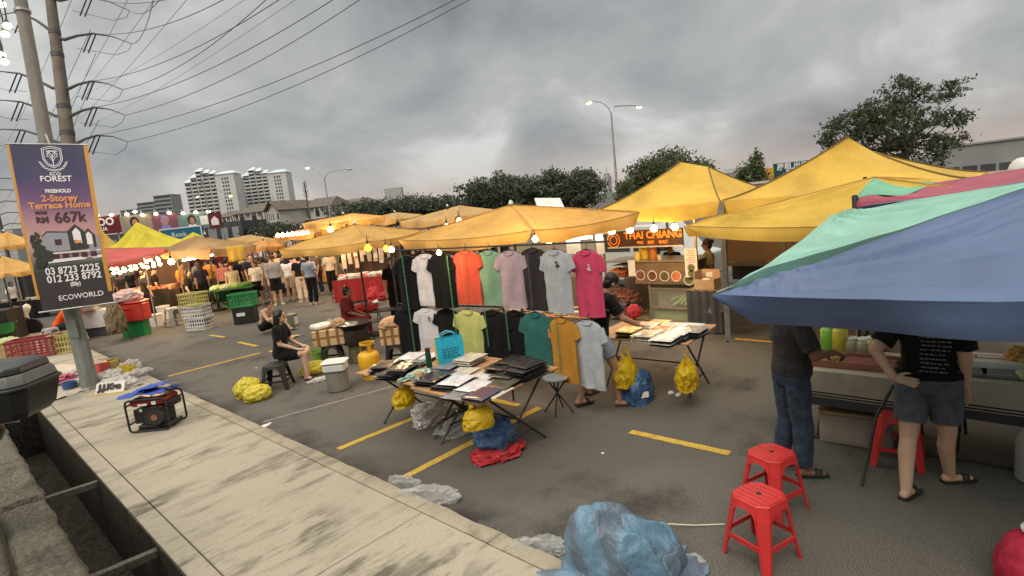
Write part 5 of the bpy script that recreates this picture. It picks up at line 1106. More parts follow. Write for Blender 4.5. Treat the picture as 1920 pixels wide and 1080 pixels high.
# ------------------------------------------------------------------ T-shirt stall
TR0, TR1 = V((5.34, 3.66)), V((4.86, 6.75))      # ground line of the hanging rack
def TP(px, py):
    d = ray(px, py); n = V((-(TR1-TR0).y, (TR1-TR0).x)); k = n.dot(TR0)/(n.x*d.x+n.y*d.y); return CAMP+d*k
tee_rz = math.atan2((TR0-TR1).y, (TR0-TR1).x)
def tee(label, px, pxw, top, bot, m, neck=None, off=0.0, turn=0.0, pr=None, seed=0):
    pt, pb_ = TP(px, top), TP(px, bot); w_ = (TP(px+pxw/2, top)-TP(px-pxw/2, top)).length; h = (pt-pb_).length
    n2 = V((TR0.y-TR1.y, -(TR0.x-TR1.x), 0)).normalized()
    if n2.x > 0: n2 = -n2
    t = thing('tshirt', label, 't-shirt', pt+n2*off, tee_rz+turn, 'T-shirts hanging in two rows on the stall'); w = max(w_*1.16, .50); h *= 1.03
    hwf = lambda v: w*(.15 if v == 0 else (.30 if v < .04 else (.372 if v < .09 else .365+.02*v)))
    N = 40; rings = []
    for v in (0, .02, .05, .09, .16, .25, .35, .45, .55, .65, .75, .85, .93, .985, 1.0):
        ring = []
        for k in range(N):
            a = 2*pi*k/N; x = hwf(v)*math.copysign(abs(math.cos(a))**.75, math.cos(a)); th = .012+.026*min(1, v*5)
            fold = (.017*math.sin(x*30+seed+2*nz((x*6, v*2, seed)))*min(1, v*1.3)+.016*nz((x*7, v*5, seed+3)))*(1 if math.sin(a) < 0 else .6)
            z = -h*v-.035*(abs(x)/(w*.4))**1.6*(1-min(1, v*3))+.006*nz((x*9, v, seed))
            ring.append(Vector((x, th*math.sin(a)+fold, z)))
        rings.append(ring)
    mb = MB(); mb.loft(rings, False, False)
    for sg in (-1, 1):
        rs = []
        for j in range(7):
            q = j/6; c = Vector((sg*(w*.335+w*.095*q), 0, -.05-.055*h-.20*h*q**1.1)); ax = Vector((sg*.45, 0, -.89)).normalized(); sd = Vector((sg*.89, 0, .45)); rad = w*(.115+.01*q)
            rs.append([c+sd*rad*math.cos(2*pi*k/18)+Vector((0, (.022+.006*q)*math.sin(2*pi*k/18)+.008*nz((k*.5, q*3, seed+sg)), 0)) for k in range(18)])
        mb.loft(rs, True, False)
    mb.build('fabric', m, t, smooth=70)
    mb = MB(); mb.tube([Vector((w*.15*math.cos(a), -.012+.006*math.sin(a)-.014*(1 if math.sin(a) < 0 else 0), -.012-.045*max(0, -math.sin(a)))) for a in np.linspace(0, 2*pi, 22)], .007, 6); mb.build('collar', m, t)
    mb = MB(); mb.tube([(-w*.30, .002, -.035), (0, .002, .012), (w*.30, .002, -.035)], .008, 6); mb.tube([(0, .002, .012), (0, .002, .05), (.022, .002, .075), (.0, .002, .095)], .004, 6); mb.build('hanger', M_IRON, t)
    if pr:
        pm, sx_, sy_, px_, pz_ = pr; mb = MB(); rs = random.Random(seed)
        for k in range(7): mb.box((px_*w+rs.uniform(-.4, .4)*sx_, -.054, -h*pz_+rs.uniform(-.4, .4)*sy_), (sx_*.3, .012, sy_*.22), rot=(0, rs.uniform(-.6, .6), 0))
        mb.build('chest_print', pm, t)
    return t
def tfab(n, c): return mat('tee_'+n, c, rough=.9, var=.10, scale=10, bump=.14, bscale=34, spec=.10, sheen=.03)
TB, TW_, TRD, TG, TLI, TCH, TGY, TPK, TLM, TTL, TMU = (tfab(*q) for q in (('black', (.008,.008,.009)), ('white', (.50,.49,.52)), ('coral', (.44,.07,.04)), ('sage', (.15,.26,.18)), ('lilac', (.33,.255,.29)), ('charcoal', (.03,.025,.026)), ('pale_grey', (.34,.36,.39)), ('pink', (.48,.055,.115)), ('lime', (.37,.40,.14)), ('teal', (.028,.115,.105)), ('mustard', (.40,.19,.03))))
tee('black T-shirt at the left end of the top row', 762, 44, 480, 576, TB, seed=1, turn=.1); tee('white T-shirt with a small dark emblem in the top row between two black ones', 796, 40, 476, 568, TW_, seed=2, pr=(TCH, .05, .06, .18, .24), turn=.12)
tee('black T-shirt in the top row between the white and the coral one', 828, 44, 474, 572, TB, seed=3, turn=.1, off=.03); tee('coral red T-shirt in the top row', 872, 52, 470, 566, TRD, seed=4); tee('sage green T-shirt in the top row', 913, 50, 470, 568, TG, seed=5, off=-.02)
tee('pale lilac T-shirt in the top row', 955, 52, 470, 573, TLI, seed=6); tee('charcoal T-shirt in the top row between lilac and grey', 996, 48, 466, 578, TCH, seed=7, off=-.02); tee('pale grey T-shirt with a small chest drawing in the top row', 1043, 68, 467, 580, TGY, seed=8, off=.05, turn=-.25, pr=(TCH, .06, .07, .12, .22)); tee('bright pink T-shirt with a small pale chest print', 1101, 57, 468, 588, TPK, seed=9, off=.03, turn=-.2, pr=(M_PAPER, .05, .08, .12, .25))
tee('black T-shirt at the left end of the lower row', 764, 44, 577, 664, TB, seed=11, turn=.1); tee('white T-shirt with a small dark print in the lower row', 799, 40, 577, 655, TW_, seed=12, pr=(TCH, .03, .07, .14, .22), turn=.12); tee('black T-shirt in the lower row beside the lime one', 835, 44, 580, 662, TB, seed=13, turn=.1, off=-.02)
tee('lime yellow T-shirt in the lower row', 880, 52, 580, 680, TLM, seed=14, off=.03); tee('black T-shirt in the lower row right of the lime one', 923, 64, 582, 683, TB, seed=15); tee('black T-shirt in the lower row left of the teal one', 962, 66, 584, 686, TB, seed=16, off=-.02)
tee('dark teal T-shirt in the lower row', 1003, 56, 586, 700, TTL, seed=17); tee('mustard yellow T-shirt in the lower row', 1055, 58, 595, 709, TMU, seed=18, off=.03, turn=-.15); tee('pale grey T-shirt at the right end of the lower row', 1106, 56, 598, 719, TGY, seed=19, off=.06, turn=-.2)
t = thing('clothes_rack', 'black steel rack that carries the two rows of T-shirts', 'clothes rack', TP(940, 700).xy.to_3d()); o_ = t.location
for a, b in (((742, 474), (1140, 458)), ((742, 574), (1140, 588))): MB().tube([TP(*a)-o_+V((.03,0,.03)), TP(*b)-o_+V((.03,0,.03))], .012, 8).build('rail', M_IRON, t)
for px in (745, 942): q = TP(px, 600)-o_+V((.045,0,0)); MB().tube([(q.x, q.y, 0), (q.x, q.y, 2.12)], .014, 8).build('post', M_IRON, t)
M_CHAIN = mat('green_chain', (.05,.23,.09), rough=.4, var=.2); M_CHAIN2 = mat('orange_chain', (.5,.16,.06), rough=.4)
def chain(label, px, p0, p1, m=M_CHAIN, off=.11):
    a, b = TP(px, p0), TP(px, p1); n2 = V((-1, -.1, 0)); mb = MB(); L = (a-b).length; n = int(L/.034)
    for k in range(n):
        z = -L*k/n; tw = (k % 2)*1.2; r_ = .011
        mb.tube([V((math.cos(tw)*r_*math.cos(s), math.sin(tw)*r_*math.cos(s), z-.017+.022*math.sin(s))) for s in np.linspace(0, 2*pi, 9)], .0035, 5, cap=False)
    tag(mb.build('plastic_chain', m, smooth=180, loc=a+n2*off), label, 'chain', 'plastic chains hanging on the T-shirts')
for px, p0, p1, lb in ((764, 478, 660, 'green plastic chain over the leftmost black T-shirts'), (848, 478, 668, 'green plastic chain left of the coral and lime T-shirts'), (918, 575, 645, 'green plastic chain over the black T-shirt right of the lime one'), (957, 578, 652, 'green plastic chain over the black T-shirt left of the teal one'), (1052, 600, 690, 'green plastic chain over the mustard T-shirt')): chain(lb, px, p0, p1)
chain('orange plastic chain over the coral T-shirt', 874, 476, 562, M_CHAIN2); chain('dark plastic chain over the charcoal T-shirt', 998, 475, 572, M_ARM)
# tables with packed shirts
TZ = .76
folding_table('brown topped trestle table with packed shirts, nearest to the pavement', (4.07, 4.42, 0), pi/2, 1.10, 1.26, TZ, M_WOOD, group='trestle tables of the shirt stall')
folding_table('brown topped trestle table behind it with the tote bag and black packs', (4.10, 5.58, 0), pi/2+.02, 1.18, 1.20, TZ, M_WOOD, group='trestle tables of the shirt stall')
folding_table('trestle table with colourful packed prints behind the striding man', (6.52, 3.68, 0), pi/2+.06, 1.36, 1.02, TZ, M_WOOD, group='trestle tables of the shirt stall')
def pmat(n, c, c2): return mat('packed_'+n, c, rough=.28, var=.25, scale=9, bump=.45, bscale=16, coat=.5)
PK = [pmat('black', (.018,.018,.02), 0), pmat('white', (.58,.58,.60), 0), pmat('grey', (.20,.20,.21), 0), pmat('purple', (.055,.045,.075), 0), pmat('olive', (.07,.065,.045), 0), pmat('brown', (.13,.085,.065), 0), pmat('cream', (.52,.47,.40), 0)]
PNAME = ['black', 'white', 'grey', 'purple black', 'olive', 'brown', 'cream']
def packs(px, py, k, n, rz, lx=.36, ly=.29, group='packed shirts on the near tables', where='on the near shirt tables', z=TZ):
    p = P(px, py, z+.01)
    for i in range(n):
        zz = z+.014+.024*i; kk = k if i == n-1 or random.random() < .6 else 0
        c = V((p.x+random.uniform(-.015, .015), p.y+random.uniform(-.015, .015), zz)); mb = MB(); nx = 14
        def ft(u, v, s=i): 
            e = min(u, 1-u, v, 1-v); return V(((u-.5)*lx+.006*nz((v*9, s, 1)), (v-.5)*ly+.006*nz((u*9, s, 2)), (.011+.005*nz((u*6, v*6, s+px*.1)))*min(1, e*9+.12)))
        mb.grid(ft, nx, 10); mb.grid(lambda u, v: V(((u-.5)*lx, (v-.5)*ly, -.010*min(1, min(u, 1-u, v, 1-v)*9+.1))), 4, 4)
        o = mb.build('packed_shirt', PK[kk], smooth=60, loc=c); o.rotation_euler = (0, 0, rz+random.uniform(-.08, .08))
        tag(o, f'{PNAME[kk]} shirt folded flat in clear plastic {where}', 'packed shirt', group+' ('+PNAME[kk]+')')
for a in ((722, 694, 0, 4, .5), (757, 703, 0, 5, .3), (770, 690, 2, 3, .4), (800, 672, 1, 2, .3), (772, 674, 1, 3, .35), (812, 715, 0, 3, .2), (833, 703, 3, 1, .3), (858, 721, 1, 3, .2), (902, 708, 1, 1, .15), (868, 697, 6, 1, .2), (905, 742, 3, 2, .1), (942, 722, 4, 2, .1), (868, 738, 2, 1, .1), (880, 681, 6, 4, .1), (985, 706, 0, 5, .05), (945, 696, 0, 4, .1), (965, 690, 0, 5, .1), (918, 722, 2, 1, .1), (992, 700, 0, 6, .0), (845, 722, 0, 2, .2), (925, 735, 6, 1, .1), (838, 688, 2, 2, .25), (735, 705, 0, 3, .4), (890, 728, 1, 2, .15), (955, 708, 0, 3, .05)): packs(*a)
M_PRINTS = [mat('print_'+n, c, rough=.3, var=.5, scale=11, coat=.4) for n, c in (('yellow', (.5,.38,.12)), ('cream', (.5,.45,.35)), ('red', (.35,.12,.08)), ('pale', (.5,.5,.48)))]
PK += M_PRINTS; PNAME += ['yellow printed', 'cream printed', 'reddish printed', 'pale printed']
for a in ((1180, 628, 7, 4, .1), (1212, 636, 8, 4, .1), (1248, 644, 10, 4, .05), (1212, 616, 8, 3, .1), (1240, 624, 9, 3, .1), (1275, 632, 1, 4, .05), (1232, 608, 7, 2, .1), (1262, 614, 10, 2, .1), (1290, 619, 1, 3, .05), (1300, 628, 2, 4, .0), (1195, 612, 9, 2, .1)): packs(*a, group='packed prints on the second table', where='on the table behind the striding man')
# things on and under the near tables
t = thing('tote_bag', 'turquoise and yellow shopping bag standing on the near table', 'bag', P(846, 684, TZ), tee_rz+.98); MT = mat('tote_turquoise', (.02,.36,.50), rough=.45, var=.12, scale=3, bump=.2); MTY = mat('tote_yellow', (.66,.48,.03), rough=.45, var=.1)
mb = MB(); mb.loft([[V((-.165, -.05, .003)), V((.165, -.05, .003)), V((.165, .05, .003)), V((-.165, .05, .003))], [V((-.172, -.055, .2)), V((.172, -.055, .2)), V((.165, .05, .2)), V((-.165, .05, .2))], [V((-.17, -.03, .36)), V((.17, -.03, .36)), V((.165, .03, .36)), V((-.165, .03, .36))]], True, False); mb.build('front', MT, t, smooth=30)
MB().quad((-.168, -.052, .004), (-.168, .051, .004), (-.172, .035, .358), (-.172, -.032, .358)).build('gusset', MTY, t, smooth=0, solid=.004)
mb = MB(); [mb.tube([(-.09, y, .34), (-.08, y*1.2, .40), (0, y*1.3, .425), (.08, y*1.2, .40), (.09, y, .34)], .008, 6) for y in (-.034, .034)]; mb.build('handle', MT, t)
mb = MB(); rs = random.Random(5)
for r0 in range(4):
    x = -.10
    while x < .10: L = rs.uniform(.02, .05); mb.box((x+L/2, -.0585, .12+r0*.033), (L, .003, .012)); x += L+.014
mb.build('printed_lines', mat('tote_print', (.01,.12,.2)), t, smooth=0)
t = thing('bottle', 'dark green drinking bottle standing on the near table', 'bottle', P(806, 692, TZ)); MB().lathe([(.033, 0), (.035, .01), (.035, .19), (.030, .205), (.030, .215)], n=18).build('bottle_body', mat('bottle_green', (.006,.05,.025), rough=.25), t); MB().lathe([(.031, .216), (.031, .26), (.027, .266)], n=18).build('cap', PL['black'], t)
o = crumple('wrapping_film', mat('mint_film', (.45,.60,.50), rough=.3, var=.2, bump=.4, bscale=14, trans=.3), P(779, 707, TZ), (.16, .09, .04), seed=3, amp=.5, fr=2.6); tag(o, 'crumpled pale green wrapping film on the near table', 'plastic film')
o = MB().lathe([(.035, 0), (.055, 0), (.055, .045), (.035, .045), (.035, 0)], n=20, cap=False).build('tape_roll', M_FOAM, loc=P(786, 704, TZ+.03)); tag(o, 'brown tape roll lying by the pale green film', 'tape roll')
carrier_bag('yellow carrier bag hanging under the left end of the near tables', P(752, 714, .74), .30, .30, M_BAGY, .4, 1, group='yellow carrier bags of the shirt stall'); carrier_bag('yellow carrier bag hanging under the front edge of the nearest table', P(893, 752, .74), .28, .28, M_BAGY, -.5, 2, group='yellow carrier bags of the shirt stall')
carrier_bag('large yellow carrier bag tied to the right end of the second table', P(1284, 652, .74), .40, .50, M_BAGY, .3, 3, group='yellow carrier bags of the shirt stall', fat=.28); carrier_bag('yellow carrier bag behind the shorts of the striding man', P(1170, 650, .74), .36, .5, M_BAGY, .1, 4, group='yellow carrier bags of the shirt stall')
for px, py, r, sd, lb in ((805, 792, (.19, .12, .10), 4, 'crumpled silver foil bag on the asphalt under the near table, left one'), (830, 778, (.17, .12, .11), 6, 'crumpled silver foil bag on the asphalt under the near table, middle one'), (795, 775, (.15, .10, .08), 8, 'dark and silver crumpled bag behind the silver ones')):
    tag(crumple('foil_bag', M_SILV, P(px, py), r, seed=sd, amp=.28, fr=1.8, box=.75, smooth=75), lb, 'bag', 'silver bags under the near table')
tag(crumple('film_bundle', M_CLEAR, P(868, 805), (.26, .16, .09), seed=12, amp=.5, fr=2.3, smooth=30), 'crumpled clear plastic under the near table', 'plastic film')
tag(crumple('cloth_bag', M_BLUEBAG, P(932, 842)+V((0,0,.05)), (.22, .19, .17), seed=15, amp=.28, fr=2.0), 'full blue bag under the right end of the near table', 'bag'); tag(crumple('cloth_bag', M_BAGR, P(935, 850), (.27, .2, .06), seed=17, amp=.35, fr=2.5), 'flat red plastic bag below the blue bag', 'bag')
t = crumple('shoulder_bag', M_BLUEBAG, P(1198, 752), (.20, .14, .24), seed=21, amp=.22, fr=1.9, box=.7); tag(t, 'dark blue bag with a white label on the asphalt by the striding man', 'bag'); MB().box((-.10, -.15, .14), (.10, .012, .07), rot=(0, 0, -.6)).build('label', M_PAPER, t, smooth=0)
tag(crumple('carrier_bag', M_BAGR, AX(1188, 584, 6.9), (.10, .08, .09), seed=23, amp=.25, flat=False), 'red plastic bag held in front of the striding man', 'bag')
# round folding stool behind the tees
p = P(1042, 707, .46); t = thing('folding_stool', 'round grey folding stool under the grey T-shirt', 'stool', (p.x, p.y, 0)); MB().lathe([(.15, .44), (.165, .447), (.165, .462), (.15, .468)], n=26).build('seat', mat('grey_seat', (.20,.21,.23), rough=.5), t)
for a in (.4, .4+pi/2, .4+pi, .4-pi/2): MB().tube([(-.13*math.cos(a), -.13*math.sin(a), .44), (.19*math.cos(a), .19*math.sin(a), 0)], .010, 7).build('leg', M_IRON, t)
tag(crumple('sandal_pair', mat('brown_litter', (.22,.13,.09), rough=.8), P(1105, 735), (.14, .10, .05), seed=2, amp=.3), 'brown crumpled bag on the asphalt behind the grey T-shirts', 'bag')
for px, py in ((1258, 738), (1272, 742)): tag(crumple('paper_scrap', M_PAPER, P(px, py), (.04, .03, .02), seed=px, amp=.5, n=14, mm=8), 'small white scrap on the asphalt under the second table', 'litter', 'white scraps under the second table')

# ------------------------------------------------------------------ foreground
SR = stool('red plastic stool nearest to the camera', (3.66, 1.34, 0), -.32, PL['red'], group='red plastic stools'); dup(SR, V((4.33, 1.47, 0)), -.36, 'red plastic stool standing just behind the nearest red one'); dup(SR, V((5.60, .82, 0)), .1, 'red plastic stool in the shade behind the woman in shorts')
# blue tarpaulin bundle
def tarp_mat():
    m = bpy.data.materials.new('blue_tarpaulin'); m.use_nodes = True; tt = m.node_tree; b = tt.nodes['Principled BSDF']; b.inputs['Roughness'].default_value = .42; b.inputs['Specular IOR Level'].default_value = .4
    c = tt.nodes.new('ShaderNodeTexCoord'); mp = tt.nodes.new('ShaderNodeMapping'); mp.inputs['Rotation'].default_value = (.2, .5, .35); tt.links.new(c.outputs['Object'], mp.inputs[0])
    wv = tt.nodes.new('ShaderNodeTexWave'); wv.inputs['Scale'].default_value = .9; wv.inputs['Distortion'].default_value = 4.5; wv.inputs['Detail'].default_value = 1.5; wv.inputs['Detail Scale'].default_value = .8; tt.links.new(mp.outputs[0], wv.inputs['Vector'])
    r = tt.nodes.new('ShaderNodeValToRGB'); tt.links.new(wv.outputs['Fac'], r.inputs[0]); e = r.color_ramp.elements; e[0].position = .0; e[0].color = (.115,.215,.31,1); e[1].position = 1; e[1].color = (.10,.135,.185,1)
    for p, cc in ((.35, (.12,.22,.32,1)), (.60, (.105,.155,.22,1)), (.63, (.21,.29,.36,1)), (.66, (.10,.14,.20,1))): q = e.new(p); q.color = cc
    n = tt.nodes.new('ShaderNodeTexNoise'); n.inputs['Scale'].default_value = 70; tt.links.new(c.outputs['Object'], n.inputs['Vector']); bp = tt.nodes.new('ShaderNodeBump'); bp.inputs['Strength'].default_value = .55; bp.inputs['Distance'].default_value = .03; n.inputs['Scale'].default_value = 13; n.inputs['Detail'].default_value = 7; n.inputs['Distortion'].default_value = .8
    tt.links.new(n.outputs['Fac'], bp.inputs['Height']); tt.links.new(bp.outputs[0], b.inputs['Normal']); tt.links.new(r.outputs[0], b.inputs['Base Color']); return m
MTARP = tarp_mat()
t = thing('tarpaulin_bundle', 'bundle wrapped in a blue and grey striped tarpaulin at the pavement edge', 'tarpaulin', (2.98, 2.02, 0), -.95); t.scale = (.74, .74, .86)
def tarp(u, v):
    a = 2*pi*u; ca, sa = math.cos(a), math.sin(a)
    prof = max(0.0, 1-v**2.4)**.55; s = 1+.13*noise.noise(Vector((ca*1.3, sa*1.3, 2)))
    x, y = .56*ca*prof*s, .34*sa*prof*s; z = .60*math.sin(v*pi/2)*(1-.58*max(0, min(1, (x+.40)/.95)))
    ln = x*.9+y*.55; cr = y*.9-x*.45               # long folds run down from the high end
    f1 = 1-2*abs(math.sin(cr*9+2.2*noise.noise(Vector((ln*2.2, cr*2, 3)))))
    f2 = 1-2*abs(noise.noise(Vector((ln*2.0+5, cr*7, z*3)))); f3 = 1-2*abs(noise.noise(Vector((ln*9, cr*12, z*9+4))))
    k = .028*f1+.036*f2+.012*f3; n = Vector((ca*prof, sa*prof, .35+v)).normalized()
    p = Vector((x, y, z))+n*k*(.35+.65*min(1, z*4)); fl = max(0, .14-v)*1.0; p += Vector((ca, sa, 0))*fl*(.8+.6*f2)
    return Vector((p.x, p.y, max(.006+.012*(1+f3)*.5, p.z)))
MB().grid(tarp, 150, 64).build('tarpaulin', MTARP, t, smooth=50)
mb = MB(); mb.grid(lambda u, v: Vector((-.42-.42*v, -.20+.05*v, .07))+Vector((0, (.095-.03*v)*math.cos(2*pi*u)*(1+.2*nz((u*6, v*5, 2))), (.075-.03*v)*math.sin(2*pi*u)*(1+.25*nz((u*6, v*6, 4)))-.02*v)), 24, 14); mb.build('loose_corner', MTARP, t, smooth=50)
MB().box((.60, .10, .02), (.26, .16, .018), rot=(0, .1, .5)).build('cardboard_flap', M_GREYB, t, smooth=0)
mb = MB(); mb.tube([V((3.35, 2.18, .10)), V((3.55, 2.02, .06)), V((3.72, 1.86, .012)), V((3.86, 1.68, .008))], .006, 6); tag(mb.build('plastic_strap', mat('pale_strap', (.5,.55,.38))), 'thin pale green strap trailing from the tarpaulin bundle', 'strap')
for c, r, sd, lb in ((P(800, 938), (.24, .10, .07), 31, 'crumpled clear plastic bag lying along the kerb'), (P(758, 912), (.13, .03, .06), 35, 'twisted strip of clear plastic at the kerb'), (P(1005, 1035), (.16, .09, .06), 33, 'crumpled clear plastic beside the blue tarpaulin')): tag(crumple('plastic_film', M_CLEAR, c, r, seed=sd, amp=.6, fr=1.7, rot=2.1, smooth=75), lb, 'plastic bag')
t = crumple('red_bag', mat('crimson_cloth', (.33,.01,.035), rough=.7, var=.15, bump=.2), V((4.12, -.07, 0)), (.22, .18, .26), seed=41, amp=.12, fr=1.6); tag(t, 'crimson bundle with a white knot at the bottom right corner', 'bag'); crumple('knot', M_PAPER, (.0, .0, .40), (.06, .06, .05), seed=5, amp=.3, parent=t)
# generator
GX, GY = 1.93, 8.95; t = thing('generator', 'small red and black generator in a tube frame on the pavement', 'generator', (GX, GY, PZ), math.atan2(-.5, .44)+.03)
L, Wd, Hh = .56, .40, .46
for y in (-Wd/2, Wd/2):
    pts = [(-L/2+.05, y, .015), (L/2-.05, y, .015), (L/2-.01, y, .03), (L/2, y, .07), (L/2, y, Hh-.06), (L/2-.015, y, Hh-.015), (L/2-.06, y, Hh), (-L/2+.06, y, Hh), (-L/2+.015, y, Hh-.015), (-L/2, y, Hh-.06), (-L/2, y, .07), (-L/2+.01, y, .03), (-L/2+.05, y, .015)]
    MB().tube(pts, .014, 8).build('tube_frame', M_IRON, t)
for x, z in ((-L/2+.08, .016), (L/2-.08, .016), (-L/2, Hh-.08), (L/2, Hh-.08), (-L/2, .12)): MB().tube([(x, -Wd/2, z), (x, Wd/2, z)], .012, 8).build('cross_bar', M_IRON, t)
MB().rbox((.0, 0, Hh-.055), (.50, .36, .10), .05, 5, zr=.03).build('fuel_tank', mat('tank_red', (.20,.012,.014), rough=.3, var=.1), t, smooth=60)
mb = MB(); mb.rbox((.05, -.02, .21), (.30, .28, .26), .03); mb.rbox((-.18, 0, .20), (.14, .24, .20), .02); mb.rbox((.03, 0, .055), (.46, .30, .05), .02); mb.rbox((.24, .02, .34), (.10, .26, .10), .02); mb.build('engine_block', mat('engine_black', (.02,.02,.021), rough=.5, var=.3), t, smooth=40)
s_ = MB().lathe([(.115, 0), (.12, .02), (.11, .05), (.05, .058), (.0, .06)], c=(.10, -.16, .20), n=24, rot=Euler((pi/2, 0, 0))).build('recoil_starter', mat('starter_black', (.03,.027,.026), rough=.4), t); MB().lathe([(.045, 0), (.045, .006)], c=(.10, -.221, .20), n=16, rot=Euler((pi/2, 0, 0))).build('starter_badge', mat('starter_rust', (.25,.10,.07)), s_)
for a_, b_ in (((-.05, -.187, .385), (.13, .006, .03)), ((.11, -.187, .40), (.06, .006, .05)), ((-.10, -.165, .30), (.03, .01, .03))): MB().box(a_, b_).build('sticker', M_PAPER, t, smooth=0)
mb = MB(); 
def clothf(u, v):
    x, y = (u-.5)*.64-.03, (v-.5)*.46; z = Hh+.035+.05*nz((u*3, v*3, 4))+.045*(1-2*abs(nz((u*2.2+3, v*2.2, 1))))-.10*max(0, (-x-.27))*2-.05*max(0, abs(y)-.16)*3+.06*max(0, u-.55)*math.sin(v*4+1); return V((x+.03*nz((v*3, 1, 2)), y+.05*nz((u*3, 4, 2)), z))
o = mb.grid(clothf, 34, 22).build('cover_cloth', mat('royal_blue_cloth', (.022,.06,.32), rough=.5, var=.25, scale=4, bump=.3, bscale=8), smooth=60, solid=.006); o.matrix_world = Matrix.Translation((GX, GY, PZ)) @ Matrix.Rotation(math.atan2(-.5, .44)+.03, 4, 'Z'); tag(o, 'royal blue cloth draped over the generator', 'cloth')
mb = MB()
def fold2(u, v): x, y = (u-.5)*.46+.05, (v-.5)*.34; return V((x, y+.02*nz((u*4, 1, 1)), Hh+.115+.05*u+.03*nz((u*3, v*3, 7))-.08*max(0, .25-u)*3+.02*math.sin(v*5)))
c2_ = mb.grid(fold2, 20, 12).build('folded_layer', MATS['royal_blue_cloth'], o, smooth=60, solid=.008)
# motorcycle with its top box on the bank
q = Dp(2, 728, 3.55); rzb = math.atan2(RIGHT.y, RIGHT.x)+.15; t = thing('motorcycle', 'black motorcycle with a big black top box at the left edge', 'motorcycle', (q.x, q.y, BZ-.03), rzb); zb = q.z-(BZ-.03)
MBX = mat('topbox_black', (.014,.014,.015), rough=.42, var=.15); MBG = mat('topbox_grey', (.12,.125,.12), rough=.45, var=.12); MBL = mat('topbox_lid', (.028,.03,.032), rough=.35, var=.15)
bx = MB(); bx.loft([[V((x*s_, y*s_, z)) for x, y in ((-.25,-.16), (-.19,-.22), (.19,-.22), (.25,-.16), (.25,.16), (.19,.22), (-.19,.22), (-.25,.16))] for s_, z in ((.72, zb-.19), (.86, zb-.15), (.98, zb-.02), (1.0, zb+.0))], True, True); b_ = bx.build('top_box', MBX, t, smooth=30, bevel=.008)
oc = ((-.25,-.16), (-.19,-.22), (.19,-.22), (.25,-.16), (.25,.16), (.19,.22), (-.19,.22), (-.25,.16))
MB().loft([[V((x*s_, y*s_, z)) for x, y in oc] for s_, z in ((1.045, zb+.002), (1.05, zb+.02), (1.0, zb+.03))], True, True).build('rim', MBX, b_, smooth=30, bevel=.006)
MB().loft([[V((x*s_, y*s_, z)) for x, y in oc] for s_, z in ((.99, zb+.032), (.95, zb+.075), (.90, zb+.10))], True, True).build('grey_band', MBG, b_, smooth=30, bevel=.006)
MB().loft([[V((x*s_, y*s_, z)) for x, y in oc] for s_, z in ((.89, zb+.102), (.86, zb+.145), (.70, zb+.165))], True, True).build('lid', MBL, b_, smooth=30, bevel=.01)
MB().box((-.06, -.10, zb+.168), (.10, .05, .006)).build('sticker', M_PAPER, b_, smooth=0)
mb = MB(); [mb.tube([(x, -.1, zb-.2), (x-.25, .0, zb-.22), (x-.5, .05, zb-.18)], .012, 6) for x in (-.05, .12)]; mb.build('rack', M_STEEL, t)
mb = MB(); mb.capsule((-.15, 0, zb-.27), .10, (-.85, 0, zb-.30), .15); mb.capsule((-.85, 0, zb-.30), .14, (-1.2, 0, zb-.05), .10); mb.build('body', MBX, t, smooth=60)
for x in (-.50, -1.72):
    w_ = MB().lathe([(.20, -.05), (.28, -.05), (.295, 0), (.28, .05), (.20, .05)], c=(x, 0, .295), n=26, rot=Euler((pi/2, 0, 0))).build('wheel', M_IRON, t); MB().lathe([(.20, -.03), (.20, .03)], c=(x, 0, .295), n=20, rot=Euler((pi/2, 0, 0))).build('rim', M_STEEL, w_)
mb = MB(); mb.tube([(-1.2, 0, zb-.05), (-1.6, 0, .35)], .03, 8); mb.tube([(-1.25, -.32, zb+.03), (-1.15, 0, zb+.0), (-1.25, .32, zb+.03)], .014, 8); mb.build('fork', M_STEEL, t)
# litter round the pole
def sheet(name, label, c, w, d, m, rz, cat='litter', seed=0, amp=.03):
    o = MB().grid(lambda u, v: V(((u-.5)*w+.04*nz((v*3, seed, 1)), (v-.5)*d+.04*nz((u*3, seed, 2)), .012+amp*abs(nz((u*2.5, v*2.5, seed)))+amp*.6*abs(nz((u*6, v*6, seed))))), 14, 12).build(name, m, smooth=40, solid=.004, loc=c); o.rotation_euler = (0, 0, rz); return tag(o, label, cat)
pz = lambda x, y: P(x, y, PZ)
sheet('cardboard_sheet', 'flattened pale cardboard lying left of the lamp pole', pz(112, 700), 1.0, 1.9, mat('pale_card', (.50,.43,.34), var=.15), .5, seed=1, amp=.12); sheet('cardboard_sheet', 'flat beige sheet lying in front of the lamp pole', pz(125, 737), .9, .7, mat('beige_sheet', (.42,.36,.28), var=.15), .3, seed=4); sheet('plastic_film', 'greyish clear film on the beige sheet', pz(142, 738), .35, .4, M_CLEAR, .2, seed=8)
tag(crumple('plastic_bag', mat('pink_bag', (.55,.16,.20), rough=.5, var=.2, bump=.3, trans=.2), pz(134, 712), (.42, .22, .09), seed=3, amp=.5, fr=2.2, rot=.6), 'crumpled pink bag left of the lamp pole', 'litter'); tag(crumple('plastic_bag', M_BAGW, pz(155, 706), (.3, .3, .10), seed=5, amp=.5, rot=.3), 'crumpled white bag touching the left side of the lamp pole', 'litter')
t = MB().lathe([(.09, 0), (.12, .16), (.105, .16), (.08, .01)], n=18).build('cup', PL['blue'], loc=pz(131, 731)+V((0,0,.0))); tag(t, 'blue tub standing on the beige sheet', 'tub'); tag(crumple('food_wrap', M_CARD, pz(147, 725), (.12, .10, .07), seed=9, amp=.3), 'orange brown food wrap beside the blue tub', 'litter'); tag(crumple('plastic_bag', M_BAGW, pz(160, 722), (.16, .14, .10), seed=19, amp=.4), 'white and purple bag against the foot of the pole', 'litter')
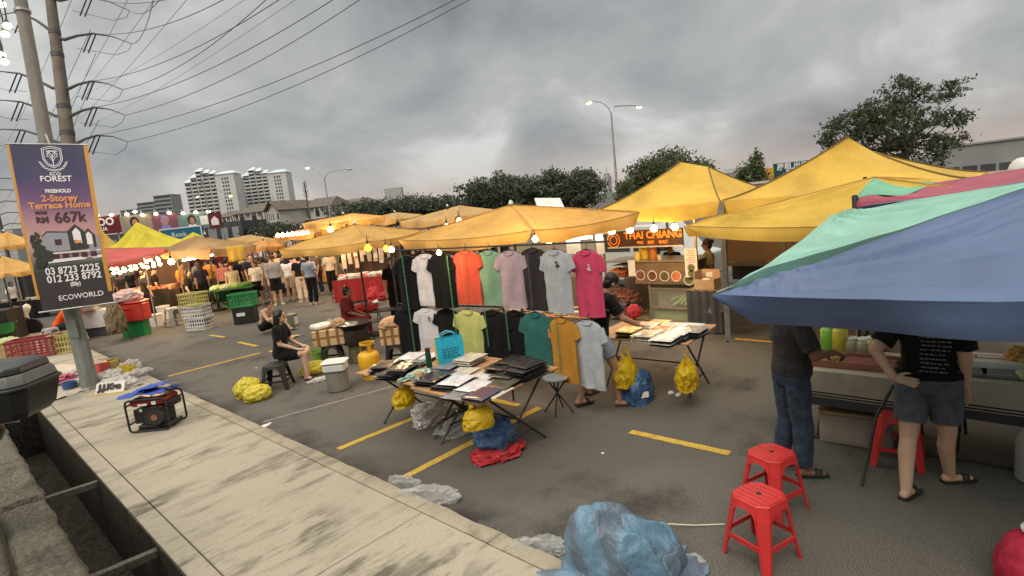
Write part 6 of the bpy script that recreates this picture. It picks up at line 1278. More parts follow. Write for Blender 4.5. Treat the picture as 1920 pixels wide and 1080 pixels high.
t = thing('sign_board', 'white board with bold black letters leaning at the foot of the pole', 'sign', pz(206, 737), math.atan2(RIGHT.y, RIGHT.x)+.1, rot=None); MB().box((0, .05, .09), (.48, .02, .20), rot=(-.55, 0, 0)).build('panel', M_PAPER, t, smooth=0)
text('lettering', 'J.J.Kan', .15, mat('ink_black', (.012,.012,.012)), t, matrix=frame((0, .035, .105), (1, 0, 0), (0, .52, .85)), bold=.012); MB().box((-.05, -.06, .008), (.62, .035, .014)).build('yellow_edge', PL['yellow'], t, smooth=0)
tag(MB().rbox((0, 0, .15), (.30, .10, .30), .08, 4, rot=(.5, 0, .3)).build('food_box', mat('pale_yellow_box', (.62,.50,.18), var=.1), loc=pz(211, 697)), 'pale yellow open box right of the lamp pole', 'litter'); tag(MB().box((0, 0, .14), (.22, .14, .26), rot=(0, .1, .4)).build('carton', mat('red_carton', (.45,.07,.06), var=.15), smooth=0, loc=pz(195, 704)), 'small red carton right of the lamp pole', 'litter')
tag(crumple('plastic_bag', M_BAGY, pz(232, 709), (.24, .18, .14), seed=11, amp=.35), 'yellow plastic bag in the litter right of the pole', 'litter'); tag(crumple('plastic_bag', M_BAGW, pz(212, 715), (.24, .2, .13), seed=13, amp=.4), 'milky bag between the yellow box and the letter board', 'litter'); tag(crumple('plastic_bag', M_BAGW, pz(243, 696), (.26, .12, .12), seed=14, amp=.45, rot=.8), 'white bag at the back of the litter by the kerb', 'litter'); tag(crumple('plastic_bag', M_BAGW, pz(258, 706), (.24, .10, .08), seed=16, amp=.45, rot=.4), 'white bag nearest to the kerb in the litter', 'litter'); tag(crumple('plastic_bag', M_BAGW, pz(240, 727), (.18, .12, .09), seed=18, amp=.4), 'white bag beside the letter board, toward the generator', 'litter'); tag(crumple('plastic_bag', M_BAGW, pz(222, 724), (.22, .14, .10), seed=28, amp=.45), 'white and grey bag right behind the letter board', 'litter')
# small scraps on the road
for px, py, s in ((505, 795, .03), (497, 800, .05), (480, 690, .02), (1130, 850, .015), (275, 690, .03), (690, 905, .02), (1270, 690, .02), (600, 712, .05)): tag(crumple('paper_scrap', M_PAPER, P(px, py), (s, s*.7, s*.3), seed=px, amp=.5, n=12, mm=8), 'tiny pale scrap lying on the ground', 'litter', 'tiny scraps on the ground')
# ------------------------------------------------------------------ bulbs
M_BULB = mat('bulb_glow', (.95,.8,.5), emit=(1, .84, .52), estr=22); M_TUBE = mat('tube_glow', (.9,.9,.85), emit=(1, .95, .82), estr=14); M_LANT = mat('amber_lantern', (.9,.4,.05), emit=(1, .52, .10), estr=4)
BULB0 = {}
def bulb(label, p, r=.05, group=None, m=M_BULB, power=0):
    key = (r, m.name)
    if key not in BULB0:
        t = thing('light_bulb', label, 'light bulb', p, 0, group)
        MB().lathe([(.25*r, .9*r), (.55*r, .55*r), (.95*r, .05*r), (1.0*r, -.25*r), (.75*r, -.75*r), (.3*r, -1.0*r)], n=14).build('glass', m, t, smooth=180)
        MB().lathe([(.30*r, .9*r), (.34*r, 1.0*r), (.34*r, 1.7*r), (.15*r, 1.9*r), (.05*r, 3.2*r)], n=10).build('socket', M_IRON, t); BULB0[key] = t
    else: t = dup(BULB0[key], p, label=label, group=group)
    if power:
        l = bpy.data.lights.new('bulb_light', 'POINT'); l.energy = power; l.color = (1, .62, .28); l.shadow_soft_size = .12; lo = bpy.data.objects.new('bulb_light', l); COL.objects.link(lo); lo.parent = t; lo.location = (0, 0, -r*2.2)
    return t
def string(label, a, b, sag=.12):
    mb = MB(); mb.tube([lerp(V(a), V(b), i/16)-V((0,0,sag*4*(i/16)*(1-i/16))) for i in range(17)], .008, 5); tag(mb.build('lamp_cable', M_IRON), label, 'cable')
rs = random.Random(4); n_ = 0
for row, (y0, y1, d_) in enumerate(((499, 482, 20.5), (505, 489, 19.5), (511, 496, 18.8))):
    for k in range(9):
        px = 206+k*11+row*3+rs.uniform(-2, 2); bulb('round lit bulb in the dense rows under the red and brown canopies', Dp(px, lerp(y0, y1, k/8)+rs.uniform(-3, 3), d_), .06, 'bulbs under the red canopy', power=(60 if k in (1, 4, 7) and row == 1 else 0))
string('lamp cable under the red canopy', Dp(200, 500, 19.5), Dp(305, 482, 19.5))
bulb('bright bulb in the middle under the brown canopy', Dp(321, 490, 17.5), .10, power=90)
for k in range(6): px = 350+k*9; t = thing('tube_lamp', 'white tube lamp slanting under the brown canopy', 'lamp', Dp(px, 487-k*1.6, 19), .9, 'tube lamps under the brown canopy'); MB().tube([(-.28,0,0), (.28,0,.02)], .035, 8).build('tube', M_TUBE, t); MB().box((0,0,.05), (.5,.05,.03)).build('holder', M_WHTM, t, smooth=0)
for k in range(7): px = 521+k*9.2; bulb('lit bulb in the straight row under the orange canopy', Dp(px, 441-k*.9, 22), .085, 'bulbs under the orange canopy', power=(45 if k == 3 else 0))
bulb('lit bulb beside the hanging yellow cloth under the pale umbrella', Dp(620, 430, 19), .10, power=35); bulb('lit bulb at the front corner of the umbrella behind', Dp(861, 414, 16), .09, power=22); bulb('lit bulb just left of the umbrella corner bulb behind', Dp(838, 425, 15), .09)
bulb('lit bulb under the wok stall umbrella', Dp(734, 467, 10.0), .055, power=24); bulb('amber lantern at the corner of the wok stall umbrella', Dp(690, 464, 10.2), .07, m=M_LANT); bulb('amber lantern beside the bulb under the wok stall umbrella', Dp(724, 465, 10.3), .06, m=M_LANT); bulb('lit bulb hanging at the left edge of the T-shirt umbrella', Dp(823, 473, 7.2), .035, power=14)
bulb('lit bulb among the T-shirts near the pink one', Dp(1004, 447, 8.2), .05, power=12); bulb('lit bulb left of the pink T-shirt hanger', Dp(1030, 452, 9.4), .05)

# ------------------------------------------------------------------ Thai food stall
FX = 9.75
def yz(px, py, x=FX): p = AX(px, py, x); return p.y, p.z
def plate(px0, py0, px1, py1, x, th):      # box behind the plane X = x covering a survey rectangle: returns (min, max)
    ya, _ = yz(px0, (py0+py1)/2, x); yb, _ = yz(px1, (py0+py1)/2, x); _, z1 = yz((px0+px1)/2, py0, x); _, z0 = yz((px0+px1)/2, py1, x); return V((x, yb, z0)), V((x+th, ya, z1))
M_SGN = mat('stall_sign_brown', (.07,.028,.012), rough=.5, var=.35, scale=3); M_SGO = mat('sign_orange', (.85,.28,.04), rough=.5, emit=(1, .42, .08), estr=.25); M_BWOOD = mat('counter_wood', (.16,.105,.06), rough=.6, var=.3, scale=5, stretch=(1, .5, 4)); M_STALL = mat('stall_metal', (.30,.25,.18), rough=.4, metal=.5, var=.2); M_FOODO = mat('fried_orange', (.52,.17,.05), rough=.6, var=.35, scale=14, bump=.4); M_FOODB = mat('braised_brown', (.17,.06,.035), rough=.4, var=.4, scale=12, bump=.4); M_GLASS = mat('cabinet_glass', (.75,.78,.74), rough=.05, var=.02, alpha=.16); M_CUC = mat('cucumber', (.30,.40,.20), rough=.5, var=.2, scale=6, stretch=(4, 4, .5)); M_GPAN = mat('pale_green_panel', (.26,.30,.20), rough=.6, var=.15)  # sign_orange: bulb light on the lettering put in as a slight glow
o_ = V((FX, 5.5, 0)); t = thing('food_stall', 'Thai food stall counter with orange lettered sign, bowl pictures and glass cabinet', 'food stall', o_)
ya, yb = yz(1142, 600)[0], yz(1312, 600)[0]
def lb(mb, a, b): return mb.box2(a-o_, b-o_)
zc_ = yz(1250, 490)[1]
mb = MB(); lb(mb, V((FX+.03, yb, .05)), V((FX+.75, ya, .10))); lb(mb, V((FX+.72, yb, .10)), V((FX+.75, ya, zc_-.02))); lb(mb, V((FX-.02, yb, zc_-.012)), V((FX+.78, ya, zc_+.015))); mb.build('counter', M_STALL, t, smooth=0)
mb = MB()
for y in (ya, yb, (ya+yb)/2): lb(mb, V((FX, y-.02, 0)), V((FX+.04, y+.02, zc_-.013)))
for y in (ya, yb): lb(mb, V((FX, y-.02, zc_+.016)), V((FX+.04, y+.02, 2.1)))
split_build(mb, 'post', M_STALL, t)
a, b = plate(1139, 431, 1280, 461, FX-.06, .04); sg = MB(); lb(sg, a, b); sgo = sg.build('sign_board', M_SGN, t, smooth=0)
Fm = frame(V((FX-.063, (a.y+b.y)/2, (a.z+b.z)/2))-o_, (0, -1, 0), (0, 0, 1)); W, Hs = b.y-a.y, b.z-a.z
text('lettering', 'THAI CHIANG', Hs*.62, M_SGO, sgo, x=W*.12, y=Hs*.16, matrix=Fm, bold=.006); text('lettering', '泰式     米线     冬炎汤', Hs*.22, M_SGO, sgo, x=W*.12, y=-Hs*.30, matrix=Fm, bold=.003)
mb = MB()
for r_, w_ in ((.15, .018), (.09, .014)): mb.lathe([(r_-w_, 0), (r_, 0), (r_, .01), (r_-w_, .01), (r_-w_, 0)], c=Fm @ V((-W*.41, -.02, .002)), n=24, rot=Fm.to_3x3(), cap=False)
mb.build('round_emblem', M_SGO, sgo, smooth=0)
mb = MB(); lb(mb, a-V((.02, 0, .03)), V((b.x+.02, b.y, a.z-.004))); mb.build('sign_rail', M_WHTM, t, smooth=0)
a, b = plate(1190, 493, 1310, 533, FX-.03, .02); mb = MB(); lb(mb, a, b); pn = mb.build('picture_panel', M_BWOOD, t, smooth=0)
for px, py, m_ in ((1201, 516, M_FOODB), (1223, 517, M_FOODB), (1246, 518, mat('herb_brown', (.12,.09,.04), var=.5, scale=14)), (1268, 518, M_FOODO), (1292, 525, mat('herb_green', (.14,.15,.06), var=.5, scale=14))):
    c = AX(px, py, FX-.034)-o_; R = Euler((0, -pi/2, 0)).to_matrix()
    MB().lathe([(.088, 0), (.104, 0), (.104, .008), (.088, .008), (.088, 0)], c=c, n=24, rot=R).build('bowl_rim_picture', PL['white'], pn, smooth=0); MB().lathe([(.087, 0), (.087, .004)], c=c, n=24, rot=R).build('bowl_food_picture', m_, pn, smooth=0)
a, b = plate(1221, 542, 1309, 611, FX-.01, .02); b.x = FX+.5
mb = MB()
for y in (a.y, b.y): lb(mb, V((FX-.015, y-.018, a.z)), V((FX+.02, y+.018, b.z)))
for z in (a.z, lerp(a.z, b.z, .46), b.z): lb(mb, V((FX-.016, a.y+.019, z-.015)), V((FX+.021, b.y-.019, z+.015)))
cb_ = mb.build('cabinet_frame', M_STALL, t, smooth=0); mb = MB(); lb(mb, V((FX+.30, a.y, a.z)), V((FX+.31, b.y, b.z))); mb.build('cabinet_back', M_GPAN, t, smooth=0)
mb = MB(); lb(mb, V((FX+.02, a.y+.02, lerp(a.z, b.z, .46)-.014)), V((FX+.29, b.y-.02, lerp(a.z, b.z, .46)-.002))); mb.build('cabinet_shelf', M_STALL, t, smooth=0)
mb = MB(); mb.quad(*[q-o_ for q in (V((FX-.004, a.y+.02, a.z+.02)), V((FX-.004, b.y-.02, a.z+.02)), V((FX-.004, b.y-.02, b.z-.02)), V((FX-.004, a.y+.02, b.z-.02)))]); mb.build('cabinet_glass', M_GLASS, t, smooth=0)
mb = MB(); lb(mb, V((FX+.05, a.y+.06, a.z+.03)), V((FX+.07, b.y-.05, lerp(a.z, b.z, .42)))); mb.build('green_panel', mat('leaf_green_panel', (.17,.24,.09), var=.3, scale=6), t, smooth=0)
zs_ = lerp(a.z, b.z, .47)
for k, (px0, py0, px1, py1) in enumerate(((1268, 570, 1292, 548), (1276, 572, 1298, 546), (1284, 573, 1303, 547), (1258, 563, 1286, 552), (1262, 573, 1275, 564), (1294, 572, 1306, 549))):
    p0, p1 = AX(px0, py0, FX+.10+.02*k), AX(px1, py1, FX+.16+.02*k); mb = MB(); mb.tube([p0, lerp(p0, p1, .12), lerp(p0, p1, .5)+V((0,0,.006)), lerp(p0, p1, .9), p1], [.012, .030, .034, .028, .010], 10); tag(mb.build('cucumber', M_CUC, smooth=80), 'long pale green cucumber leaning in the glass cabinet', 'cucumber', 'cucumbers in the glass cabinet')
for px, py, r, m_, lbl in ((1162, 512, (.16,.20,.09), M_FOODO, 'heap of orange fried food in the case at the left of the stall'), (1170, 560, (.14,.30,.16), M_FOODB, 'upper heap of brown braised food at the left of the stall'), (1185, 590, (.14,.26,.14), M_FOODB, 'lower heap of brown braised food at the left of the stall')):
    tag(crumple('food_heap', m_, AX(px, py, FX+.28)-V((0,0,.05)), r, seed=px, amp=.4, fr=4, smooth=40), lbl, 'food')
mb = MB(); a, b = plate(1147, 470, 1188, 520, FX+.02, .42)
for z in (a.z, lerp(a.z, b.z, .45)): mb.box2(V((a.x, a.y, z-.012))-o_, V((b.x, b.y, z))-o_)
mb.build('food_shelf', M_STALL, t, smooth=0)
for px, py0, py1, x, r, m_, nm, lbl in ((1209, 463, 493, FX+.3, .10, mat('yellow_tub', (.72,.50,.08), var=.1), 'container', 'tall yellow container on the food stall counter'), (1226, 469, 493, FX+.22, .075, mat('orange_jar', (.55,.20,.04), var=.1), 'jar', 'orange brown jar on the food stall counter'), (1196, 478, 493, FX+.12, .06, mat('yellow_cup', (.75,.58,.16), var=.1), 'cup', 'round yellow cup at the left of the stall counter'), (1237, 484, 493, FX+.1, .045, PL['cream'], 'cup', 'small cream cup on the stall counter beside the orange jar')):
    p0, p1 = AX(px, py1, x), AX(px, py0, x); h = p1.z-p0.z; tag(MB().lathe([(r*.9, 0), (r, .02), (r, h*.85), (r*.9, h*.9), (r*.9, h)], n=20).build(nm, m_, loc=V((p0.x, p0.y, zc_+.016))), lbl, nm)
a, b = plate(1284, 466, 1307, 520, FX-.10, .015); t2 = thing('menu_board', 'white menu board with pink print and two bowl pictures on the food stall', 'menu board', V((FX-.1, (a.y+b.y)/2, a.z))); q_ = V(t2.location)
MB().box2(a-q_, b-q_).build('panel', M_PAPER, t2, smooth=0); mb = MB(); [mb.box2(V((a.x-.004, a.y+.03, lerp(a.z, b.z, .93-.06*k)))-q_, V((a.x-.001, b.y-.03-.05*(k % 3 == 1), lerp(a.z, b.z, .95-.06*k)))-q_) for k in range(8)]; mb.build('printed_lines', mat('pink_ink', (.5,.22,.18)), t2, smooth=0)
for f in (.34, .14): c = V((a.x-.003, (a.y+b.y)/2, lerp(a.z, b.z, f)))-q_; MB().lathe([(.07, 0), (.07, .004)], c=c, n=20, rot=Euler((0, -pi/2, 0))).build('bowl_picture', MATS['herb_green'], t2, smooth=0)
a, b = plate(1178, 488, 1191, 518, FX-.08, .008); tag(MB().box2(a, b).build('price_sheet', M_PAPER, smooth=0), 'white price sheet at the left of the bowl pictures', 'paper')
t = thing('cardboard_box', 'open brown cardboard box with a white label right of the menu board', 'box', AX(1327, 540, 9.5)); mb = MB(); [mb.box(c, s_) for c, s_ in (((0, 0, .01), (.3, .36, .02)), ((-.145, 0, .10), (.012, .36, .16)), ((.145, 0, .17), (.012, .36, .30)), ((0, -.175, .10), (.278, .012, .16)), ((0, .175, .17), (.278, .012, .30)))]; mb.build('carton', M_CARD, t, smooth=0); MB().box((.137, .02, .22), (.004, .12, .09)).build('label', M_PAPER, t, smooth=0); crumple('white_packet', M_PAPER, (-.05, 0, .10), (.08, .10, .05), seed=4, parent=t)
z5 = AX(1327, 540, 9.5).z; y5 = AX(1327, 540, 9.5).y
t = thing('side_table', 'dark covered side table under the open cardboard box', 'table', (9.55, y5, 0)); MB().box((0, 0, z5-.015), (.55, .62, .025)).build('tabletop', M_STALL, t, smooth=0); mb = MB(); mb.grid(lambda u, v: V((-.28+.02*math.sin(u*26), (u-.5)*.62, (z5-.03)*(1-v)+.03)), 30, 4); mb.build('cover', MATS['dark_shop'], t, smooth=80)
p = P(1340, 622); t = thing('bin', 'steel bin with a plastic liner beside the food stall', 'bin', (p.x, p.y, 0)); MB().lathe([(.15, 0), (.17, .01), (.175, .36), (.182, .37), (.165, .375)], n=24).build('barrel', M_STEEL, t); crumple('liner', M_CLEAR, (0, 0, .34), (.16, .16, .14), seed=6, amp=.3, parent=t)
for px, py in ((1147, 433), (1181, 431), (1226, 428), (1265, 425)): bulb('big lit bulb in the row above the orange lettering of the food stall', Dp(px, py, 9.7), .062, 'bulbs above the food stall sign', power=8)
# lorry behind the yellow tents and white van behind the stall
M_LORRY = mat('lorry_tan', (.29,.185,.11), rough=.6, var=.12, scale=.8); t = thing('lorry', 'long tan box lorry parked behind the yellow tents', 'lorry', (12.4, 2, 0)); zb_ = AX(1420, 490, 12.2).z
mb = MB(); mb.box2((-.2, -4.5, zb_), (2.0, 3.0, 2.28)); mb.build('cargo_box', M_LORRY, t, smooth=0); mb = MB(); mb.box2((-.23, -4.5, zb_-.10), (-.19, 3.0, zb_-.005)); [mb.box2((-.225, y, zb_+.003), (-.201, y+.04, 2.27)) for y in (-2, -.4, 1.2, 2.9)]; mb.build('side_rail', M_STALL, t, smooth=0)
MB().box2((0, -4.3, .45), (1.8, 2.9, zb_-.11)).build('chassis', M_DARKB, t, smooth=0)
for y in (-3.2, 1.6):
    w_ = MB().lathe([(.2, -.12), (.42, -.12), (.46, -.06), (.46, .06), (.42, .12), (.2, .12)], c=(.05, y, .46), n=26, rot=Euler((0, pi/2, 0))).build('wheel', M_IRON, t); MB().lathe([(.2, -.10), (.2, -.13)], c=(.05, y, .46), n=20, rot=Euler((0, pi/2, 0))).build('rim', M_STEEL, w_)
t = thing('van', 'white van with dark windows parked behind the food stall', 'van', (12.6, 8.0, 0))
prof = [(-2.2, .35), (2.2, .35), (2.2, .95), (1.75, 1.05), (1.1, 1.78), (-2.1, 1.82), (-2.2, 1.2)]
MB().loft([[V((x, -y, z)) for y, z in prof] for x in (0, 1.6)], True, True).build('body', mat('van_white', (.55,.55,.54), rough=.3, var=.05, coat=.4), t, smooth=0, bevel=.05); mb = MB(); [mb.quad((-.006, -a_, 1.12), (-.006, -b_, 1.12), (-.006, -b2, 1.62), (-.006, -a2, 1.62)) for a_, b_, a2, b2 in ((-2.0, -.8, -1.95, -.8), (-.7, .4, -.7, .4), (.5, 1.6, .5, 1.15))]; mb.build('window', M_WIN, t, smooth=0)
for y in (-1.4, 1.4): MB().lathe([(.15, -.1), (.32, -.1), (.34, 0), (.32, .1), (.15, .1)], c=(.08, y, .34), n=22, rot=Euler((0, pi/2, 0))).build('wheel', M_IRON, t)
MB().rbox((-.12, -1.25, 1.15), (.12, .08, .2), .03).build('mirror', M_IRON, t)
# drinks stall seen over the T-shirts
t = thing('drinks_stall', 'stall with a white roof bar and posters behind the pink and grey T-shirts', 'stall', (9.6, 8.4, 0)); o_ = V(t.location)
a, b = plate(1052, 433, 1134, 441, 9.3, .1); MB().box2(a-o_, b-o_).build('roof_bar', M_WHTM, t, smooth=0); a, b = plate(1058, 443, 1125, 448, 9.5, .06); MB().box2(a-o_, b-o_).build('strip_light', M_TUBE, t, smooth=0)
mb = MB(); [mb.box2((-.02, y, 0), (.02, y+.04, 2.1)) for y in (-1.3, 1.3)]; split_build(mb, 'post', M_STALL, t); MB().box2((0, -1.28, .0), (.7, 1.28, .95)).build('counter', M_BWOOD, t, smooth=0); MB().box2((.9, -1.28, .0), (.93, 1.28, 2.0)).build('back_cloth', MATS['cream_poster'], t, smooth=0)
for px0, px1 in ((1062, 1088), (1112, 1133)): a, b = plate(px0, 446, px1, 476, 9.55, .01); MB().box2(a-o_, b-o_).build('poster', M_PAPER, t, smooth=0)
folding_table('long table with pale packs half hidden behind the hanging T-shirts', (7.1, 6.0, 0), pi/2+.1, 2.3, .8, .80, M_WOOD)
for k in range(9): p = V((6.95+.1*(k % 2), 5.0+.25*k, .83)); o = MB().rbox((0, 0, 0), (.28, .22, .05), .02).build('packed_shirt', PK[(1, 6, 1, 2, 1)[k % 5]], loc=p); tag(o, 'pale folded pack on the long table behind the hanging T-shirts', 'packed shirt', 'packs behind the hanging T-shirts')
t = thing('display_board', 'white board tilted up behind the big amber umbrella', 'board', Dp(1030, 392, 14)); mb = MB(); q_ = V(t.location); mb.slab(Dp(1008, 391, 14)-q_, Dp(1058, 391, 14)-q_, Dp(1050, 374, 14.6)-q_, Dp(1002, 374, 14.6)-q_, .04); mb.build('panel', PL['white'], t, smooth=0); mb = MB(); [mb.cyl((x, .5, -q_.z), (x, .5, .1), .02, n=6) for x in (-.2, .2)]; mb.build('leg', M_POST, t)

# ------------------------------------------------------------------ wok stall
def foam_box(label, c, rz, L=.58, W=.40, H=.30, group=None):
    t = thing('foam_box', label, 'box', c, rz, group); MB().rbox((0, 0, H/2), (L, W, H), .03, zr=.012).build('box_body', M_FOAM, t, smooth=40); mb = MB()
    for f in (-.3, 0, .3): mb.box2((f*L-.028, -W/2-.002, .01), (f*L+.028, W/2+.002, H+.002))
    for f in (-.24, .24): mb.box2((-L/2-.002, f*W-.025, .01), (L/2+.002, f*W+.025, H+.001))
    mb.box2((-L/2-.003, -W/2-.003, H*.48), (L/2+.003, W/2+.003, H*.60)); mb.build('brown_tape', M_TAPE, t, smooth=0); return t
ra = math.atan2(RIGHT.y, RIGHT.x)
p = P(610, 651, .42); foam_box('taped brown foam box on a black stool left of the wok', (p.x+.2, p.y+.15, .42), ra+.15); q = stool('black plastic stool under the taped foam box', (p.x+.2, p.y+.15, 0), ra+.2, PL['black'], h=.418, w=.34, group='black plastic stools')
tag(MB().rbox((0, 0, .05), (.36, .28, .10), .04, zr=.03).build('tub', PL['white'], loc=V((p.x+.12, p.y+.26, .724))), 'white round cornered tub on the taped foam box', 'tub'); tag(crumple('food_bag', M_CARD, V((p.x+.36, p.y+.06, .73)), (.12, .10, .09), seed=8, amp=.35), 'brown bag of food on the taped foam box', 'bag'); tag(MB().lathe([(.04, 0), (.05, .14), (.045, .14), (.035, .01)], n=14).build('cup', M_CLEAR, loc=V((p.x+.30, p.y+.26, .724))), 'clear cup standing on the taped foam box', 'cup')
dup(q, V((3.79, 9.27, 0)), ra+.1, 'black plastic stool under the seated woman', scale=1.02)
stool('dark stool hidden beneath the woman in maroon', (6.30, 11.2, 0), 0, PL['black'], h=.38, group='black plastic stools')
p = P(663, 607, .74); t = thing('wok_stove', 'big blackened wok on a drum stove', 'stove', (p.x, p.y, 0)); MSOOT = mat('soot_iron', (.03,.022,.018), rough=.6, metal=.4, var=.5, scale=6, bump=.2)
MB().lathe([(.0, .60), (.16, .61), (.27, .67), (.335, .755), (.345, .762), (.328, .762), (.26, .69), (.14, .632), (.0, .625)], n=32).build('wok', MSOOT, t, smooth=60); MB().lathe([(.22, .36), (.25, .38), (.27, .55), (.24, .66), (.2, .66)], n=24).build('stove_drum', MSOOT, t); MB().lathe([(.16, 0), (.17, .01), (.16, .36)], n=20).build('stand', mat('old_tin', (.14,.115,.06), rough=.6, metal=.3, var=.4, scale=6), t)
MB().lathe([(.0, .70), (.20, .705), (.19, .73), (.0, .735)], n=20, c=(-.1, .06, .03)).build('rack_tray', M_STEEL, t); mb = MB(); mb.tube([(.2, -.15, .5), (.33, -.25, .52), (.38, -.28, .49)], .022, 8); mb.tube([(.36, -.30, .54), (.40, -.27, .54)], .02, 8); mb.build('gas_valve', MSOOT, t)
p = P(697, 708); t = thing('gas_cylinder', 'yellow gas cylinder beside the wok', 'gas cylinder', (p.x, p.y, 0)); MGAS = mat('gas_yellow', (.62,.34,.02), rough=.4, var=.18, scale=5)
MB().lathe([(.15, .0), (.155, .0), (.155, .045), (.135, .05), (.17, .09), (.18, .13), (.18, .38), (.165, .43), (.11, .465), (.05, .475)], n=28).build('tank', MGAS, t, smooth=60)
mb = MB()
for a in range(3): a0 = a*2*pi/3; mb.loft([[V((r_*math.cos(a0+u), r_*math.sin(a0+u), z)) for r_, z in ((.115, .44), (.122, .44), (.122, .60), (.115, .60))] for u in np.linspace(0, .55, 5)], True, True)
mb.lathe([(.112, .585), (.126, .585), (.126, .62), (.112, .62), (.112, .585)], n=24); mb.build('guard', MGAS, t); MB().lathe([(.02, .47), (.02, .54), (.03, .55), (.03, .57)], n=10).build('valve', M_STEEL, t); mb = MB(); mb.tube([(.03, 0, .54), (.2, .12, .5), (.28, .35, .25), (.3, .6, .3)], .008, 6); mb.build('hose', M_IRON, t)
p = P(733, 656, .42); foam_box('brown taped basket box with a cloth on top right of the gas cylinder', (p.x+.35, p.y+.35, .42), ra, L=.46, W=.36, H=.30); tag(crumple('brown_cloth', mat('tan_cloth', (.38,.24,.14), rough=.9, var=.15, bump=.2), V((p.x+.33, p.y+.37, .70)), (.22, .17, .13), seed=3, amp=.15), 'tan cloth heaped on the basket box', 'cloth'); stool('black stool under the brown basket box', (p.x+.35, p.y+.35, 0), ra, PL['black'], h=.418, w=.32, group='black plastic stools')
p = P(643, 732); t = thing('steel_pot', 'tall steel pot with a white tub on top, in front of the wok', 'pot', (p.x, p.y+.12, 0)); MB().lathe([(.16, 0), (.175, .012), (.175, .30), (.183, .31), (.165, .31)], n=26).build('pot_body', M_STEEL, t)
t2 = thing('storage_tub', 'white lidded plastic tub standing on the steel pot', 'tub', (p.x, p.y+.12, .312), ra); MB().rbox((0, 0, .07), (.36, .30, .14), .06, 4).build('tub_body', plastic('milky', (.55,.55,.54), .4), t2, smooth=40); MB().rbox((0, 0, .158), (.40, .33, .03), .06, 4).build('lid', PL['white'], t2, smooth=40)
p = P(594, 688); t = thing('bucket', 'lime green bucket behind the seated woman', 'bucket', (p.x+.1, p.y, 0)); MB().lathe([(.12, 0), (.17, .30), (.182, .30), (.182, .285), (.172, .285), (.16, .29), (.11, .015)], n=26).build('pail', PL['lime'], t)
M_CORN = mat('yellow_net_bag', (.60,.50,.05), rough=.5, var=.5, scale=26, bump=.9, bscale=30, trans=.2)
for c, r, s_, lbl in ((P(468, 742), (.21, .19, .19), 2, 'yellow net bag of corn in front of the seated woman, taller of the pair'), (P(484, 748), (.20, .19, .14), 5, 'yellow net bag of corn in front of the seated woman, lower of the pair'), (P(590, 700), (.24, .2, .14), 9, 'yellow bag of corn by the green bucket')): tag(crumple('corn_bag', M_CORN, c, r, seed=s_, amp=.16, fr=2.6), lbl, 'bag')
tag(crumple('plastic_film', M_BAGW, P(598, 714), (.16, .07, .03), seed=4, amp=.5), 'white plastic scrap beside the yellow corn bag', 'litter')
t = thing('tin_box', 'square tin with a pale label standing on the open asphalt', 'tin', P(549, 611), .5); MB().rbox((0, 0, .17), (.24, .24, .34), .02).build('tin_body', mat('green_tin', (.20,.21,.15), rough=.4, metal=.3, var=.2), t, smooth=40); MB().box((.02, -.122, .15), (.16, .005, .22)).build('label', M_PAPER, t, smooth=0)
sheet('cardboard_sheet', 'brown card lying on the asphalt behind the seated woman', P(540, 634), .5, .4, M_CARD, .4, cat='cardboard')
p = P(735, 640); folding_table('low black folding table with a red bag, behind the gas cylinder', (p.x+.6, p.y+1.2, 0), ra, .95, .5, .52, M_IRON); tag(crumple('carrier_bag', M_BAGR, V((p.x+.35, p.y+1.5, .525)), (.28, .16, .10), seed=9, amp=.4), 'red plastic bag on the low black folding table', 'bag')
p = P(745, 612); folding_table('white bench with red bags behind the black T-shirts', (p.x+.7, p.y+1.2, 0), ra, .9, .4, .5, PL['white']); tag(crumple('carrier_bag', M_BAGR, V((p.x+.7, p.y+1.25, .505)), (.26, .14, .12), seed=19, amp=.4), 'red plastic bag on the white bench', 'bag')

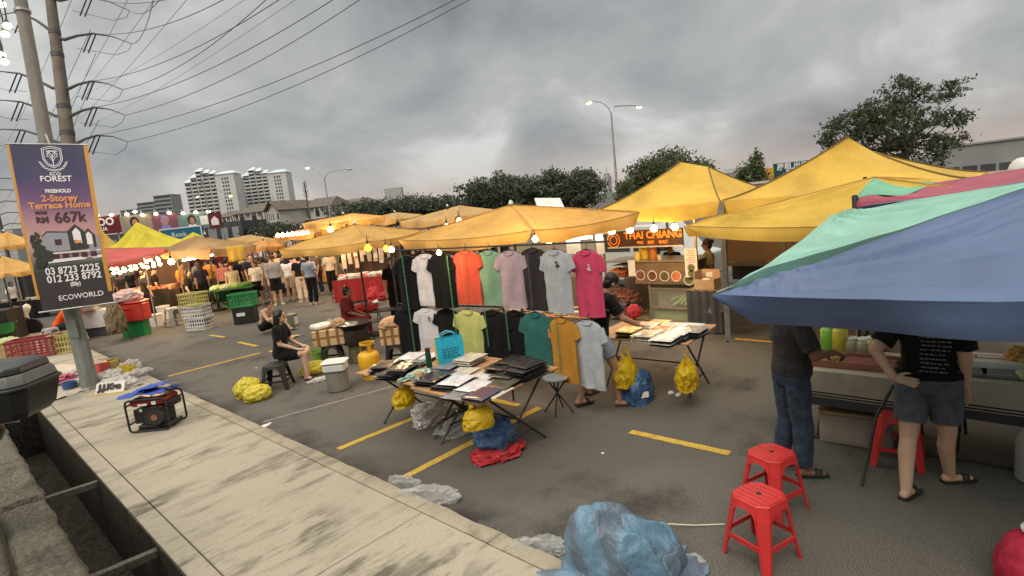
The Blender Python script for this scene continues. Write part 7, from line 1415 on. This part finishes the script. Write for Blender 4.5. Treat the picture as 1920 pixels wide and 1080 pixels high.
# ------------------------------------------------------------------ stalls of the lane
def goods(mats, n, x0, x1, y0, y1, z, t, name, s=(.10, .2), seed=1):
    r = random.Random(seed)
    for k, m in enumerate(mats):
        mb = MB()
        for _ in range(n):
            q = V((r.uniform(x0, x1), r.uniform(y0, y1), z)); w_ = r.uniform(*s); mb.rbox(q+V((0, 0, w_*.4)), (w_*1.3, w_, w_*.8), w_*.2, 2, rot=(0, 0, r.uniform(0, 3)))
        mb.build(name, m, t, smooth=40)
def market_stall(label, px0, px1, depth, m_front, mats, back=None, hanging=None, h=.78, dpt=1.0, seed=1, name='market_stall', n=10):
    a, b = at_depth(px0, depth), at_depth(px1, depth); r = (b-a).normalized(); W = (b-a).length
    t = thing(name, label, 'market stall', a, math.atan2(r.y, r.x), 'market stalls at the back')
    MB().box2((0, 0, h-.03), (W, dpt, h)).build('tabletop', M_WOOD, t, smooth=0)
    mb = MB(); mb.grid(lambda u, v: V((u*W, -.01+.04*math.sin(u*W*16)*v, (h-.032)*(1-v)+.08)), 60, 4); mb.build('front_cloth', m_front, t, smooth=80)
    goods(mats, n, .1, W-.1, .12, dpt-.1, h, t, 'goods', seed=seed)
    if back:
        mb = MB(); mb.grid(lambda u, v: V((u*W, dpt+.7+.05*math.sin(u*W*12), lerp(.1, 2.15, v))), 50, 4); mb.build('back_cloth', back, t, smooth=80)
        [MB().cyl((x, dpt+.65, 0), (x, dpt+.65, 2.2), .02, n=6).build('post', M_POST, t) for x in (.05, W-.05)]
    if hanging:
        r_ = random.Random(seed+5)
        for m in hanging:
            mb = MB()
            for k in range(int(W/.22)):
                x = .1+k*.22+r_.uniform(-.05, .05); L_ = r_.uniform(.45, 1.0); mb.grid(lambda u, v, x=x, L_=L_: V((x+(u-.5)*.14, dpt+.4+.03*math.sin(v*5+x*9), 2.05-L_*v)), 2, 6)
            mb.build('hanging_goods', m, t, smooth=80)
    return t
FRED = fab('red_cloth', (.33,.03,.03)); FBLK = FB['black']; GM = lambda *c: [mat('goods_%02d%02d%02d' % tuple(int(v*99) for v in q), q, var=.3, scale=9) for q in c]
market_stall('jewellery table with red and black front cloths and pale hanging strips', 607, 726, 18.0, FRED, GM((.5,.45,.36), (.45,.12,.09), (.5,.5,.48)), back=FB['brown'], hanging=[FB['cream'], FB['beige']], seed=3, n=24)
p = P(628, 566); stool('dark red stool beneath the jewellery table', (p.x, p.y-.3, 0), .3, PL['maroon'], group='stools in the lane'); carrier_bag('orange red carrier bag hanging from the jewellery table', Dp(697, 527, 17.3), .42, .62, M_BAGR, .2, 7)
market_stall('stall of glowing food trays under the red canopy', 196, 300, 20.3, FB['char'], [M_FOODO, M_FOODB]+GM((.55,.30,.18), (.5,.22,.15)), back=FB['brown'], h=.95, seed=5, n=26)
market_stall('stall with food trays under the brown canopy', 300, 400, 22.5, FBLK, [M_FOODO]+GM((.5,.4,.25), (.4,.2,.12)), back=FB['maroon'], seed=8, n=20)
market_stall('lit white stall behind the hanging yellow cloth', 400, 470, 26, FB['white'], GM((.6,.55,.45), (.3,.2,.1)), back=FB['brown'], hanging=[FB['pink'], FB['white']], seed=9, n=12)
market_stall('clothes stall at the end of the lane', 462, 548, 31, FB['brown'], GM((.4,.3,.2), (.2,.1,.1)), back=FB['char'], hanging=[FB['white'], FB['beige'], FB['maroon']], seed=12, n=10)
market_stall('stall under the orange canopy with the bulb row', 520, 612, 25.5, FB['amber'], GM((.5,.35,.1), (.35,.12,.08)), back=FB['khaki'], seed=14, n=14)
market_stall('clothes stall behind the wok stall umbrella', 720, 850, 22, FB['char'], GM((.4,.3,.3), (.5,.5,.5)), back=FB['brown'], hanging=[FB['char'], FB['white'], FB['pink']], seed=17, n=12)
market_stall('stall behind the big umbrella, above the coral and lilac T-shirts', 850, 1050, 17, FB['brown'], GM((.45,.4,.32), (.3,.12,.1)), back=FB['char'], hanging=[FB['beige'], FB['char']], seed=21, n=14)
# vegetable stall
M_VEG = mat('vegetable_green', (.16,.30,.06), rough=.6, var=.5, scale=12, bump=.4); M_VEGP = mat('vegetable_pale', (.40,.46,.22), rough=.6, var=.35, scale=12, bump=.3)
p = P(432, 585); folding_table('vegetable table with pale melons and greens beside the stacked crates', (p.x+.2, p.y+.3, 0), ra+.1, 1.7, .8, .80, PL['dgreen'])
for k, (dx, dy) in enumerate(((-.5, .15), (-.2, .2), (.15, .15), (.5, .2), (-.35, -.15), (.05, -.18), (.4, -.15))): q = V((p.x+.2, p.y+.3, .803))+RIGHT*dx+AWAY*dy; tag(crumple('vegetables', (M_VEG, M_VEGP, M_VEGP)[k % 3], q, (.2, .15, .10), seed=k+50, amp=.25, fr=4), 'heap of green and pale vegetables on the green table', 'vegetables', 'vegetable heaps on the green table')
p = P(412, 580); tag(MB().rbox((0, 0, .16), (.75, .50, .32), .05, zr=.03).build('tub', PL['dgreen'], loc=V((p.x+.3, p.y-.1, .40))), 'dark green rectangular tub in front of the vegetable table', 'tub'); q = stool('green stool under the dark green tub', (p.x+.3, p.y-.1, 0), .4, PL['green'], h=.398, group='stools in the lane')
p = P(470, 606); crate('black crate under the green crate beside the vegetable table', (p.x, p.y+.25, 0), (.60, .46, .50), ra+.1, PL['black'], 'crates at the vegetable stall', slots=False); crate('dark green crate on top of the black one', (p.x, p.y+.25, .512), (.72, .5, .40), ra+.1, PL['green'], 'crates at the vegetable stall')
MB_ = MB().box((-.05, -.245, .30), (.24, .006, .10)).build('label', M_PAPER, [o for o in bpy.data.objects if o.name.startswith('plastic_crate') and o.parent is None][-2], smooth=0)
p = P(384, 618); C0 = crate('white plastic crate at the bottom of the stack of three', (p.x, p.y+.3, 0), (.66, .48, .36), ra-.15, PL['white'], 'stack of three crates', content=M_BLUEBAG); crate('white plastic crate in the middle of the stack of three', (p.x-.03, p.y+.3, .372), (.66, .48, .36), ra-.1, PL['white'], 'stack of three crates'); crate('olive yellow plastic crate on top of the stack of three', (p.x-.06, p.y+.3, .744), (.66, .48, .36), ra-.18, PL['olive'], 'stack of three crates')
p = P(332, 612); G0 = stool('pale grey stool among the white buckets', (p.x, p.y+.2, 0), .3, PL['grey'], h=.6, w=.34, group='pale grey stools')
def pail(label, px, py, r=.2, h=.4):
    p = P(px, py); t = thing('bucket', label, 'bucket', (p.x, p.y+r, 0), rs.uniform(0, 3), 'white buckets'); MB().lathe([(r*.85, 0), (r, h), (r*1.06, h), (r*1.06, h*.9), (r, h*.88)], n=22).build('pail', PL['white'], t); mb = MB(); mb.tube([V((r*1.05*math.cos(a), .05-r*.9*math.sin(a)*.5-r*.5, h*.9-.22*math.sin(a))) for a in np.linspace(0, pi, 9)], .008, 5); mb.build('handle', M_STEEL, t)
pail('white bucket half hidden behind the red cool box', 268, 616); pail('white bucket in the middle of the row of three', 298, 612); pail('taller white bucket next to the grey stool', 314, 604, .2, .55)
p = P(256, 632); crate('green plastic crate under the red cool box', (p.x+.1, p.y+.3, 0), (.62, .42, .45), ra+.15, PL['green'], slots=False)
t = thing('cool_box', 'red cool box with a lid standing on a green crate', 'cool box', (p.x+.05, p.y+.3, .46), ra+.1); MRC = plastic('cooler_red', (.45,.03,.02)); MB().rbox((0, 0, .26), (.90, .52, .52), .06).build('box_body', MRC, t, smooth=40); MB().rbox((0, 0, .56), (.94, .56, .07), .06).build('lid', MRC, t, smooth=40); MB().rbox((0, -.27, .40), (.3, .03, .05), .01).build('handle', MRC, t)
tag(crumple('carrier_bag', mat('pink_white_bag', (.60,.42,.40), rough=.5, var=.3, bump=.3), V((p.x+.05, p.y+.3, 1.06)), (.34, .22, .20), seed=7, amp=.3), 'pink and white bag lying on the red cool box', 'bag')
p = P(205, 628); t = thing('white_table', 'low white box table with a steel pot behind the pole', 'table', (p.x, p.y+.3, 0), ra+.1); MB().rbox((0, 0, .55), (1.2, .6, .55), .03).build('box_body', PL['white'], t, smooth=40); MB().box((0, 0, .14), (1.1, .5, .27)).build('base', M_DARKB, t, smooth=0)
tag(MB().lathe([(.26, 0), (.30, .02), (.30, .26), (.33, .28), (.29, .28)], n=24).build('pot', M_STEEL, loc=V((p.x-.3, p.y+.35, .826))), 'steel pot on the low white table behind the pole', 'pot')
p = P(225, 640); t = thing('sack_stand', 'brown sack tied to a thin pole beside the red cool box', 'sack', (p.x, p.y, 0)); crumple('sack', mat('jute_sack', (.20,.14,.085), rough=.95, var=.3, scale=9, bump=.4), (0, 0, .25), (.22, .18, .50), seed=4, amp=.3, parent=t); mb = MB(); mb.tube([(.25, -.2, 0), (.05, 0, 1.1), (-.1, .1, 2.2)], .02, 6); mb.build('pole', M_IRON, t)
# far left
p = P(75, 672, PZ); crate('maroon plastic crate on the pavement at left', (p.x, p.y+.5, PZ), (1.05, .62, .50), ra+.35, PL['maroon'], 'crates at the left pavement'); p = P(134, 662, PZ); crate('yellow plastic crate on the pavement beside the pole', (p.x, p.y+.4, PZ), (.62, .5, .50), ra+.2, PL['olive'], 'crates at the left pavement'); p = P(24, 672, PZ); crate('tan yellow crate at the left edge beside the maroon one', (p.x, p.y+.4, PZ), (.85, .6, .42), ra+.3, mat('plastic_tan', (.40,.30,.12)), 'crates at the left pavement', slots=False, content=M_VEGP)
p = P(14, 645, PZ); t = tag(MB().lathe([(.28, 0), (.42, .34), (.45, .34), (.45, .31), (.40, .32), (.27, .02)], n=26).build('basin', PL['green'], loc=V((p.x, p.y+1, PZ+.25))), 'green basin at the left edge above the tan crate', 'basin'); dup(G0, V((2.25, 20.2, PZ)), .5, 'pale grey stool under the man in orange', scale=.9); dup(G0, V((2.9, 20.6, PZ)), .1, 'pale grey stool right of the man in orange', scale=.9)
p = P(45, 640, PZ); t = thing('stall_counter', 'black sheeted stall counter at the left edge', 'counter', (p.x-1.35, p.y+2.4, PZ), ra+.15); mb = MB(); mb.rbox((0, 0, .5), (3.6, .8, 1.0), .04); mb.build('black_sheet', mat('black_sheet', (.014,.014,.014), rough=.5, bump=.4, bscale=5), t, smooth=40); MB().box((0, -.5, .28), (3.2, .4, .04)).build('low_shelf', M_WOOD, t, smooth=0)
tag(MB().lathe([(.0, .0), (.18, .02), (.36, .16), (.38, .16), (.20, .01)], n=26).build('steel_bowl', M_STEEL, loc=V((p.x-1.1, p.y+1.75, .39)), smooth=60), 'steel bowl of pale food on the black counter at left', 'bowl'); tag(MB().lathe([(.10, 0), (.12, .3), (.11, .3), (.09, .01)], n=16).build('pail', PL['olive'], loc=V((p.x-.5, p.y+2.0, 1.08))), 'small olive pail on the black counter at left', 'pail')
t = thing('motorcycle', 'black and white motorcycle parked behind the black counter at the left edge', 'motorcycle', Dp(25, 640, 19).xy.to_3d(), ra+.2); mb = MB(); mb.capsule((-.5, 0, .65), .14, (.25, 0, .72), .12); mb.capsule((.3, 0, .75), .1, (.6, 0, 1.0), .09); mb.build('body', MBX, t, smooth=60); MB().capsule((.45, 0, .75), .16, (.62, 0, .98), .12).build('front_cover', PL['white'], t, smooth=60)
for x in (-.62, .68): MB().lathe([(.20, -.05), (.28, -.05), (.30, 0), (.28, .05), (.20, .05)], c=(x, 0, .3), n=22, rot=Euler((pi/2, 0, 0))).build('wheel', M_IRON, t)
mb = MB(); mb.tube([(.68, 0, .3), (.52, 0, 1.0)], .03, 6); mb.tube([(.45, -.34, 1.1), (.52, 0, 1.02), (.45, .34, 1.1)], .015, 6); mb.build('fork', M_STEEL, t)
market_stall('dark stall behind the banner at the left edge', -40, 70, 24, FBLK, GM((.2,.18,.15), (.4,.38,.35)), back=FB['char'], seed=31, n=10)

# ------------------------------------------------------------------ food tables under the blue tent
M_CLOTH = mat('table_cloth_grey', (.40,.34,.27), rough=.9, var=.15, scale=5, bump=.15); M_CLOTHB = mat('cloth_black_band', (.02,.02,.024), rough=.85); M_CLOTHN = mat('cloth_dark_band', (.055,.055,.06), rough=.85)
def cloth_table(label, x0, x1, y0, y1, z=.745):
    t = folding_table(label, ((x0+x1)/2, (y0+y1)/2, 0), pi/2, y1-y0-.04, x1-x0-.04, z, M_WOOD, group='food tables under the blue tent')
    o_ = V(((x0+x1)/2, (y0+y1)/2, z+.002)); c = thing('tablecloth', 'striped grey cloth on the '+label, 'tablecloth', o_, 0, 'striped tablecloths')
    hx, hy = (x1-x0)/2, (y1-y0)/2
    def ringf(d, k0=0):
        pts = []; n = 30
        for (ax_, ay, bx_, by) in ((-hx, -hy, hx, -hy), (hx, -hy, hx, hy), (hx, hy, -hx, hy), (-hx, hy, -hx, -hy)):
            for i in range(n):
                u = i/n; x, y = lerp(ax_, bx_, u), lerp(ay, by, u); s_ = 1+.02*d*8*math.sin((x*9+y*11)+d*3); pts.append(V((x*(1+.03*min(1, d*6)/hx*.5)*s_**.2, y*(1+.015*min(1, d*6))*s_**.1, -d)))
        return pts
    mb = MB(); mb.loft([ringf(0), ringf(.006), ringf(.05), ringf(.12), ringf(.20)], False, False); mb.add([(-hx, -hy, .001), (hx, -hy, .001), (hx, hy, .001), (-hx, hy, .001)], [(0, 1, 2, 3)]); mb.build('cloth', M_CLOTH, c, smooth=60)
    for d0, d1, m in ((.2, .215, M_CLOTHB), (.215, .228, M_CLOTH), (.228, .243, M_CLOTHB), (.243, .252, M_CLOTH), (.252, .335, M_CLOTHN)): mb = MB(); mb.loft([ringf(d0), ringf(d1)], False, False); mb.build('hem_band', m, c, smooth=60)
    return t
cloth_table('left food table under the blue tent', 5.62, 6.45, .62, 1.62); cloth_table('right food table under the blue tent', 5.80, 6.65, -1.3, .53)
TZ2 = .75
M_TERR = mat('terracotta_tray', (.30,.12,.075), rough=.45, var=.15)
t = thing('tray', 'reddish brown compartment tray on the left food table', 'tray', (5.92, 1.20, TZ2), pi/2+.05); mb = MB(); mb.box2((-.36, -.17, 0), (.36, .17, .015)); [mb.box2(a, b) for a, b in (((-.36, -.17, .015), (.36, -.155, .07)), ((-.36, .155, .015), (.36, .17, .07)), ((-.36, -.155, .015), (-.345, .155, .07)), ((.345, -.155, .015), (.36, .155, .07)), ((.12, -.155, .015), (.132, .155, .07)))]; mb.build('tray_body', M_TERR, t, smooth=0, bevel=.004); MB().box((-.11, 0, .03), (.42, .26, .03)).build('red_food', mat('red_food', (.20,.06,.06), var=.3, scale=15), t, smooth=0); crumple('yellow_food', mat('yellow_food', (.55,.36,.12), var=.3, scale=14, bump=.4), (.24, 0, .015), (.09, .13, .05), seed=3, parent=t)
for px, m, lbl, r, h in ((1556, mat('juice_green', (.18,.42,.05), rough=.15, var=.2), 'clear drink dispenser with green juice on the left food table', .085, .30), (1573, mat('juice_yellow', (.62,.50,.06), rough=.15, var=.2), 'clear drink dispenser with yellow juice on the left food table', .085, .30), (1598, mat('glass_jar', (.38,.34,.22), rough=.12, var=.3), 'ribbed glass jar behind the tray, left one', .075, .17), (1620, mat('glass_jar', (.38,.34,.22)), 'ribbed glass jar behind the tray, right one', .08, .17), (1636, mat('yellow_jar', (.5,.40,.10), rough=.2), 'yellow lidded jar beside the ribbed jars', .07, .19)):
    q = AX(px, 650, 6.28); t = thing('jar', lbl, 'jar', (6.28, q.y, TZ2)); N = 26; MB().loft([[V((r*f*(1+.03*(k % 2))*math.cos(2*pi*k/N), r*f*(1+.03*(k % 2))*math.sin(2*pi*k/N), z)) for k in range(N)] for f, z in ((.8, 0), (1, .02), (1.02, h*.5), (1, h*.8), (.7, h*.9))], True, True).build('jar_body', m, t, smooth=60); MB().lathe([(r*.72, h*.9), (r*.75, h*.92), (r*.75, h), (r*.6, h+.01)], n=20).build('lid', PL['white'], t)
t = thing('food_box', 'white box with a red label on the right food table', 'box', (6.25, .22, TZ2), pi/2+.1); MB().rbox((0, 0, .045), (.42, .30, .09), .01).build('box_body', PL['white'], t, smooth=30); MB().box((0, 0, .0915), (.24, .10, .003)).build('label', mat('red_label', (.38,.06,.06)), t, smooth=0); MB().box((0, 0, .0925), (.20, .06, .003)).build('label_centre', M_PAPER, t, smooth=0)
for k in range(4): o = MB().rbox((0, 0, .018), (.28, .2, .03), .01).build('snack_pack', mat('purple_pack', (.17,.145,.16), rough=.3, var=.3, scale=12, bump=.3), loc=V((6.0+.02*k, .38-.24*k, TZ2+.0)), smooth=40); o.rotation_euler = (0, 0, 1.6+.1*k); tag(o, 'grey purple snack packet lying on the right food table', 'packet', 'snack packets on the right food table')
for y, x, lbl in ((.02, 6.28, 'bowl of golden fried snacks on the right food table, left one'), (-.14, 6.34, 'bowl of golden fried snacks on the right food table, right one')):
    t = thing('snack_bowl', lbl, 'bowl', (x, y, TZ2)); MB().lathe([(.05, 0), (.085, .05), (.10, .09), (.09, .09), (.05, .012)], n=22).build('bowl', MATS['glass_jar'], t); crumple('snacks', mat('golden_snack', (.50,.27,.09), rough=.7, var=.35, scale=20, bump=.5), (0, 0, .06), (.10, .10, .08), seed=int(y*99)+20, amp=.35, fr=4, parent=t)
for (x, y), m, lbl in (((6.0, -.02), plastic('pale_green', (.30,.48,.22)), 'clear food tub with pale green base on the right food table'), ((6.14, -.06), PL['cream'], 'white food tub on the right food table'), ((6.0, -.22), PL['cream'], 'cream food tub at the right end of the table')): t = thing('food_tub', lbl, 'tub', (x, y, TZ2), .3); MB().rbox((0, 0, .03), (.15, .15, .06), .03).build('tub_body', m, t, smooth=40); MB().rbox((0, 0, .07), (.16, .16, .018), .03).build('lid', M_CLEAR, t, smooth=40)
t = thing('storage_box', 'clear plastic storage box with tan lid under the food table', 'box', (5.92, 1.20, 0), pi/2+.1); MB().rbox((0, 0, .15), (.60, .42, .29), .05, zr=.01).build('box_body', mat('clear_box', (.42,.37,.31), rough=.2, var=.15, alpha=.6), t, smooth=40); MB().rbox((0, 0, .31), (.64, .46, .035), .06).build('lid', mat('tan_lid', (.34,.25,.14), rough=.3, var=.15), t, smooth=40); crumple('contents', FB['beige'], (0, 0, .02), (.26, .17, .12), seed=3, amp=.2, parent=t)
t = thing('water_jug', 'large translucent water jug on the asphalt at the right edge', 'jug', (5.72, -.10, 0)); MB().lathe([(.12, 0), (.155, .02), (.155, .34), (.12, .42), (.05, .46), (.045, .50)], n=26).build('jug_body', mat('jug_plastic', (.40,.40,.36), rough=.2, alpha=.7), t); MB().lathe([(.05, .50), (.05, .53), (.045, .535)], n=16).build('cap', PL['blue'], t)
mb = MB(); mb.tube([P(1500, 815)+V((0,0,.012)), P(1580, 832)+V((0,0,.012)), P(1700, 850)+V((0,0,.012)), P(1820, 866)+V((0,0,.012)), P(1925, 886)+V((0,0,.012))], .012, 6); tag(mb.build('ground_cable', M_IRON, smooth=80), 'black cable lying across the asphalt under the food tables', 'cable')
mb = MB(); mb.tube([P(1616, 912)+V((0,0,.005)), V((5.42, .95, .45)), V((5.60, .85, .70))], .013, 8); tag(mb.build('tent_strut', M_IRON), 'thin black strut leaning from the ground to the left food table', 'strut')

# more shoppers deeper in the market
rp = random.Random(8); CC = ['black', 'navy', 'char', 'brown', 'beige', 'white', 'maroon', 'greyblue', 'grey', 'amber']
for px, py, sh, hr, lb in ((255, 575, 'char', 'short', 'shopper in charcoal shirt under the bulbs at left'), (222, 580, 'brown', 'cap', 'shopper in brown shirt and cap under the bulbs at left'), (311, 572, 'white', 'long', 'long haired shopper in white under the brown canopy'), (334, 573, 'char', 'short', 'shopper in charcoal shirt next to the orange one'), (379, 566, 'beige', 'short', 'shopper in beige shirt between the dark haired women'), (397, 563, 'black', 'short', 'shopper in black shirt behind the mustard shirt'), (412, 561, 'grey', 'long', 'long haired shopper in grey near the yellow cloth'), (436, 562, 'maroon', 'short', 'shopper in maroon shirt behind the yellow cloth'), (455, 564, 'black', 'long', 'long haired shopper in black behind the green crate'), (471, 558, 'brown', 'short', 'shopper in brown behind the green crate'), (494, 557, 'black', 'short', 'shopper in black far down the lane'), (528, 556, 'beige', 'long', 'long haired shopper in beige far down the lane'), (544, 554, 'navy', 'cap', 'shopper in navy and cap far down the lane'), (580, 556, 'char', 'short', 'shopper in charcoal behind the man in blue grey'), (605, 552, 'brown', 'short', 'shopper in brown left of the jewellery table'), (655, 548, 'black', 'long', 'long haired seller in black behind the jewellery table'), (690, 545, 'char', 'short', 'seller in charcoal behind the jewellery table')):
    crowd(lb, px, py, AWAY*rp.uniform(-.6, 1)+RIGHT*rp.uniform(-1, 1), skin_=rp.choice(['light', 'tan']), sc=rp.uniform(.97, 1.08), hair=hr, shirt=sh, legs_=rp.choice(['black', 'navy', 'denimd']), leglen=1.9, vox=.02)
# ------------------------------------------------------------------ finish: turn remeshed bodies and lettering into plain meshes
apply_mods()
dg = bpy.context.evaluated_depsgraph_get()
for o in TEXTS:
    me = bpy.data.meshes.new_from_object(o.evaluated_get(dg)); n = bpy.data.objects.new(o.name, me); COL.objects.link(n); n.parent = o.parent; n.matrix_local = o.matrix_local.copy()
    for k in ('label', 'kind'):
        if k in o: n[k] = o[k]
    nm = o.name; bpy.data.objects.remove(o); n.name = nm
